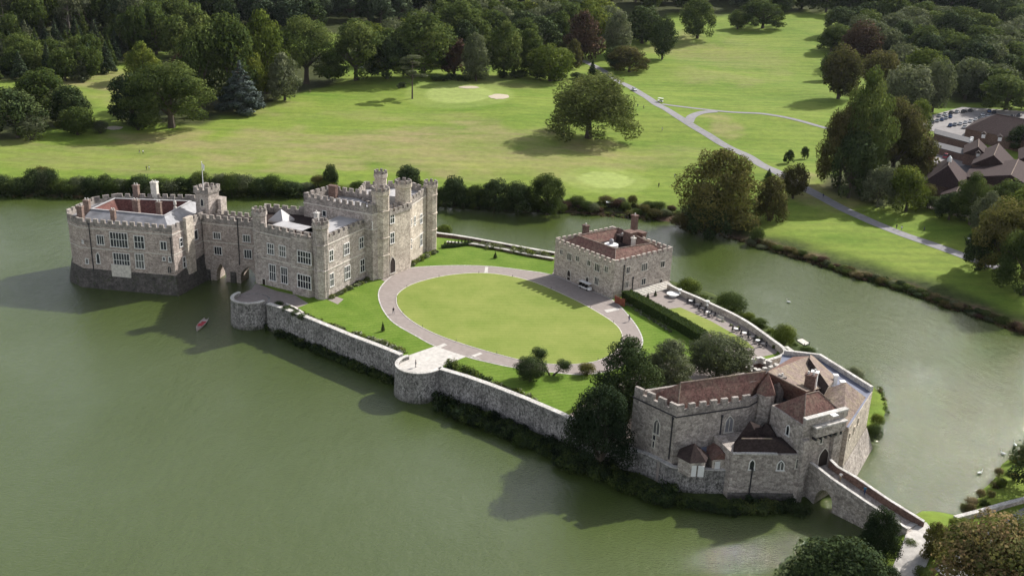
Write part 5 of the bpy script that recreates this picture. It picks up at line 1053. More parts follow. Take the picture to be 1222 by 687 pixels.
# ---- individual trees of the park: kind, base x, base y, width px, height px, leaves, label
park = [
 (O,22,164,66,64,'dark_leaves','large dark broadleaf tree at the left edge of the meadow','mid'),
 (O,50,142,62,64,'oak_leaves','spreading dark green tree behind the one at the left edge','mid'),
 (O,88,150,44,52,'dark_leaves','dark tree at the right of the left hand clump','mid'),
 (R_,93,161,38,36,'oak_leaves','round mid green bush tree in front of the left clump','mid'),
 (BU,120,159,20,16,'grey_leaves','small pale grey-green bush right of the round bush tree','mid'),
 (BU,70,153,11,9,'lime_leaves','tiny yellow-green bush between the left clump and the round bush tree','far'),
 (BU,38,167,36,30,'grey_leaves','greyish brown bush at the foot of the left clump','mid'),
 (O,205,152,98,84,'oak_leaves','large sunlit green oak at the front of the central left clump','near'),
 (O,158,146,52,62,'dark_leaves','dark tree at the left end of the central left clump','mid'),
 (TL,172,98,38,50,'lime_leaves','bright yellow-green tree standing behind the central left clump','mid'),
 (BU,165,155,22,20,'dark_leaves','small dark bush under the left end of the central left clump','mid'),
 (CF,287,135,52,64,'spruce_blue','blue spruce with silvery tiers in front of the tall oaks','mid'),
 (O,240,128,56,100,'oak_leaves','tall olive topped oak behind the blue spruce','mid'),
 (O,277,122,62,108,'oak_leaves','tall full green oak right behind the blue spruce','mid'),
 (TL,318,112,52,100,'lime_leaves','tall tree with yellowish top between the two biggest oaks','mid'),
 (O,366,100,76,82,'oak_leaves','large dome shaped oak at the right end of the tall clump','near'),
 (TL,340,120,38,58,'grey_leaves','small upright grey-green tree in front of the dome shaped oak','mid'),
 (R_,303,118,30,58,'lime_leaves','narrow yellow-green tree at the right shoulder of the blue spruce','mid'),
 (O,218,84,26,24,'copper_leaves','small rusty orange tree above the sunlit oak','far'),
 (O,425,96,64,72,'oak_leaves','broad tree at the left of the wood edge behind the lone cedar','mid'),
 (O,462,94,48,52,'dark_leaves','dark rounded tree with pale rim just left of the lone cedar','mid'),
 (O,505,90,74,78,'oak_leaves','wide green tree right behind the lone cedar','mid'),
 (O,542,90,40,46,'copper_leaves','dull reddish tree left of the pale stemmed tree','mid'),
 (O,545,62,56,62,'oak_leaves','high rounded tree above the dull reddish tree','mid'),
 (TL,568,97,32,58,'grey_leaves','pale grey-green tree on a bare straight stem by the golf green','mid'),
 (TL,601,92,44,68,'oak_leaves','tall tree right of the pale stemmed tree','mid'),
 (TL,633,90,38,56,'oak_leaves','upright tree left of the round lime green one','mid'),
 (R_,656,97,52,46,'lime_leaves','rounded lime green tree behind the great spreading oak','mid'),
 (TL,683,82,22,36,'brown_leaves','narrow golden brown tree right of the rounded lime green one','far'),
 (TL,694,72,46,60,'copper_leaves','tall copper brown tree at the bend of the drive','mid'),
 (TL,734,66,34,54,'grey_leaves','tall grey-green tree right of the copper brown one','mid'),
 (R_,659,54,26,34,'dark_leaves','dark round tree behind the lime green one','far'),
 (R_,640,32,32,34,'grey_leaves','domed pale green tree left of the domed pair in the upper wood','far'),
 (R_,668,34,36,36,'oak_leaves','domed green tree in the upper wood left of the large lime one','far'),
 (R_,712,34,50,38,'lime_leaves','large light green domed tree at the top of the wood','far'),
 (R_,766,52,44,46,'dark_leaves','dark domed tree above the low round pair','far'),
 (O,771,50,30,28,'oak_leaves','small bright tree at the corner of the upper field','far'),
 (R_,790,71,28,52,'dark_leaves','dark narrow column shaped tree on the open slope','mid'),
 (R_,736,82,30,28,'dark_leaves','left of the two low round dark trees beside the drive','mid'),
 (O,751,86,46,33,'brown_leaves','low round dark brown tree beside the drive, right of its pair','mid'),
 (O,832,46,40,48,'oak_leaves','free standing tree at the top left of the sloping field','mid'),
 (R_,880,35,22,24,'oak_leaves','small tree left of the broad one at the top of the field','far'),
 (O,910,34,48,36,'oak_leaves','broad tree standing at the top of the sloping field','mid'),
 (CF,706,91,11,20,'dark_leaves','tiny dark conifer beside the drive above the great spreading oak','far'),
 (R_,1000,118,46,66,'brown_leaves','dark purple-brown domed tree at the edge of the right wood','mid'),
 (R_,1027,78,44,54,'copper_leaves','dark red copper beech at the top of the right wood edge','mid'),
 (R_,990,96,26,34,'dark_leaves','small dark tree at the meadow edge left of the purple-brown one','mid'),
 (O,992,62,34,34,'oak_leaves','spreading tree reaching onto the upper field from the right wood','mid'),
 (O,1002,42,36,34,'dark_leaves','dark tree at the top corner of the upper field','mid'),
 (R_,1046,108,44,50,'brown_leaves','brown-green domed tree right of the purple-brown one','mid'),
 (R_,1078,136,58,62,'grey_leaves','big grey-green domed tree above the car park entrance','mid'),
 (R_,1112,134,42,66,'grey_leaves','second grey-green domed tree above the car park, taller and to the right','mid'),
 (O,1100,100,56,44,'lime_leaves','olive crowned tree behind the two grey-green domed trees','mid'),
 (O,1200,131,58,44,'oak_leaves','mid green tree behind the parked cars at the right edge','mid'),
 (TL,1026,226,62,146,'oak_leaves','towering green tree crowning the giant clump left of the restaurant','near'),
 (O,1000,224,54,104,'brown_leaves','brown tinged tall tree on the left side of the giant clump','near'),
 (O,1062,218,70,104,'brown_leaves','brownish tall tree on the right side of the giant clump','near'),
 (O,1092,160,30,44,'lime_leaves','yellow-green treetop at the right shoulder of the giant clump','mid'),
 (O,1088,218,50,68,'brown_leaves','dark brown-green tree beside the restaurant yard','mid'),
 (O,1012,236,48,84,'dark_leaves','dark tree at the left foot of the giant clump','mid'),
 (O,1047,247,42,52,'grey_leaves','blue-green bushy tree at the foot of the giant clump','mid'),
 (O,1081,252,46,58,'lime_leaves','yellow-green bushy tree right of the blue-green one','mid'),
 (BU,1106,240,20,22,'golden_leaves','small golden bush at the left end of the restaurant garden','mid'),
 (TL,850,274,94,104,'golden_leaves','huge golden brown tree on the far bank of the moat','near'),
 (YW,846,279,56,64,'dark_leaves','very dark evergreen at the foot of the huge golden brown tree','mid'),
 (BU,822,273,44,26,'brown_leaves','dark brown bush overhanging the water under the golden brown tree','mid'),
 (CF,868,247,16,40,'spruce_blue','slim bluish conifer in front of the golden brown tree','mid'),
 (YW,918,263,38,58,'brown_leaves','brown cone shaped tree left of the dark round one by the path','mid'),
 (R_,946,237,30,45,'brown_leaves','dark brown round tree on the drive verge','mid'),
 (CF,917,214,10,14,'dark_leaves','small dark conifer top above the brown cone shaped tree','far'),
 (O,941,195,12,17,'dark_leaves','left one of the two small young trees on the verge','far'),
 (O,960,190,10,16,'dark_leaves','right one of the two small young trees on the verge','far'),
 (BU,903,290,18,21,'oak_leaves','bright green bush on the bank right of the golden brown tree','mid'),
 (BU,892,210,10,14,'dark_leaves','small dark shrub on the grass right of the golden brown tree','far'),
 (TL,1157,268,46,66,'oak_leaves','green leafy tree in front of the long dark restaurant roof','near'),
 (TL,1174,282,40,58,'grey_leaves','pale green tree beside the green leafy one before the restaurant','mid'),
 (O,1198,330,84,98,'golden_leaves','yellow tinged large tree at the right edge near the path end','near'),
 (O,1222,352,66,96,'oak_leaves','dark green tree cut by the right edge above the moat','near'),
 (O,1215,290,50,70,'lime_leaves','yellow-green tree at the right edge right of the restaurant','mid'),
 (O,1168,322,44,54,'dark_leaves','dark leafy tree at the end of the curved path','mid'),
 (O,1132,262,34,36,'dark_leaves','dark tree between the hedge and the green leafy trees by the restaurant','mid'),
 (O,1202,262,52,52,'oak_leaves','leafy tree hiding the right end of the long barn','mid'),
 (O,1222,180,40,34,'dark_leaves','dark tree between the barn and the right picture edge','mid'),
 (R_,395,226,17,32,'dark_leaves','lone dark rounded tree on the far bank behind the mansion roof','mid'),
 (O,488,232,32,38,'dark_leaves','dark tree on the far bank behind the tall turrets','mid'),
 (O,541,247,32,40,'dark_leaves','first dark tree of the row right of the turrets','mid'),
 (O,567,249,26,32,'oak_leaves','small second tree of the row on the far bank','mid'),
 (O,590,252,36,43,'dark_leaves','dark middle tree of the row on the far bank','mid'),
 (O,618,254,36,42,'dark_leaves','dark tree left of the tallest of the row on the far bank','mid'),
 (O,653,256,42,52,'oak_leaves','tallest tree at the right end of the row on the far bank','near'),
 (R_,127,228,19,22,'dark_leaves','round dark bush tree standing above the left bank shrubs','mid'),
 (R_,52,222,24,26,'brown_leaves','brownish round tree above the shrubs of the far left bank','mid'),
]
for kd, x, y, w_, h_, m_, lb, lod in park:
    T(kd, x, y, w_*(1.12 if kd != BU else 1), h_, m_, lb, lod, var=random.randrange(3) if lod != 'near' else random.randrange(2), cat='bush' if kd == BU else 'tree')
T('cedar', 492, 118, 36, 52, 'grey_leaves', 'lone flat tiered cedar standing on the open golf course', 'mid')
T('spread', 702, 165, 112, 84, 'olive_leaves', 'great spreading oak standing alone in the middle of the meadow', 'near', var=5)
# ---- background woods, every tree an object
def inpoly(x, y, P):
    c = False
    for i in range(len(P)):
        x0, y0 = P[i]; x1, y1 = P[i-1]
        if (y0 > y) != (y1 > y) and x < (x1-x0)*(y-y0)/(y1-y0)+x0: c = not c
    return c
def wood(poly, dx, dy, spec, label, group, hm=(15, 21), wm=(9, 13), seed=1, cat='tree'):
    r = random.Random(seed); X = [p[0] for p in poly]; Y = [p[1] for p in poly]; y = min(Y); row = 0; c = 0
    while y <= max(Y):
        x = min(X)+(row % 2)*dx/2
        while x <= max(X):
            qx, qy = x+r.uniform(-.35, .35)*dx, y+r.uniform(-.35, .35)*dy
            if inpoly(qx, qy, poly):
                kd, mt_ = r.choice(spec); p = G(qx, qy, 1400); hh = r.uniform(*hm)*1.2; ww = r.uniform(*wm)*1.55
                if kd in (CF,): ww *= .62
                if kd == PI_: ww *= .75; hh *= 1.15
                plant(kd, p, ww, hh, mt_, label, cat, group, 'far', r.randrange(3), rz=r.uniform(0, 6.28)); c += 1
            x += dx*.88
        y += dy; row += 1
    return c
print('woods', wood([(-15,100),(20,96),(62,96),(95,98),(130,92),(150,80),(160,64),(150,56),(110,46),(60,40),(-15,42)], 16, 8, [(CF,'pine_needles'),(CF,'oak_leaves'),(CF,'pine_needles'),(R_,'oak_leaves'),(CF,'grey_leaves')], 'conifer in the plantation along the left meadow edge', 'plantation trees at the left', (10, 15), (8, 11), 3),
 wood([(-15,48),(60,46),(115,52),(150,66),(190,74),(235,66),(235,-4),(-15,-4)], 21, 12, [(PI_,'pine_needles'),(PI_,'pine_needles'),(R_,'oak_leaves'),(O,'oak_leaves'),(PI_,'grey_leaves')], 'pine or broadleaf tree in the dense upper left wood', 'trees of the upper left wood', (18, 25), (11, 15), 4),
 wood([(235,44),(400,42),(400,-6),(235,-6)], 22, 12, [(O,'dark_leaves'),(R_,'pine_needles'),(PI_,'pine_needles'),(O,'dark_leaves')], 'dark tree in the wood behind the tall left oaks', 'trees behind the tall left oaks', (16, 22), (12, 16), 5),
 wood([(400,34),(520,20),(640,8),(700,8),(800,16),(960,20),(985,12),(985,-8),(400,-8)], 24, 11, [(O,'dark_leaves'),(R_,'dark_leaves'),(O,'pine_needles'),(R_,'oak_leaves')], 'dark tree in the shaded wood along the top of the picture', 'trees of the shaded top wood', (15, 20), (12, 17), 6),
 wood([(410,78),(440,60),(500,44),(560,30),(630,20),(700,22),(760,32),(755,46),(680,52),(640,60),(600,76),(520,80)], 24, 12, [(O,'oak_leaves'),(R_,'grey_leaves'),(O,'oak_leaves'),(R_,'lime_leaves'),(O,'dark_leaves')], 'green broadleaf tree in the sunlit wood above the golf green', 'trees of the sunlit middle wood', (14, 19), (11, 16), 7),
 wood([(985,20),(1240,12),(1240,-8),(960,-8)], 25, 11, [(O,'oak_leaves'),(R_,'dark_leaves'),(O,'dark_leaves')], 'dark tree along the top right of the wood', 'trees of the top right wood', (14, 18), (13, 17), 8),
 wood([(990,60),(1005,32),(1040,22),(1240,18),(1240,118),(1140,122),(1120,100),(1060,84),(1020,66)], 27, 13, [(O,'oak_leaves'),(O,'dark_leaves'),(R_,'oak_leaves'),(R_,'grey_leaves'),(O,'dark_leaves')], 'green broadleaf tree in the right wood above the car park', 'trees of the right wood', (13, 19), (12, 17), 9))
def mass(name, label, cat, pts, mats, leaf=.17, dens=11, seed=3):
    """one mass of border or bank planting; pts: (x, y, z, r, h); kind stuff, one child mesh per leaf colour"""
    rr = random.Random(seed); p0 = pts[0]; t = bpy.data.objects.new(name, None); COL.objects.link(t); t.location = p0[:3]; tag(t, label, cat, None, 'stuff')
    for mi, m_ in enumerate(sorted(set(mats))):
        sel = [p for k, p in enumerate(pts) if rr.random() < 1/len(set(mats)) or (mi == 0 and k < 2)]
        L = []
        if not sel: continue
        for x, y, z, r0, h in sel:
            for q in range(3): L.append((x-p0[0]+rr.uniform(-.5, .5)*r0, y-p0[1]+rr.uniform(-.5, .5)*r0, z-p0[2]+h*rr.uniform(.25, .62), r0*rr.uniform(.45, .75), r0*rr.uniform(.45, .75), h*rr.uniform(.3, .42)))
        n_ = int(sum(4*math.pi*l[3]*(l[3]+l[5])/2 for l in L)*dens); me = crown_mesh('foliage', L, n_, leaf, seed+mi, inner=.15); me.materials.append(MATS[m_]); o = bpy.data.objects.new('foliage', me); COL.objects.link(o); o.parent = t
    return t
def band(name, label, cat, pxa, pxb, width_px, spacing, rr_, hh, mats, z, seed=3, leaf=.17, dens=11):
    r_ = random.Random(seed); a, b = at(*pxa, z), at(*pxb, z); L = (b-a).length; n = max(2, int(L/spacing)); pts = []
    c = at(pxb[0]+0, pxb[1]+width_px, z); wv_ = Vector((0, 0, 0)) if width_px == 0 else (at(pxa[0], pxa[1]+width_px, z)-a)
    rows = max(1, int(wv_.length/spacing)+1)
    for i in range(n):
        for j in range(rows):
            p = a.lerp(b, (i+r_.random())/n)+wv_*((j+r_.random())/rows if width_px else 0); R0 = r_.uniform(*rr_); h = r_.uniform(*hh); pts.append((p.x, p.y, max(z-.2, 0), R0, h))
    return mass(name, label, cat, pts, mats, leaf, dens, seed)
# ---- shrubs along the far bank
def shore_pt(x, up):
    k = next(i for i in range(len(far_px)-1) if far_px[i][0] <= x <= far_px[i+1][0]); f = (x-far_px[k][0])/(far_px[k+1][0]-far_px[k][0]); return G(x, far_px[k][1]*(1-f)+far_px[k+1][1]*f-up)
r = random.Random(21); shore = far_px; cnt = 0
def bank_row(x0, x1, step, wr, hr, mats, off, label, group, lod='mid'):
    x = x0
    while x < x1:
        k = next(i for i in range(len(shore)-1) if shore[i][0] <= x <= shore[i+1][0]); f = (x-shore[k][0])/(shore[k+1][0]-shore[k][0]); y = shore[k][1]*(1-f)+shore[k+1][1]*f
        T(BU, x, y-r.uniform(*off), r.uniform(*wr), r.uniform(*hr), r.choice(mats), label, lod, r.randrange(3), 'shrub', group); x += step*r.uniform(.7, 1.3)
bank_row(2, 360, 11, (20, 34), (18, 30), ['oak_leaves', 'dark_leaves', 'grey_leaves', 'dark_leaves', 'oak_leaves'], (2, 7), 'bushy shrub on the far bank behind the moated keep', 'shrubs along the far left bank')
bank_row(366, 480, 13, (14, 24), (9, 17), ['oak_leaves', 'grey_leaves', 'lime_leaves', 'brown_leaves'], (2, 14), 'low mixed shrub on the bank behind the mansion roofs', 'shrubs behind the mansion')
bank_row(668, 804, 6.5, (12, 22), (7, 14), ['oak_leaves', 'brown_leaves', 'grey_leaves', 'oak_leaves', 'copper_leaves'], (2, 16), 'low scrubby bush on the bank behind the square house', 'scrub on the far bank')
bank_row(500, 668, 10, (18, 28), (15, 26), ['dark_leaves', 'oak_leaves'], (1, 5), 'low dark bush at the water edge under the row of trees', 'bushes under the bank trees')
bank_row(895, 1222, 6, (9, 17), (5, 10), ['brown_leaves', 'oak_leaves', 'grey_leaves', 'reed_stems', 'copper_leaves'], (0, 6), 'low tussock or bramble along the right bank', 'brambles along the right bank', 'far')
bank_row(1010, 1222, 8, (9, 15), (5, 9), ['dark_leaves', 'oak_leaves'], (1, 5), 'low dark bush on the shaded part of the right bank', 'dark bushes on the right bank', 'far')
for i in range(11):
    f = i/10; T(BU, 1098+76*f, 246+20*f+r.uniform(-2, 2), 18, 17, 'oak_leaves' if i % 3 else 'grey_leaves', 'rounded bush in the hedge below the restaurant terrace', 'mid', i % 3, 'hedge bush', 'hedge below the restaurant terrace')
for i in range(9): T(BU, 600+12*i+r.uniform(-4, 4), 96+r.uniform(-2, 2)-(4 if i < 4 else 0), 15, 9, 'dark_leaves', 'low dark bush at the wood edge above the golf green', 'far', i % 3, 'shrub', 'bushes at the wood edge')
for i in range(7): T(BU, 520+9*i, 95+r.uniform(-2, 2), 15, 8, 'dark_leaves', 'low dark undergrowth bush left of the pale stemmed tree', 'far', i % 3, 'shrub', 'bushes at the wood edge left')
def bankmass(name, label, x0, x1, n, up, rr_, hh, mats, seed, dens=4.5, leaf=.3):
    r_ = random.Random(seed); pts = []
    for i in range(n):
        p = shore_pt(x0+(x1-x0)*(i+r_.random())/n, r_.uniform(*up)); pts.append((p.x, p.y, p.z-.2, r_.uniform(*rr_), r_.uniform(*hh)))
    mass(name, label, 'bank planting', pts, mats, leaf, dens, seed)
bankmass('bank_scrub', 'tangled scrub filling the far left bank between the bushes', 1, 360, 110, (0, 7), (1.2, 2.6), (1.2, 3.2), ['oak_leaves', 'dark_leaves', 'grey_leaves', 'olive_leaves'], 31)
bankmass('reed_bed', 'pale reeds at the water edge of the far left bank', 1, 100, 40, (-.5, .8), (.6, 1.2), (.8, 1.5), ['grey_leaves', 'reed_stems'], 32, 8, .2)
bankmass('bank_scrub', 'low tangled scrub on the bank behind the mansion', 360, 520, 70, (0, 13), (1.0, 2.2), (.7, 1.8), ['oak_leaves', 'olive_leaves', 'lime_leaves', 'brown_leaves'], 33)
bankmass('bank_scrub', 'rough scrub on the far bank above the red brown reeds', 666, 806, 90, (2, 17), (1.0, 2.0), (.6, 1.7), ['oak_leaves', 'olive_leaves', 'grey_leaves', 'brown_leaves'], 34)
bankmass('reed_bed', 'red brown reed edge of the right bank', 668, 1221, 190, (-.6, 2.5), (.5, 1.1), (.5, 1.2), ['reed_stems', 'reed_stems', 'copper_leaves'], 35, 9, .2)
bankmass('bank_scrub', 'green bramble ridge above the reed edge of the right bank', 896, 1221, 150, (3, 8), (.8, 1.6), (.6, 1.4), ['oak_leaves', 'olive_leaves', 'dark_leaves'], 36, 7, .22)
# ---- island planting
isl = [
 (R_,633,454,40,33,'dark_leaves','large clipped dome bush on the front lawn by the drive','near',GZ,'bush'),
 (TL,748,500,88,104,'dark_leaves','tall dark tree between the oval drive and the chapel block','near',5.5,'tree'),
 (YW,716,546,90,98,'yew_leaves','massive near black yew hanging over the curtain wall','near',3.0,'tree'),
 (TL,796,470,66,74,'grey_leaves','olive green tree right of the tall dark tree behind the chapel roof','near',5.5,'tree'),
 (R_,856,450,80,60,'grey_leaves','round grey-green bush tree between the long hedge and the ruined enclosure','near',5.2,'tree'),
 (BU,700,447,22,17,'golden_leaves','small thin golden shrub beside the drive left of the dark trees','mid',GZ,'shrub'),
 (BU,821,350,30,21,'lime_leaves','yellow-green shrub outside the terrace wall nearest the square house','mid',0.8,'shrub'),
 (BU,870,375,40,31,'oak_leaves','dark rounded shrub outside the middle of the terrace wall','near',0.8,'shrub'),
 (BU,934,413,32,30,'lime_leaves','pale leafy shrub outside the curved end of the terrace wall','near',0.8,'shrub'),
 (BU,905,389,22,12,'oak_leaves','low bright shrub between the dark and the pale shrubs outside the terrace wall','mid',0.8,'shrub'),
 (BU,893,381,18,10,'lime_leaves','smallest low shrub outside the terrace wall','mid',0.8,'shrub'),
 (BU,963,425,22,14,'oak_leaves','dark green shrub behind the lichened roof of the gatehouse','mid',0.8,'shrub'),
 (BU,1018,457,26,22,'grey_leaves','pale willow shrub outside the lead gutter of the gatehouse','near',0.8,'shrub'),
 (BU,1030,467,20,17,'grey_leaves','second pale willow shrub right of the first outside the gatehouse','mid',0.8,'shrub'),
 (BU,1041,526,22,24,'oak_leaves','dense green shrub at the foot of the right gatehouse wall','near',0.6,'shrub'),
 (BU,1046,509,18,18,'lime_leaves','lighter shrub above the dense one by the right gatehouse wall','mid',0.6,'shrub'),
 (BU,530,281,22,15,'lime_leaves','shrub beyond the moat side wall right of the end turret','mid',1.0,'shrub'),
 (YW,996,745,150,124,'yew_leaves','large near black conifer on the near bank below the bridge','near',1.5,'tree'),
 (YW,1044,668,54,70,'yew_leaves','smaller dark yew rising against the bridge parapet','near',1.5,'tree'),
 (O,1190,750,184,152,'red_flowering','broad tree with reddish and yellow-green leaves in the bottom right corner','near',2.0,'tree'),
 (TL,1114,668,34,50,'golden_leaves','thin young tree with yellow leaves at the near end of the bridge','mid',2.0,'tree'),
 (O,1152,648,44,34,'lime_leaves','small yellow-green tree left of the boundary wall','mid',2.0,'tree'),
 (O,1262,590,120,112,'dark_leaves','tree at the right edge whose twigs reach over the water','near',1.5,'tree'),
]
for kd, x, y, w_, h_, m_, lb, lod, z_, ct in isl: T(kd, x, y, w_, h_, m_, lb, lod, 1 if kd != YW else 0, ct, None, z_)
def topiary(px, py, cxp, cyp, rp, label):
    b = at(px, py, GZ); ppm = F/depth(*b); R0 = rp/ppm; ln = (cxp-px)/ppm; hh = (py-cyp)/ppm/0.93
    t = thing('topiary_tree', b, label, 'tree'); c = Vector((b.x+ln, b.y+0.3, GZ+hh))
    part('trunk', MB().tube([tuple(b), tuple(b.lerp(c, .5)+Vector((0, 0, -.1))), tuple(c)], [.22, .17, .1], 8), 'bark', t)
    cm_, _ = proto('ball', 'dark_leaves', 'mid', 0); o = bpy.data.objects.new('crown', cm_); COL.objects.link(o); o.parent = t; o.location = c-Vector((0, 0, R0*.9))-b; o.scale = (R0*2.3, R0*2.3, R0*1.9)
topiary(656, 447.5, 642, 424, 9, 'leaning lollipop tree crossing above the big clipped dome')
topiary(660, 447.5, 672, 437, 8.5, 'small leaning lollipop tree right of the big clipped dome')
for (x, y, h_, lb) in ((457, 395, 13, 'tiny dark conifer on the lawn left of the drive'), (591, 308, 9, 'tiny dark conifer on the lawn behind the oval')): T('cone', x, y, 5, h_, 'dark_leaves', lb, 'mid', 0, 'conifer', None, GZ)
for i in range(9): T('cone', 531+4.0*i, 293.5-0.35*i, 3.6, 7, 'dark_leaves', 'small clipped cone shrub in the row beside the end turret', 'far', 0, 'clipped shrub', 'row of clipped cones', GZ)
for (x, y) in ((773, 356), (782, 353)): T('cone', x, y, 4, 8, 'dark_leaves', 'clipped cone on the steps side of the square house, %s one' % ('left' if x < 780 else 'right'), 'mid', 0, 'clipped shrub', None, GZ)
FL = ['flower_leaves', 'flower_leaves', 'grey_leaves', 'lime_leaves', 'olive_leaves']
B_ = 'flower border'
band('flower_border', 'mixed border along the sunny side wall of the mansion', B_, (394,354.5), (440,332.5), 2, .8, (.7, 1.2), (.7, 1.4), FL, GZ, 1)
band('flower_border', 'mixed border between the tall turrets and the end turret', B_, (490,316), (521,299), 2, .8, (.7, 1.2), (.8, 1.6), FL, GZ, 2)
band('flower_border', 'border behind the long curtain wall, nearest the mansion', B_, (343,366), (424,398.5), 2.2, .9, (.5, 1.0), (.5, 1.1), FL, GZ, 3)
band('flower_border', 'border behind the curtain wall just left of the middle bastion', B_, (424,397.5), (485,418.5), 3.2, .9, (.6, 1.2), (.6, 1.6), FL, GZ, 4)
band('shrub_border', 'dark leafy border behind the wall right of the middle bastion', B_, (534,436), (586,454.5), 3, 1.2, (1.0, 1.7), (1.2, 2.3), ['oak_leaves', 'dark_leaves', 'lime_leaves'], GZ, 5)
band('flower_border', 'low border behind the wall in front of the big clipped dome', B_, (588,456), (642,477), 2.5, .9, (.5, 1.1), (.5, 1.4), FL, GZ, 6)
band('flower_border', 'long mixed border along the rear moat wall behind the oval', B_, (566,290), (655,305), 4, 1.1, (.8, 1.6), (.7, 1.8), FL+['lime_leaves'], GZ, 7)
band('flower_border', 'small shrubs at the foot of the tea terrace wall', B_, (862,383), (926,417), 0, 1.8, (.4, .9), (.6, 1.5), FL, GZ, 8)
band('flower_border', 'pale flowers along the oval side of the long hedge', B_, (748,362), (800,394), 2.5, .8, (.4, .7), (.4, .9), ['flower_leaves', 'grey_leaves'], GZ, 9)
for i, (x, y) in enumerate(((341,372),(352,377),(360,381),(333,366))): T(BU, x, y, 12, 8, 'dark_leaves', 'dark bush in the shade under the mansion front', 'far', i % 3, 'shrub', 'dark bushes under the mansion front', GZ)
# ivy and scrub at the foot of the walls
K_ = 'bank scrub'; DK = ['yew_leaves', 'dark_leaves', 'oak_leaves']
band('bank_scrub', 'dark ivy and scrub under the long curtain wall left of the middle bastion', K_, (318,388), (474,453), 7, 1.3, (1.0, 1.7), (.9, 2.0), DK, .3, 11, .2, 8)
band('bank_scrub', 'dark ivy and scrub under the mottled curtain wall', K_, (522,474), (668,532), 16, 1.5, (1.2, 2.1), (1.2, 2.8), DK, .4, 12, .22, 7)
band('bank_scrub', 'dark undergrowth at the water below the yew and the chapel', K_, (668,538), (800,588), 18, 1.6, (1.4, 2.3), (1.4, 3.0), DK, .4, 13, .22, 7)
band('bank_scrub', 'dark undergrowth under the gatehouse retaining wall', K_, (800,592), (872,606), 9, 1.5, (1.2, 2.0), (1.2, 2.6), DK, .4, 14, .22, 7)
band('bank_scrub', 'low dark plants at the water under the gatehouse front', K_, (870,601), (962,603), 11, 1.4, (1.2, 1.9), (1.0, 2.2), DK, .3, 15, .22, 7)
band('bank_scrub', 'rough grass and reeds round the small lawn by the gatehouse', K_, (1050,462), (1060,492), 0, 1.2, (.5, .9), (.5, .9), ['oak_leaves', 'reed_stems'], .4, 16)
band('bank_scrub', 'mixed low plants on the strip outside the tea terrace wall', K_, (806,340), (850,357), 3, 1.3, (.7, 1.2), (.5, 1.0), ['oak_leaves', 'lime_leaves', 'grey_leaves'], .5, 17)
band('bank_scrub', 'low greenery outside the far part of the tea terrace wall', K_, (884,374), (950,412), 3, 1.4, (.8, 1.4), (.6, 1.2), ['oak_leaves', 'lime_leaves'], .5, 18)
# near bank scrub
pts = [(1150,610),(1162,601),(1172,592),(1183,580),(1194,566),(1205,552),(1216,545),(1226,538)]
for i, (x, y) in enumerate(pts):
    for j in range(2): T(BU, x+r.uniform(-3, 6)+6*j, y+r.uniform(-2, 3)+4*j, r.uniform(11, 18), r.uniform(9, 17), r.choice(['red_flowering', 'brown_leaves', 'oak_leaves', 'reed_stems']), 'reddish brown scrub on the near right bank', 'far', r.randrange(3), 'shrub', 'scrub on the near right bank', 0.5)
for (x, y, w_, m_) in ((1195,580,14,'lime_leaves'),(1210,572,12,'golden_leaves'),(1085,655,20,'oak_leaves'),(1100,690,24,'oak_leaves'),(1125,650,22,'lime_leaves'),(1060,690,26,'dark_leaves'),(1140,630,20,'lime_leaves')): T(BU, x, y, w_, w_*.7, m_, 'leafy bush on the near bank grass', 'mid', 0, 'shrub', 'bushes on the near bank grass', 1.5)
# ---- long clipped hedge (box core textured by leaf faces)
def hedge(label, pxs, width, h_, z=GZ, mat='oak_leaves'):
    pts = [A2(x, y, z) for x, y in pxs]; t = thing('clipped_hedge', (*pts[0], z), label, 'hedge')
    core = MB(); wall_strip(core, pts, width-.2, z-.05, z+h_-.1); part('core', core, mat, t)
    r_ = np.random.default_rng(5); V_ = []; N_ = []
    for a, b in zip(pts, pts[1:]):
        a, b = np.array(a), np.array(b); L_ = np.linalg.norm(b-a); d_ = (b-a)/L_; n_ = np.array([-d_[1], d_[0]]); m_ = int(L_*170)
        s_ = r_.random(m_)*L_; face = r_.choice(3, m_, p=[.45, .4, .15]); u_ = r_.uniform(-width/2, width/2, m_); zz = r_.uniform(0, h_, m_)
        off = np.where(face == 0, u_, np.where(face == 1, -width/2, width/2)); zz = np.where(face == 0, h_, zz)+r_.normal(0, .05, m_)
        P_ = a[None]+d_[None]*s_[:, None]+n_[None]*(off+r_.normal(0, .05, m_))[:, None]; V_.append(np.column_stack([P_, z+zz]))
        N_.append(np.where((face == 0)[:, None], [[0, 0, 1.]], np.where((face == 1)[:, None], [[-n_[0], -n_[1], 0.]], [[n_[0], n_[1], 0.]])))
    C = np.concatenate(V_)-np.array([*pts[0], z]); n = np.concatenate(N_); nf = len(C); nn = n+r_.normal(size=(nf, 3))*.5; nn /= np.linalg.norm(nn, axis=1)[:, None]
    u = np.cross(nn, r_.normal(size=(nf, 3))); u /= np.linalg.norm(u, axis=1)[:, None]; v = np.cross(nn, u); sz = .16*r_.uniform(.6, 1.3, nf)[:, None]
    P = np.stack([C-u*sz, C-v*sz, C+u*sz, C+v*sz], 1); me = bpy.data.meshes.new('leaves'); N = nf*4
    me.vertices.add(N); me.vertices.foreach_set('co', P.reshape(-1)); me.loops.add(N); me.loops.foreach_set('vertex_index', np.arange(N)); me.polygons.add(nf); me.polygons.foreach_set('loop_start', np.arange(0, N, 4)); me.update(calc_edges=True)
    at_ = me.attributes.new('leaf', 'FLOAT', 'POINT'); at_.data.foreach_set('value', np.repeat(r_.random(nf)*.8, 4).astype(np.float32)); link('leaves', me, mat, t)
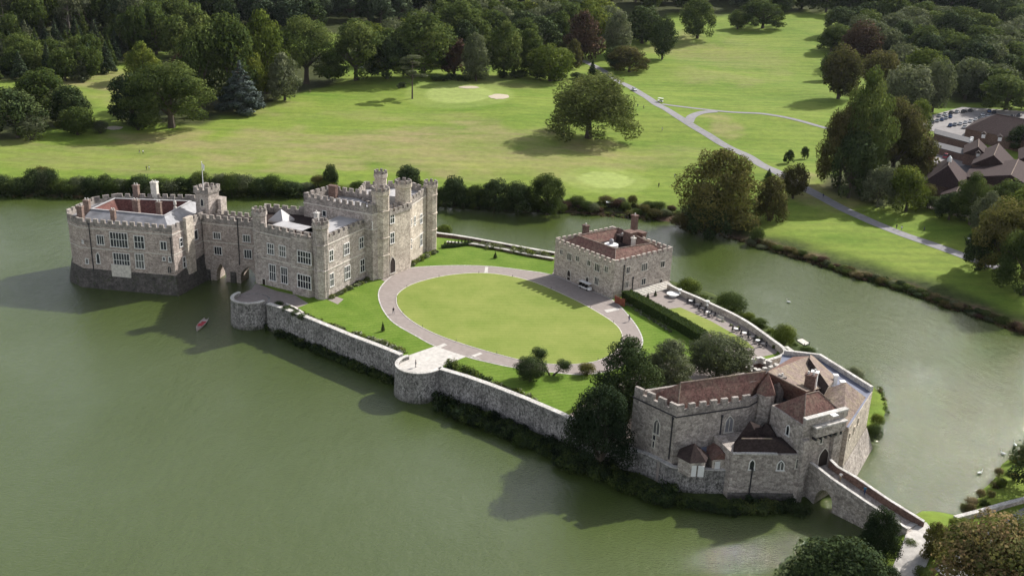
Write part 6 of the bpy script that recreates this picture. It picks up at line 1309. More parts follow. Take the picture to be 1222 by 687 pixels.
hedge('long thick clipped hedge between the oval drive and the tea terrace', [(747,357),(768,368),(790,380),(812,392),(838,408)], 3.2, 2.4)
hedge('low clipped hedge beside the row of cones near the end turret', [(527,296),(545,294.5),(562,292)], 1.0, 0.8, mat='dark_leaves')
# ================================================================ RESTAURANT AND CAR PARK
def gabled(name, label, cat, pxs, hw, hr, z=None, wall='brown_brick', roof='shade_toned_tile', hip=False, windows=(), axis=0):
    """pxs: 4 ground corners in the photo (a, b, c, d); ridge runs along a->b"""
    P = [G(*p) for p in pxs]; z0 = min(p.z for p in P)-.3; zt = max(p.z for p in P)
    pl = ccw([(p.x, p.y) for p in P]); L01 = (Vector(pl[1])-Vector(pl[0])).length; L12 = (Vector(pl[2])-Vector(pl[1])).length
    if L12 > L01: pl = pl[1:]+pl[:1]
    c = sum((Vector(p) for p in pl), Vector((0, 0)))/4; t = thing(name, (c.x, c.y, zt), label, cat)
    part('walls', MB().prism(pl, z0, zt+hw), wall, t)
    o = inset(pl, -0.5); m0 = (Vector(o[3])+Vector(o[0]))/2; m1 = (Vector(o[1])+Vector(o[2]))/2
    if hip: w2 = (Vector(o[3])-Vector(o[0])).length/2; d = (m1-m0).normalized(); m0, m1 = m0+d*w2*.8, m1-d*w2*.8
    ze, zr = zt+hw-.1, zt+hw+hr; mb = MB()
    A_, B_, C_, D_ = [(*q, ze) for q in o]; E_, F_ = (*m0, zr), (*m1, zr)
    mb.face([A_, B_, F_, E_]); mb.face([C_, D_, E_, F_]); mb.face([B_, C_, F_]); mb.face([D_, A_, E_]); ro = part('roof', mb, roof, t)
    part('ridge', MB().tube([E_, F_], .16, 6), 'lichen_tile', ro)
    for k, (s_, zz, w_, h_) in enumerate(windows): window(t, pl[0], pl[1], 0, 0, w_, h_, 2, 1, sz=(L12*0+s_, zt+zz))
    return t, pl, zt, (E_, F_)
def dormer(t, c, d, w_, h_, z, mat='white_frame'):
    d = Vector(d).normalized(); n = Vector((-d.y, d.x)); c = Vector(c)
    mb = MB(); q = [c-n*w_/2, c+n*w_/2, c+n*w_/2-d*2.2, c-n*w_/2-d*2.2]; mb.prism(ccw([tuple(p) for p in q]), z, z+h_); do = part('dormer', mb, 'brown_brick', t)
    mb = MB(); e = c+d*.06; a, b = e-n*w_*.38, e+n*w_*.38; mb.face([(a.x, a.y, z+.3), (b.x, b.y, z+.3), (b.x, b.y, z+h_-.15), (a.x, a.y, z+h_-.15)]); part('window', mb, mat, do)
    e0, e1 = c+d*.3, c-d*3; mb = MB(); mb.face([(*(e0-n*(w_/2+.2)), z+h_-.05), (*e0, z+h_+.9), (*e1, z+h_+.9), (*(e1-n*(w_/2+.2)), z+h_-.05)]); mb.face([(*e0, z+h_+.9), (*(e0+n*(w_/2+.2)), z+h_-.05), (*(e1+n*(w_/2+.2)), z+h_-.05), (*e1, z+h_+.9)]); part('roof', mb, 'dark_tile', do)
view = Vector((-0.36, -0.93))
b1, pl, zt, rg_ = gabled('restaurant_barn', 'large dark roofed barn with two round-headed dormers beside the car park', 'building', [(1150,166),(1165,152),(1260,172),(1250,190)], 3.5, 6.5, hip=True)
for px, py in ((1173.5,163),(1193,166.5)):
    p = at(px, py, zt+5.2); dormer(b1, (p.x, p.y), view, 1.9, 2.0, zt+4.2)
b2, pl, zt, rg_ = gabled('restaurant_wing', 'red brown gabled restaurant wing with white windows facing the lawn', 'building', [(1158,209),(1166,192),(1208,203),(1203,219)], 4.0, 5.0, wall='brown_brick', roof='shade_toned_tile', windows=((3.0,2.2,1.1,1.2),(6.0,2.2,1.1,1.2),(9.2,2.2,1.1,1.2),(12.4,2.2,1.1,1.2)))
for px, py in ((1167,186),(1182,190)):
    p = at(px, py, zt+5.0); dormer(b2, (p.x, p.y), view, 1.8, 1.7, zt+4.3)
gabled('long_barn', 'long dark tiled barn roof running right behind the green leafy trees', 'building', [(1150,222),(1160,206),(1262,226),(1256,250)], 3.2, 5.0)
b4, pl, zt, rg_ = gabled('restaurant_pavilion', 'steep pyramid roofed restaurant pavilion with rooflights above the parasols', 'building', [(1101,232),(1108,212),(1150,218),(1148,242)], 3.6, 6.5, hip=True)
mb = MB(); c = (Vector(rg_[0])+Vector(rg_[1]))/2; mb.lathe((c.x, c.y, c.z-.2), [(.9, 0), (.9, 1.3), (.2, 2.2)], 6); part('cupola', mb, 'white_paint', b4)
for px, py in ((1139,206),(1133,215)): p = at(px, py, zt+5.6); mb = MB(); mb.box((p.x, p.y, p.z), (1.6, .9, .25), .3); part('rooflight', mb, 'white_paint', b4)
gabled('garden_room', 'low dark roofed garden room jutting toward the parasols', 'building', [(1122,243),(1128,232),(1160,240),(1154,252)], 2.8, 2.6)
gabled('stable_range', 'red brick stable range with a clock-like round window behind the yard', 'building', [(1148,196),(1150,185),(1178,190),(1178,202)], 4.0, 3.6)
gabled('corner_barn', 'red tiled barn end cut off by the right picture edge', 'building', [(1214,205),(1214,190),(1262,200),(1262,216)], 4.2, 5.0)
def flatb(name, label, pxs, h_, roof='grey_felt'):
    P = [G(*p) for p in pxs]; z0 = min(p.z for p in P)-.3; zt = max(p.z for p in P)+h_; pl = ccw([(p.x, p.y) for p in P]); c = P[0]
    t = thing(name, (c.x, c.y, zt-h_), label, 'building'); part('walls', MB().prism(inset(pl, .4), z0, zt-.25), 'brown_brick', t); part('roof', MB().prism(pl, zt-.25, zt, True, True), roof, t)
    mb = MB(); d = (Vector(pl[1])-Vector(pl[0])); n_ = max(3, int(d.length/5))
    for k in range(n_): q = Vector(pl[0])+d*((k+.5)/n_)+Vector((.5, 3)); mb.box((q.x, q.y, zt+.25), (1.2, 1.0, .5), .2)
    part('roof_vent', mb, 'white_paint', t)
flatb('glazed_link', 'long flat roofed glazed building with roof vents below the car park', [(1112,170),(1114,162),(1160,176),(1158,184)], 3.2)
flatb('glazed_link', 'lower flat roofed building in front of the glazed one beside the service yard', [(1098,180),(1100,172),(1160,188),(1158,196)], 2.6)
t = thing('marquee', (*A2(1107, 190, 12), G(1107, 192).z), 'crimson sided small marquee with a pale top in the service yard', 'marquee')
p = G(1107, 191); mb = MB(); mb.box((p.x, p.y, p.z+1.3), (3.4, 3.0, 2.6), .3); plain('crimson_cloth', (0.30, 0.03, 0.06), .8, .2); part('side_cloth', mb, 'crimson_cloth', t)
part('roof', MB().lathe((p.x, p.y, p.z+2.6), [(2.6, 0), (1.2, .7), (.05, 1.4)], 4, .3+math.pi/4), 'white_paint', t)
# cars
for nm, c in (('white', (.72, .73, .74)), ('silver', (.38, .40, .42)), ('dark', (.025, .028, .035)), ('blue', (.05, .10, .22)), ('red', (.32, .03, .05)), ('grey', (.14, .15, .16))):
    s = NT(nm+'_car_paint', .25, .5); s.b.inputs['Base Color'].default_value = (*c, 1); s.b.inputs['Coat Weight'].default_value = .6
plain('rubber', (.02, .02, .02), .9, .1)
def loft(sections, cap=True):
    mb = MB(); n = len(sections[0]); 
    for sct in sections: mb.v += [tuple(p) for p in sct]
    for i in range(len(sections)-1):
        for j in range(n): a = i*n+j; b = i*n+(j+1) % n; mb.f.append((a, b, b+n, a+n))
    if cap: mb.f.append(tuple(reversed(range(n)))); mb.f.append(tuple((len(sections)-1)*n+j for j in range(n)))
    return mb
def make_car(paint, loc, rz, label, group=None, name='parked_car', cat='car', van=False):
    t = thing(name, loc, label, cat, group); t.rotation_euler = (0, 0, rz)
    def sec(x, w_, z0, z1, wt): return [(x, -w_/2, z0), (x, w_/2, z0), (x, w_/2, (z0+z1)/2), (x, wt/2, z1), (x, -wt/2, z1), (x, -w_/2, (z0+z1)/2)]
    hb = 1.0 if not van else 1.15
    body = loft([sec(-2.15, 1.5, .35, .75, 1.4), sec(-2.05, 1.72, .25, .95, 1.6), sec(-1.2, 1.78, .22, hb, 1.66), sec(.9, 1.78, .22, hb-.02, 1.66), sec(1.9, 1.72, .25, .82, 1.5), sec(2.15, 1.45, .35, .62, 1.3)])
    top = 1.47 if not van else 2.0
    gl = loft([sec(-1.85, 1.6, .88, .95, 1.5), sec(-1.35, 1.6, .88, top-.08, 1.22), sec(.2, 1.6, .88, top-.08, 1.25), sec(1.05, 1.58, .85, .92, 1.5)])
    rf = loft([sec(-1.3, 1.24, top-.1, top-.02, 1.12), sec(-.6, 1.3, top-.09, top, 1.2), sec(.15, 1.26, top-.09, top-.03, 1.15)])
    def lp(nm_, mb, m_, par=t): o = link(nm_, mb.mesh(nm_), m_, par); return o
    lp('body', body, paint+'_car_paint'); lp('windows', gl, 'window_glass'); lp('roof', rf, paint+'_car_paint')
    for x in (-1.3, 1.35):
        for y in (-.82, .82): lp('wheel', MB().tube([(x, y-.11, .32), (x, y+.11, .32)], .32, 12), 'rubber')
    for y in (-.6, .6): mb = MB(); mb.box((2.08, y, .66), (.12, .32, .14)); lp('headlight', mb, 'white_paint')
    return t
def heading(px0, py0, px1, py1): a, b = G(px0, py0), G(px1, py1); return math.atan2(b.y-a.y, b.x-a.x)
row1 = [(1113,147,'grey'),(1118.5,145.5,'silver'),(1124,144,'blue'),(1129,142,'silver'),(1134,140.5,'blue')]
row2 = [(1134,151,'blue'),(1139.5,150,'silver'),(1146,149,'white'),(1152,147.5,'white'),(1158,146,'white'),(1164,144,'white'),(1169,142.5,'grey'),(1173.5,141,'silver')]
row3 = [(1150,134.5,'dark'),(1158,133.5,'dark')]; row4 = [(1172,138,'white'),(1178,139.5,'silver'),(1180,134,'blue'),(1186,135.5,'dark')]; row6 = [(1121,139.5,'silver'),(1128,137.5,'white'),(1135,136,'dark'),(1142,135,'silver')]; row5 = [(1201,142.5,'white'),(1208,140.5,'dark'),(1216,139,'dark')]
hd = heading(1100, 150, 1112, 146.5)
carlab = {'blue': 'blue', 'white': 'white', 'silver': 'silver', 'dark': 'black', 'grey': 'dark grey'}
for ri, (rw, nm, dh) in enumerate(((row1, 'left row of the car park', .3), (row2, 'front row of the car park', .3), (row3, 'shaded back of the car park', .1), (row4, 'right end of the car park', .5), (row5, 'parking at the right edge', .2), (row6, 'far left row of the car park', .2))):
    cols_ = {}
    for k, (x, y, c) in enumerate(rw):
        same = [i for i, q in enumerate(rw) if q[2] == c]; o_ = same.index(k)
        pos = '' if len(same) == 1 else (['first ', 'second ', 'third ', 'fourth '][o_])
        p = G(x, y); make_car(c, (p.x, p.y, p.z+.12), hd+dh, '%s%s car from left in the %s' % (pos, carlab[c], nm) if pos else 'only %s car in the %s' % (carlab[c], nm), 'cars in the car park')
p = G(1151, 153); make_car('white', (p.x, p.y, p.z+.12), hd+.3, 'white car parked alone close behind the glazed building roof')
p = G(1129, 189); make_car('red', (p.x, p.y, p.z+.16), hd+.1, 'red van with a white roof standing in the service yard', None, 'parked_van', 'van', True)
p = G(757, 108.3); make_car('white', (p.x, p.y, p.z+.1), heading(757, 108, 790, 128), 'white car driving along the park drive')
def cart(loc, rz, label, white=True, L=3.0):
    t = thing('golf_cart', loc, label, 'golf cart'); t.rotation_euler = (0, 0, rz)
    def lp(nm_, mb, m_): return link(nm_, mb.mesh(nm_), m_, t)
    s_ = L/3.0
    mb = MB().prism([(-1.4*s_, -.6), (1.1*s_, -.6), (1.5*s_, -.4), (1.5*s_, .4), (1.1*s_, .6), (-1.4*s_, .6)], .3, .62, True, True); mb.prism([(.9*s_, -.55), (1.45*s_, -.38), (1.45*s_, .38), (.9*s_, .55)], .6, .95); lp('body', mb, 'dark_iron' if not white else 'white_paint')
    for x in ([-.6, .2] if L < 3.5 else [-1.2, -.5, .4]):
        mb = MB(); mb.box((x*s_, 0, .78), (.5, 1.1, .16)); mb.box((x*s_-.28, 0, 1.05), (.1, 1.1, .5)); lp('seat', mb, 'dark_iron')
    mb = MB(); mb.box((-.1, 0, 1.86), (2.7*s_, 1.35, .09)); lp('roof', mb, 'white_paint')
    for x in (-1.2*s_, 1.0*s_):
        for y in (-.58, .58): lp('post', MB().tube([(x, y, .6), (x*.95, y, 1.85)], .03, 5), 'dark_iron'); lp('wheel', MB().tube([(x*.8, y-.08, .22), (x*.8, y+.08, .22)], .24, 10), 'rubber')
p = G(788, 122); cart((p.x, p.y, p.z+.12), heading(820, 128, 790, 124), 'white roofed buggy where the side path meets the drive')
p = at(698.5, 345, GZ); dv = Vector(mt[1])-Vector(mt[0]); cart((p.x, p.y, GZ+.04), math.atan2(dv.y, dv.x), 'long white roofed passenger buggy parked before the square house', True, 4.2)
p = G(1158, 291.5); cart((p.x, p.y, p.z), 2.6, 'dark buggy parked on the grass above the curved path', False)
# ================================================================ PEOPLE
def figure_mesh(name, pose):
    me = bpy.data.meshes.new(name); st = pose
    J = {'pelvis': (0, 0, .95), 'chest': (0.02, 0, 1.30), 'neck': (0.02, 0, 1.47), 'head': (0.04, 0, 1.56), 'crown': (0.03, 0, 1.73)}
    hip = .11; a = .28*st
    J.update({'hl': (0, hip, .90), 'hr': (0, -hip, .90), 'kl': (a*.75, hip, .5), 'kr': (-a*.4, -hip, .5), 'al': (a*.9, hip, .08), 'ar': (-a*1.3, -hip, .12), 'tl': (a*.9+.17, hip, .03), 'tr': (-a*1.3+.15, -hip, .04),
              'sl': (0.02, .19, 1.40), 'sr': (0.02, -.19, 1.40), 'el': (-a*.5-.02, .26, 1.12), 'er': (a*.5+.02, -.26, 1.12), 'wl': (-a*.3+.08, .27, .88), 'wr': (a*.9+.1, -.27, .9), 'fl': (-a*.25+.12, .27, .79), 'fr': (a+.14, -.27, .82)})
    E = [('pelvis', 'chest'), ('chest', 'neck'), ('neck', 'head'), ('head', 'crown'), ('pelvis', 'hl'), ('pelvis', 'hr'), ('hl', 'kl'), ('hr', 'kr'), ('kl', 'al'), ('kr', 'ar'), ('al', 'tl'), ('ar', 'tr'), ('chest', 'sl'), ('chest', 'sr'), ('sl', 'el'), ('sr', 'er'), ('el', 'wl'), ('er', 'wr'), ('wl', 'fl'), ('wr', 'fr')]
    Rr = {'pelvis': .15, 'chest': .16, 'neck': .06, 'head': .095, 'crown': .07, 'hl': .10, 'hr': .10, 'kl': .065, 'kr': .065, 'al': .05, 'ar': .05, 'tl': .04, 'tr': .04, 'sl': .07, 'sr': .07, 'el': .048, 'er': .048, 'wl': .035, 'wr': .035, 'fl': .035, 'fr': .035}
    K = list(J); me.from_pydata([J[k] for k in K], [(K.index(a_), K.index(b_)) for a_, b_ in E], []); ob = bpy.data.objects.new(name, me); COL.objects.link(ob)
    md = ob.modifiers.new('skin', 'SKIN')
    for k, v_ in zip(K, me.skin_vertices[0].data): v_.radius = (Rr[k], Rr[k])
    me.skin_vertices[0].data[0].use_root = True; sb_ = ob.modifiers.new('sub', 'SUBSURF'); sb_.levels = 1; sb_.render_levels = 1
    dg = bpy.context.evaluated_depsgraph_get(); dg.update(); out = bpy.data.meshes.new_from_object(ob.evaluated_get(dg)); bpy.data.objects.remove(ob); return out
FIG = [figure_mesh('person', 0.25), figure_mesh('person', 1.0)]
plain('skin_tone', (.42, .27, .20), .6, .3, var=.05)
for nm, c in (('white', (.7, .7, .68)), ('black', (.03, .03, .035)), ('navy', (.03, .05, .14)), ('khaki', (.25, .20, .13)), ('grey', (.18, .18, .19)), ('teal', (.03, .14, .22)), ('red', (.35, .05, .04))): plain(nm+'_cloth', c, .85, .15, var=.1)
plain('dark_hair', (.03, .02, .015), .7, .3)
_pc = {}
def person(loc, rz, top, legs, label, pose=1, group=None):
    key = (top, legs, pose)
    if key not in _pc:
        me = FIG[pose].copy(); me.materials.clear()
        for m_ in ('skin_tone', top+'_cloth', legs+'_cloth', 'dark_iron'): me.materials.append(MATS[m_])
        for pl_ in me.polygons:
            c = pl_.center; z = c.z; ay = abs(c.y)
            pl_.material_index = 3 if z < .1 else (2 if z < .97 and ay < .22 else (0 if (z > 1.46 or (ay > .22 and z < 1.1)) else 1))
        hm_ = MB().lathe((.015, 0, 1.6), [(.105, -.02), (.112, .05), (.10, .12), (.06, .17), (.01, .185)], 10).mesh('hair'); hm_.materials.append(MATS['dark_hair']); _pc[key] = (me, hm_)
    me, hm_ = _pc[key]; t = thing('person', loc, label, 'person', group); t.rotation_euler = (0, 0, rz)
    o = bpy.data.objects.new('body', me); COL.objects.link(o); o.parent = t; o = bpy.data.objects.new('hair', hm_); COL.objects.link(o); o.parent = t
    return t
def PG(px, py, rz, top, legs, label, pose=1, z=None, dz=0): p = G(px, py) if z is None else at(px, py, z); person((p.x, p.y, p.z+dz), rz, top, legs, label, pose)
PG(469.5, 374.5, 2.0, 'black', 'grey', 'person in dark clothes walking on the drive left of the oval', 1, GZ+.02)
PG(750.5, 383.5, 1.0, 'black', 'navy', 'person in dark clothes on the drive near the long hedge', 1, GZ+.02)
PG(469.3, 327, 0.2, 'black', 'black', 'person standing at the mansion entrance, nearer the drive', 0, GZ+.04)
PG(467.2, 326, 2.2, 'white', 'grey', 'person in a white top at the mansion entrance door', 0, GZ+.04)
p = at(1002.5, 572.5, 6.0); person((p.x, p.y, deckz((Vector((p.x, p.y))-an).dot(dd))), 0.9, 'white', 'khaki', 'person in a white top walking on the bridge near the gate')
p = at(1031.5, 588.5, 5.2); person((p.x, p.y, deckz((Vector((p.x, p.y))-an).dot(dd))), -2.2, 'teal', 'navy', 'person in blue halfway across the bridge')
PG(496, 438.2, 0.4, 'grey', 'black', 'person standing on the middle bastion', 0, GZ+.08)
for x, y, a_, tp_, lg, lb in [(166.5,183.5,.2,'black','grey','golfer in a dark top, farther of those left of the flag tower'),(171,184,2.4,'white','black','golfer in a white top beside the dark clad one on the meadow'),(178,203,.5,'white','grey','golfer in a white top on the meadow above the left keep'),(175,203.5,.9,'black','black','golfer bending by the bag above the left keep'),
    (786,223.5,1.2,'black','black','golfer in black right of the round putting green'),(805,212.5,2,'white','grey','distant golfer in light clothes below the drive'),(756,129.5,1.0,'black','khaki','walker on the grass, leftmost of the three below the drive'),(761,128,1.6,'navy','navy','middle walker of the three below the drive'),(768,130,.3,'grey','black','rightmost walker of the three below the drive'),
    (790,156.5,.4,'white','khaki','golfer in a white top below the fork of the drive'),(1069.5,273.5,1.0,'black','black','walker in black on the curved path by the lawn'),(1075.5,275.5,1.2,'white','grey','walker in light clothes on the curved path beside the one in black'),(1102.5,277,2.2,'navy','black','person in dark clothes on the lawn below the restaurant'),(982,237,.8,'navy','grey','walker on the shaded bend of the drive'),(370,111,.5,'khaki','khaki','lone figure on the grass right of the dome shaped oak')]:
    PG(x, y, a_, tp_, lg, lb, 1, None, .1 if y > 236 and x > 900 else 0)
# ================================================================ BOATS, SWANS, FURNITURE
p = at(241, 388, 0); t = thing('rowing_boat', (p.x, p.y, 0), 'small open boat with red inside and pale bow floating off the mansion terrace', 'boat'); _a, _b = at(236, 389, 0), at(248, 375, 0); t.rotation_euler = (0, 0, math.atan2(_a.y-_b.y, _a.x-_b.x)); t.scale = (1.55, 1.25, 1.2)
plain('boat_red', (.36, .025, .04), .5, .4); plain('boat_hull', (.42, .36, .34), .5, .4)
def bs(x, w_, z1): return [(x, -w_/2, z1), (x, -w_*.36, .05), (x, -w_*.12, -.12), (x, w_*.12, -.12), (x, w_*.36, .05), (x, w_/2, z1), (x, w_/2-.09, z1), (x, w_*.30, .14), (x, -w_*.30, .14), (x, -w_/2+.09, z1)]
link('hull', loft([bs(-2.3, .9, .5), bs(-1.2, 1.35, .42), bs(.2, 1.45, .40), bs(1.4, 1.1, .48), bs(2.4, .28, .68)]).mesh('hull'), 'boat_hull', t)
for x in (-1.3, 0.0, 1.1): mb = MB(); mb.box((x, 0, .32), (.34, 1.05, .06)); link('seat', mb.mesh('seat'), 'boat_hull', t)
mb = MB(); mb.box((-.1, 0, .20), (2.4, .85, .08)); link('floor_boards', mb.mesh('floor_boards'), 'boat_red', t)
mb = MB(); mb.box((.55, 0, .45), (.9, 1.0, .14)); link('cushion', mb.mesh('cushion'), 'boat_red', t)
def swan_mesh():
    mb = loft([[(x, w_*math.cos(a_), z+h_*math.sin(a_)) for a_ in [2*math.pi*k/10 for k in range(10)]] for x, w_, h_, z in ((-.55, .03, .03, .34), (-.4, .16, .12, .26), (-.1, .25, .2, .2), (.2, .23, .19, .18), (.38, .12, .12, .2), (.46, .04, .04, .22))])
    mb.tube([(.36, 0, .22), (.5, 0, .42), (.44, 0, .66), (.5, 0, .82), (.6, 0, .83)], [.09, .055, .045, .05, .055], 8); return mb.mesh('swan')
sw = swan_mesh(); sw.materials.append(MATS['white_paint']); bkm = MB().tube([(.62, 0, .82), (.76, 0, .77)], [.03, .012], 6).mesh('beak'); plain('beak_orange', (.6, .2, .04), .6, .3); bkm.materials.append(MATS['beak_orange'])
for x, y, a_, lb in ((941, 361, 2.6, 'swan alone on the wide water right of the tea terrace'), (1169, 565, .4, 'swan nearest the bridge by the near right bank'), (1197, 542, 2.2, 'middle swan off the near right bank'), (1211, 531.5, 1.5, 'swan farthest from the bridge near the overhanging twigs')):
    p = at(x, y, 0); t = thing('swan', p, lb, 'swan'); t.rotation_euler = (0, 0, a_); t.scale = (1.15,)*3
    o = bpy.data.objects.new('body', sw); COL.objects.link(o); o.parent = t; o = bpy.data.objects.new('beak', bkm); COL.objects.link(o); o.parent = t
def tabset(px, py, label, group, white=False, z=GZ+.03):
    p = at(px, py, z); t = thing('garden_table', p, label, 'table', group); mb = MB().lathe((0, 0, 0), [(.55, .70), (.55, .75)], 14); link('tabletop', mb.mesh('tabletop'), 'white_paint' if white else 'dark_iron', t)
    link('pedestal', MB().lathe((0, 0, 0), [(.28, 0), (.05, .06), (.05, .7)], 8).mesh('pedestal'), 'dark_iron', t); return p
def chair_mesh():
    a = MB(); a.box((0, 0, .45), (.46, .46, .06)); b = MB(); b.box((-.21, 0, .75), (.05, .46, .5)); c = [MB().tube([(x, y, 0), (x, y, .43)], .025, 5) for x in (-.2, .2) for y in (-.2, .2)]
    return a.mesh('seat'), b.mesh('backrest'), [q.mesh('leg') for q in c]
cs_, cb_, cl_ = chair_mesh()
for q in [cs_, cb_]+cl_: q.materials.append(MATS['dark_iron'])
def chair(loc, rz, label, group):
    t = thing('garden_chair', loc, label, 'chair', group); t.rotation_euler = (0, 0, rz)
    for nm_, me in [('seat', cs_), ('backrest', cb_)]+[('leg', q) for q in cl_]: o = bpy.data.objects.new(nm_, me); COL.objects.link(o); o.parent = t
tb = [(824,361.5,1),(832,366,0),(838,370.5,0),(844.5,375,1),(849,377.5,0),(878,395,1),(888,400,1),(897,404.5,0),(904,409,1),(910,413,0)]
ords = ['first', 'second', 'third', 'fourth', 'fifth', 'sixth', 'seventh', 'eighth', 'ninth', 'tenth']
for i, (x, y, wh) in enumerate(tb):
    p = tabset(x, y, '%s %s table on the tea terrace counted from the square house' % (ords[i], 'white' if wh else 'black'), 'tea terrace tables', bool(wh))
    for k in range(4):
        a_ = k*math.pi/2+.5; chair((p.x+.95*math.cos(a_), p.y+.95*math.sin(a_), p.z), a_+math.pi, 'black chair at the %s tea terrace table' % ords[i], 'chairs at the %s tea terrace table' % ords[i])
p = at(803, 353.5, GZ+.03); t = thing('round_planter', p, 'large white round stone table at the corner of the tea terrace', 'stone table'); link('basin', MB().lathe((0, 0, 0), [(1.0, .0), (.7, .25), (.75, .5), (1.6, .62), (1.7, .8), (1.3, .82)], 18).mesh('basin'), 'white_paint', t)
for x, y, lb in ((811, 350, 'white urn on the terrace wall nearest the square house'), (844, 364, 'white urn on the terrace wall above the black tables')):
    p = at(x, y, 7.6); t = thing('garden_urn', p, lb, 'urn'); link('bowl', MB().lathe((0, 0, 0), [(.3, 0), (.12, .25), (.2, .45), (.5, .9), (.55, 1.15), (.4, 1.15)], 12).mesh('bowl'), 'white_paint', t)
p = at(797, 378.5, GZ+.08); t = thing('garden_statue', p, 'slim white statue on the terrace lawn beside the long hedge', 'statue'); link('figure', MB().lathe((0, 0, 0), [(.35, 0), (.35, .5), (.16, .55), (.22, 1.0), (.25, 1.4), (.1, 1.6), (.14, 1.75), (.08, 1.95)], 10).mesh('figure'), 'white_paint', t)
p = at(859, 381.5, GZ+.03); t = thing('garden_bench', p, 'long bench against the tea terrace wall', 'bench'); t.rotation_euler = (0, 0, -.85)
mb = MB(); mb.box((0, 0, .45), (2.0, .5, .07)); link('seat', mb.mesh('seat'), 'pale_stone_trim', t); mb = MB(); mb.box((0, .25, .75), (2.0, .06, .5)); link('backrest', mb.mesh('backrest'), 'pale_stone_trim', t)
for x in (-.85, .85): mb = MB(); mb.box((x, 0, .21), (.1, .45, .42)); link('leg', mb.mesh('leg'), 'pale_stone_trim', t)
# steps by the square house
t = thing('garden_steps', (*A2(765, 357, GZ), GZ), 'flight of low stone steps along the right face of the square house', 'steps'); e1v, e2v = Vector(mt[1]), Vector(mt[2]); d = (e2v-e1v).normalized(); nn = Vector((d.y, -d.x))
for k in range(5):
    a_, b_ = e1v+d*5.5+nn*(.4+.55*k), e1v+d*20+nn*(.4+.55*k); part('step', MB().obox(a_, b_, .5, GZ, GZ+1.0-.18*k), 'pale_stone_trim', t)
# fence panel, parasols, signs
plain('cedar_board', (.19, .06, .035), .8, .2)
t = thing('board_fence', (*A2(738, 360, GZ), GZ), 'short red brown board fence between the square house and the hedge', 'fence'); a_, b_ = A2(733.5, 361, GZ), A2(745, 366, GZ); part('panel', MB().obox(a_, b_, .1, GZ, GZ+1.9), 'cedar_board', t)
for q in (a_, b_): mb = MB(); mb.box((*q, GZ+1.05), (.16, .16, 2.1)); part('post', mb, 'cedar_board', t)
for x, y, lb in ((1107.5, 237, 'left folded white parasol on the restaurant terrace'), (1122, 240.5, 'middle folded white parasol on the restaurant terrace'), (1143.5, 246.5, 'right folded white parasol on the restaurant terrace')):
    p = G(x, y); t = thing('parasol', p, lb, 'parasol'); link('pole', MB().tube([(0, 0, 0), (0, 0, 3.0)], .04, 6).mesh('pole'), 'white_paint', t); link('canopy', MB().lathe((0, 0, 0), [(.32, 1.0), (.42, 1.2), (.22, 2.3), (.05, 3.0)], 10).mesh('canopy'), 'white_paint', t)
for i, (x, y) in enumerate(((1112, 238.5), (1117, 241), (1128, 243.5), (1133, 245), (1137, 244), (1149, 248))):
    p = G(x, y); t = thing('picnic_table', p, '%s pale picnic table from the left on the restaurant terrace' % ords[i], 'table'); t.rotation_euler = (0, 0, .4)
    mb = MB(); mb.box((0, 0, .74), (1.8, .8, .06)); link('tabletop', mb.mesh('tabletop'), 'pale_stone_trim', t)
    for yy in (-.7, .7): mb = MB(); mb.box((0, yy, .44), (1.8, .28, .05)); link('bench_seat', mb.mesh('bench_seat'), 'pale_stone_trim', t)
    for xx in (-.7, .7): mb = MB(); mb.box((xx, 0, .36), (.08, 1.3, .72)); link('leg', mb.mesh('leg'), 'pale_stone_trim', t)
p = G(430.5, 82); t = thing('white_board', p, 'small white board at the wood edge left of the lone cedar', 'sign'); mb = MB(); mb.box((0, 0, 1.4), (3.0, .1, 1.6)); link('panel', mb.mesh('panel'), 'white_paint', t)
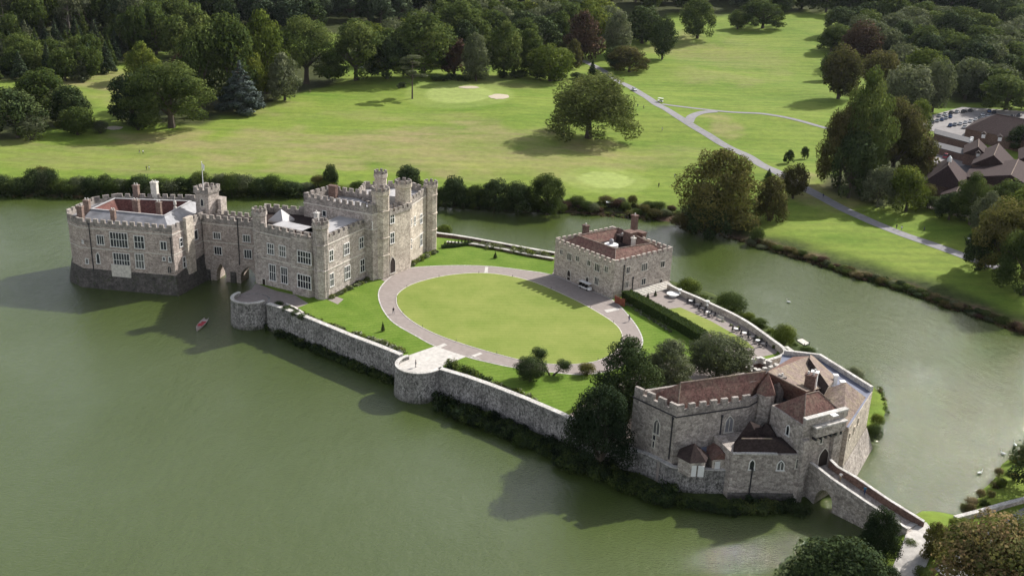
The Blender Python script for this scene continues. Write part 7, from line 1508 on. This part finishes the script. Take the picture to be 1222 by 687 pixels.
for x in (-1.2, 1.2): link('post', MB().tube([(x, .1, 0), (x, .1, 1.4)], .06, 6).mesh('post'), 'bark', t)
p = G(727, 247); t = thing('bank_hut', p, 'tiny pale roofed hide in the scrub on the far bank', 'hut'); mb = MB(); mb.box((0, 0, .9), (2.0, 1.6, 1.8)); link('walls', mb.mesh('walls'), 'dark_oak', t); mb = MB(); mb.box((0, 0, 1.85), (2.5, 2.0, .14)); link('roof', mb.mesh('roof'), 'white_paint', t)
# jetty beside the gatehouse
t = thing('jetty', (*A2(958, 410, .4), .3), 'small dark timber jetty at the moat behind the gatehouse shrubs', 'jetty'); pl = ccw([A2(951, 405.5, .5), A2(957, 403.5, .5), A2(966, 409, .5), A2(960, 411.5, .5)]); part('deck', MB().prism(pl, .35, .5, True, True), 'pale_stone_trim', t)
for q in pl: part('pile', MB().tube([(*q, -1.5), (*q, .9)], .09, 6), 'dark_oak', t)
# low kerb posts round the oval
for i, k in enumerate(range(0, len(oval), 6)):
    q = ccw(oval)[k]; t = thing('kerb_post', (q[0], q[1], GZ), 'short dark post on the rim of the oval lawn', 'post', 'posts round the oval lawn'); link('shaft', MB().tube([(0, 0, 0), (0, 0, .55)], .05, 6).mesh('shaft'), 'dark_iron', t); link('knob', MB().lathe((0, 0, .55), [(.03, 0), (.08, .06), (.03, .12)], 6).mesh('knob'), 'dark_iron', t)
# ================================================================ AIR
s = NT('air_haze'); vt = s.n('ShaderNodeVolumePrincipled'); vt.inputs['Color'].default_value = (0.80, 0.88, 1.0, 1); vt.inputs['Density'].default_value = 0.000014; vt.inputs['Anisotropy'].default_value = 0.35
o = [n for n in s.t.nodes if n.type == 'OUTPUT_MATERIAL'][0]; s.t.nodes.remove(s.b); s.l(vt.outputs[0], o.inputs['Volume'])
mb = MB().prism([(-5600, -600), (5600, -600), (5600, 7200), (-5600, 7200)], -4.5, 136, True, True); hz = link('haze', mb.mesh('haze'), 'air_haze'); hz['kind'] = 'stuff'
scene.cycles.volume_bounces = 0
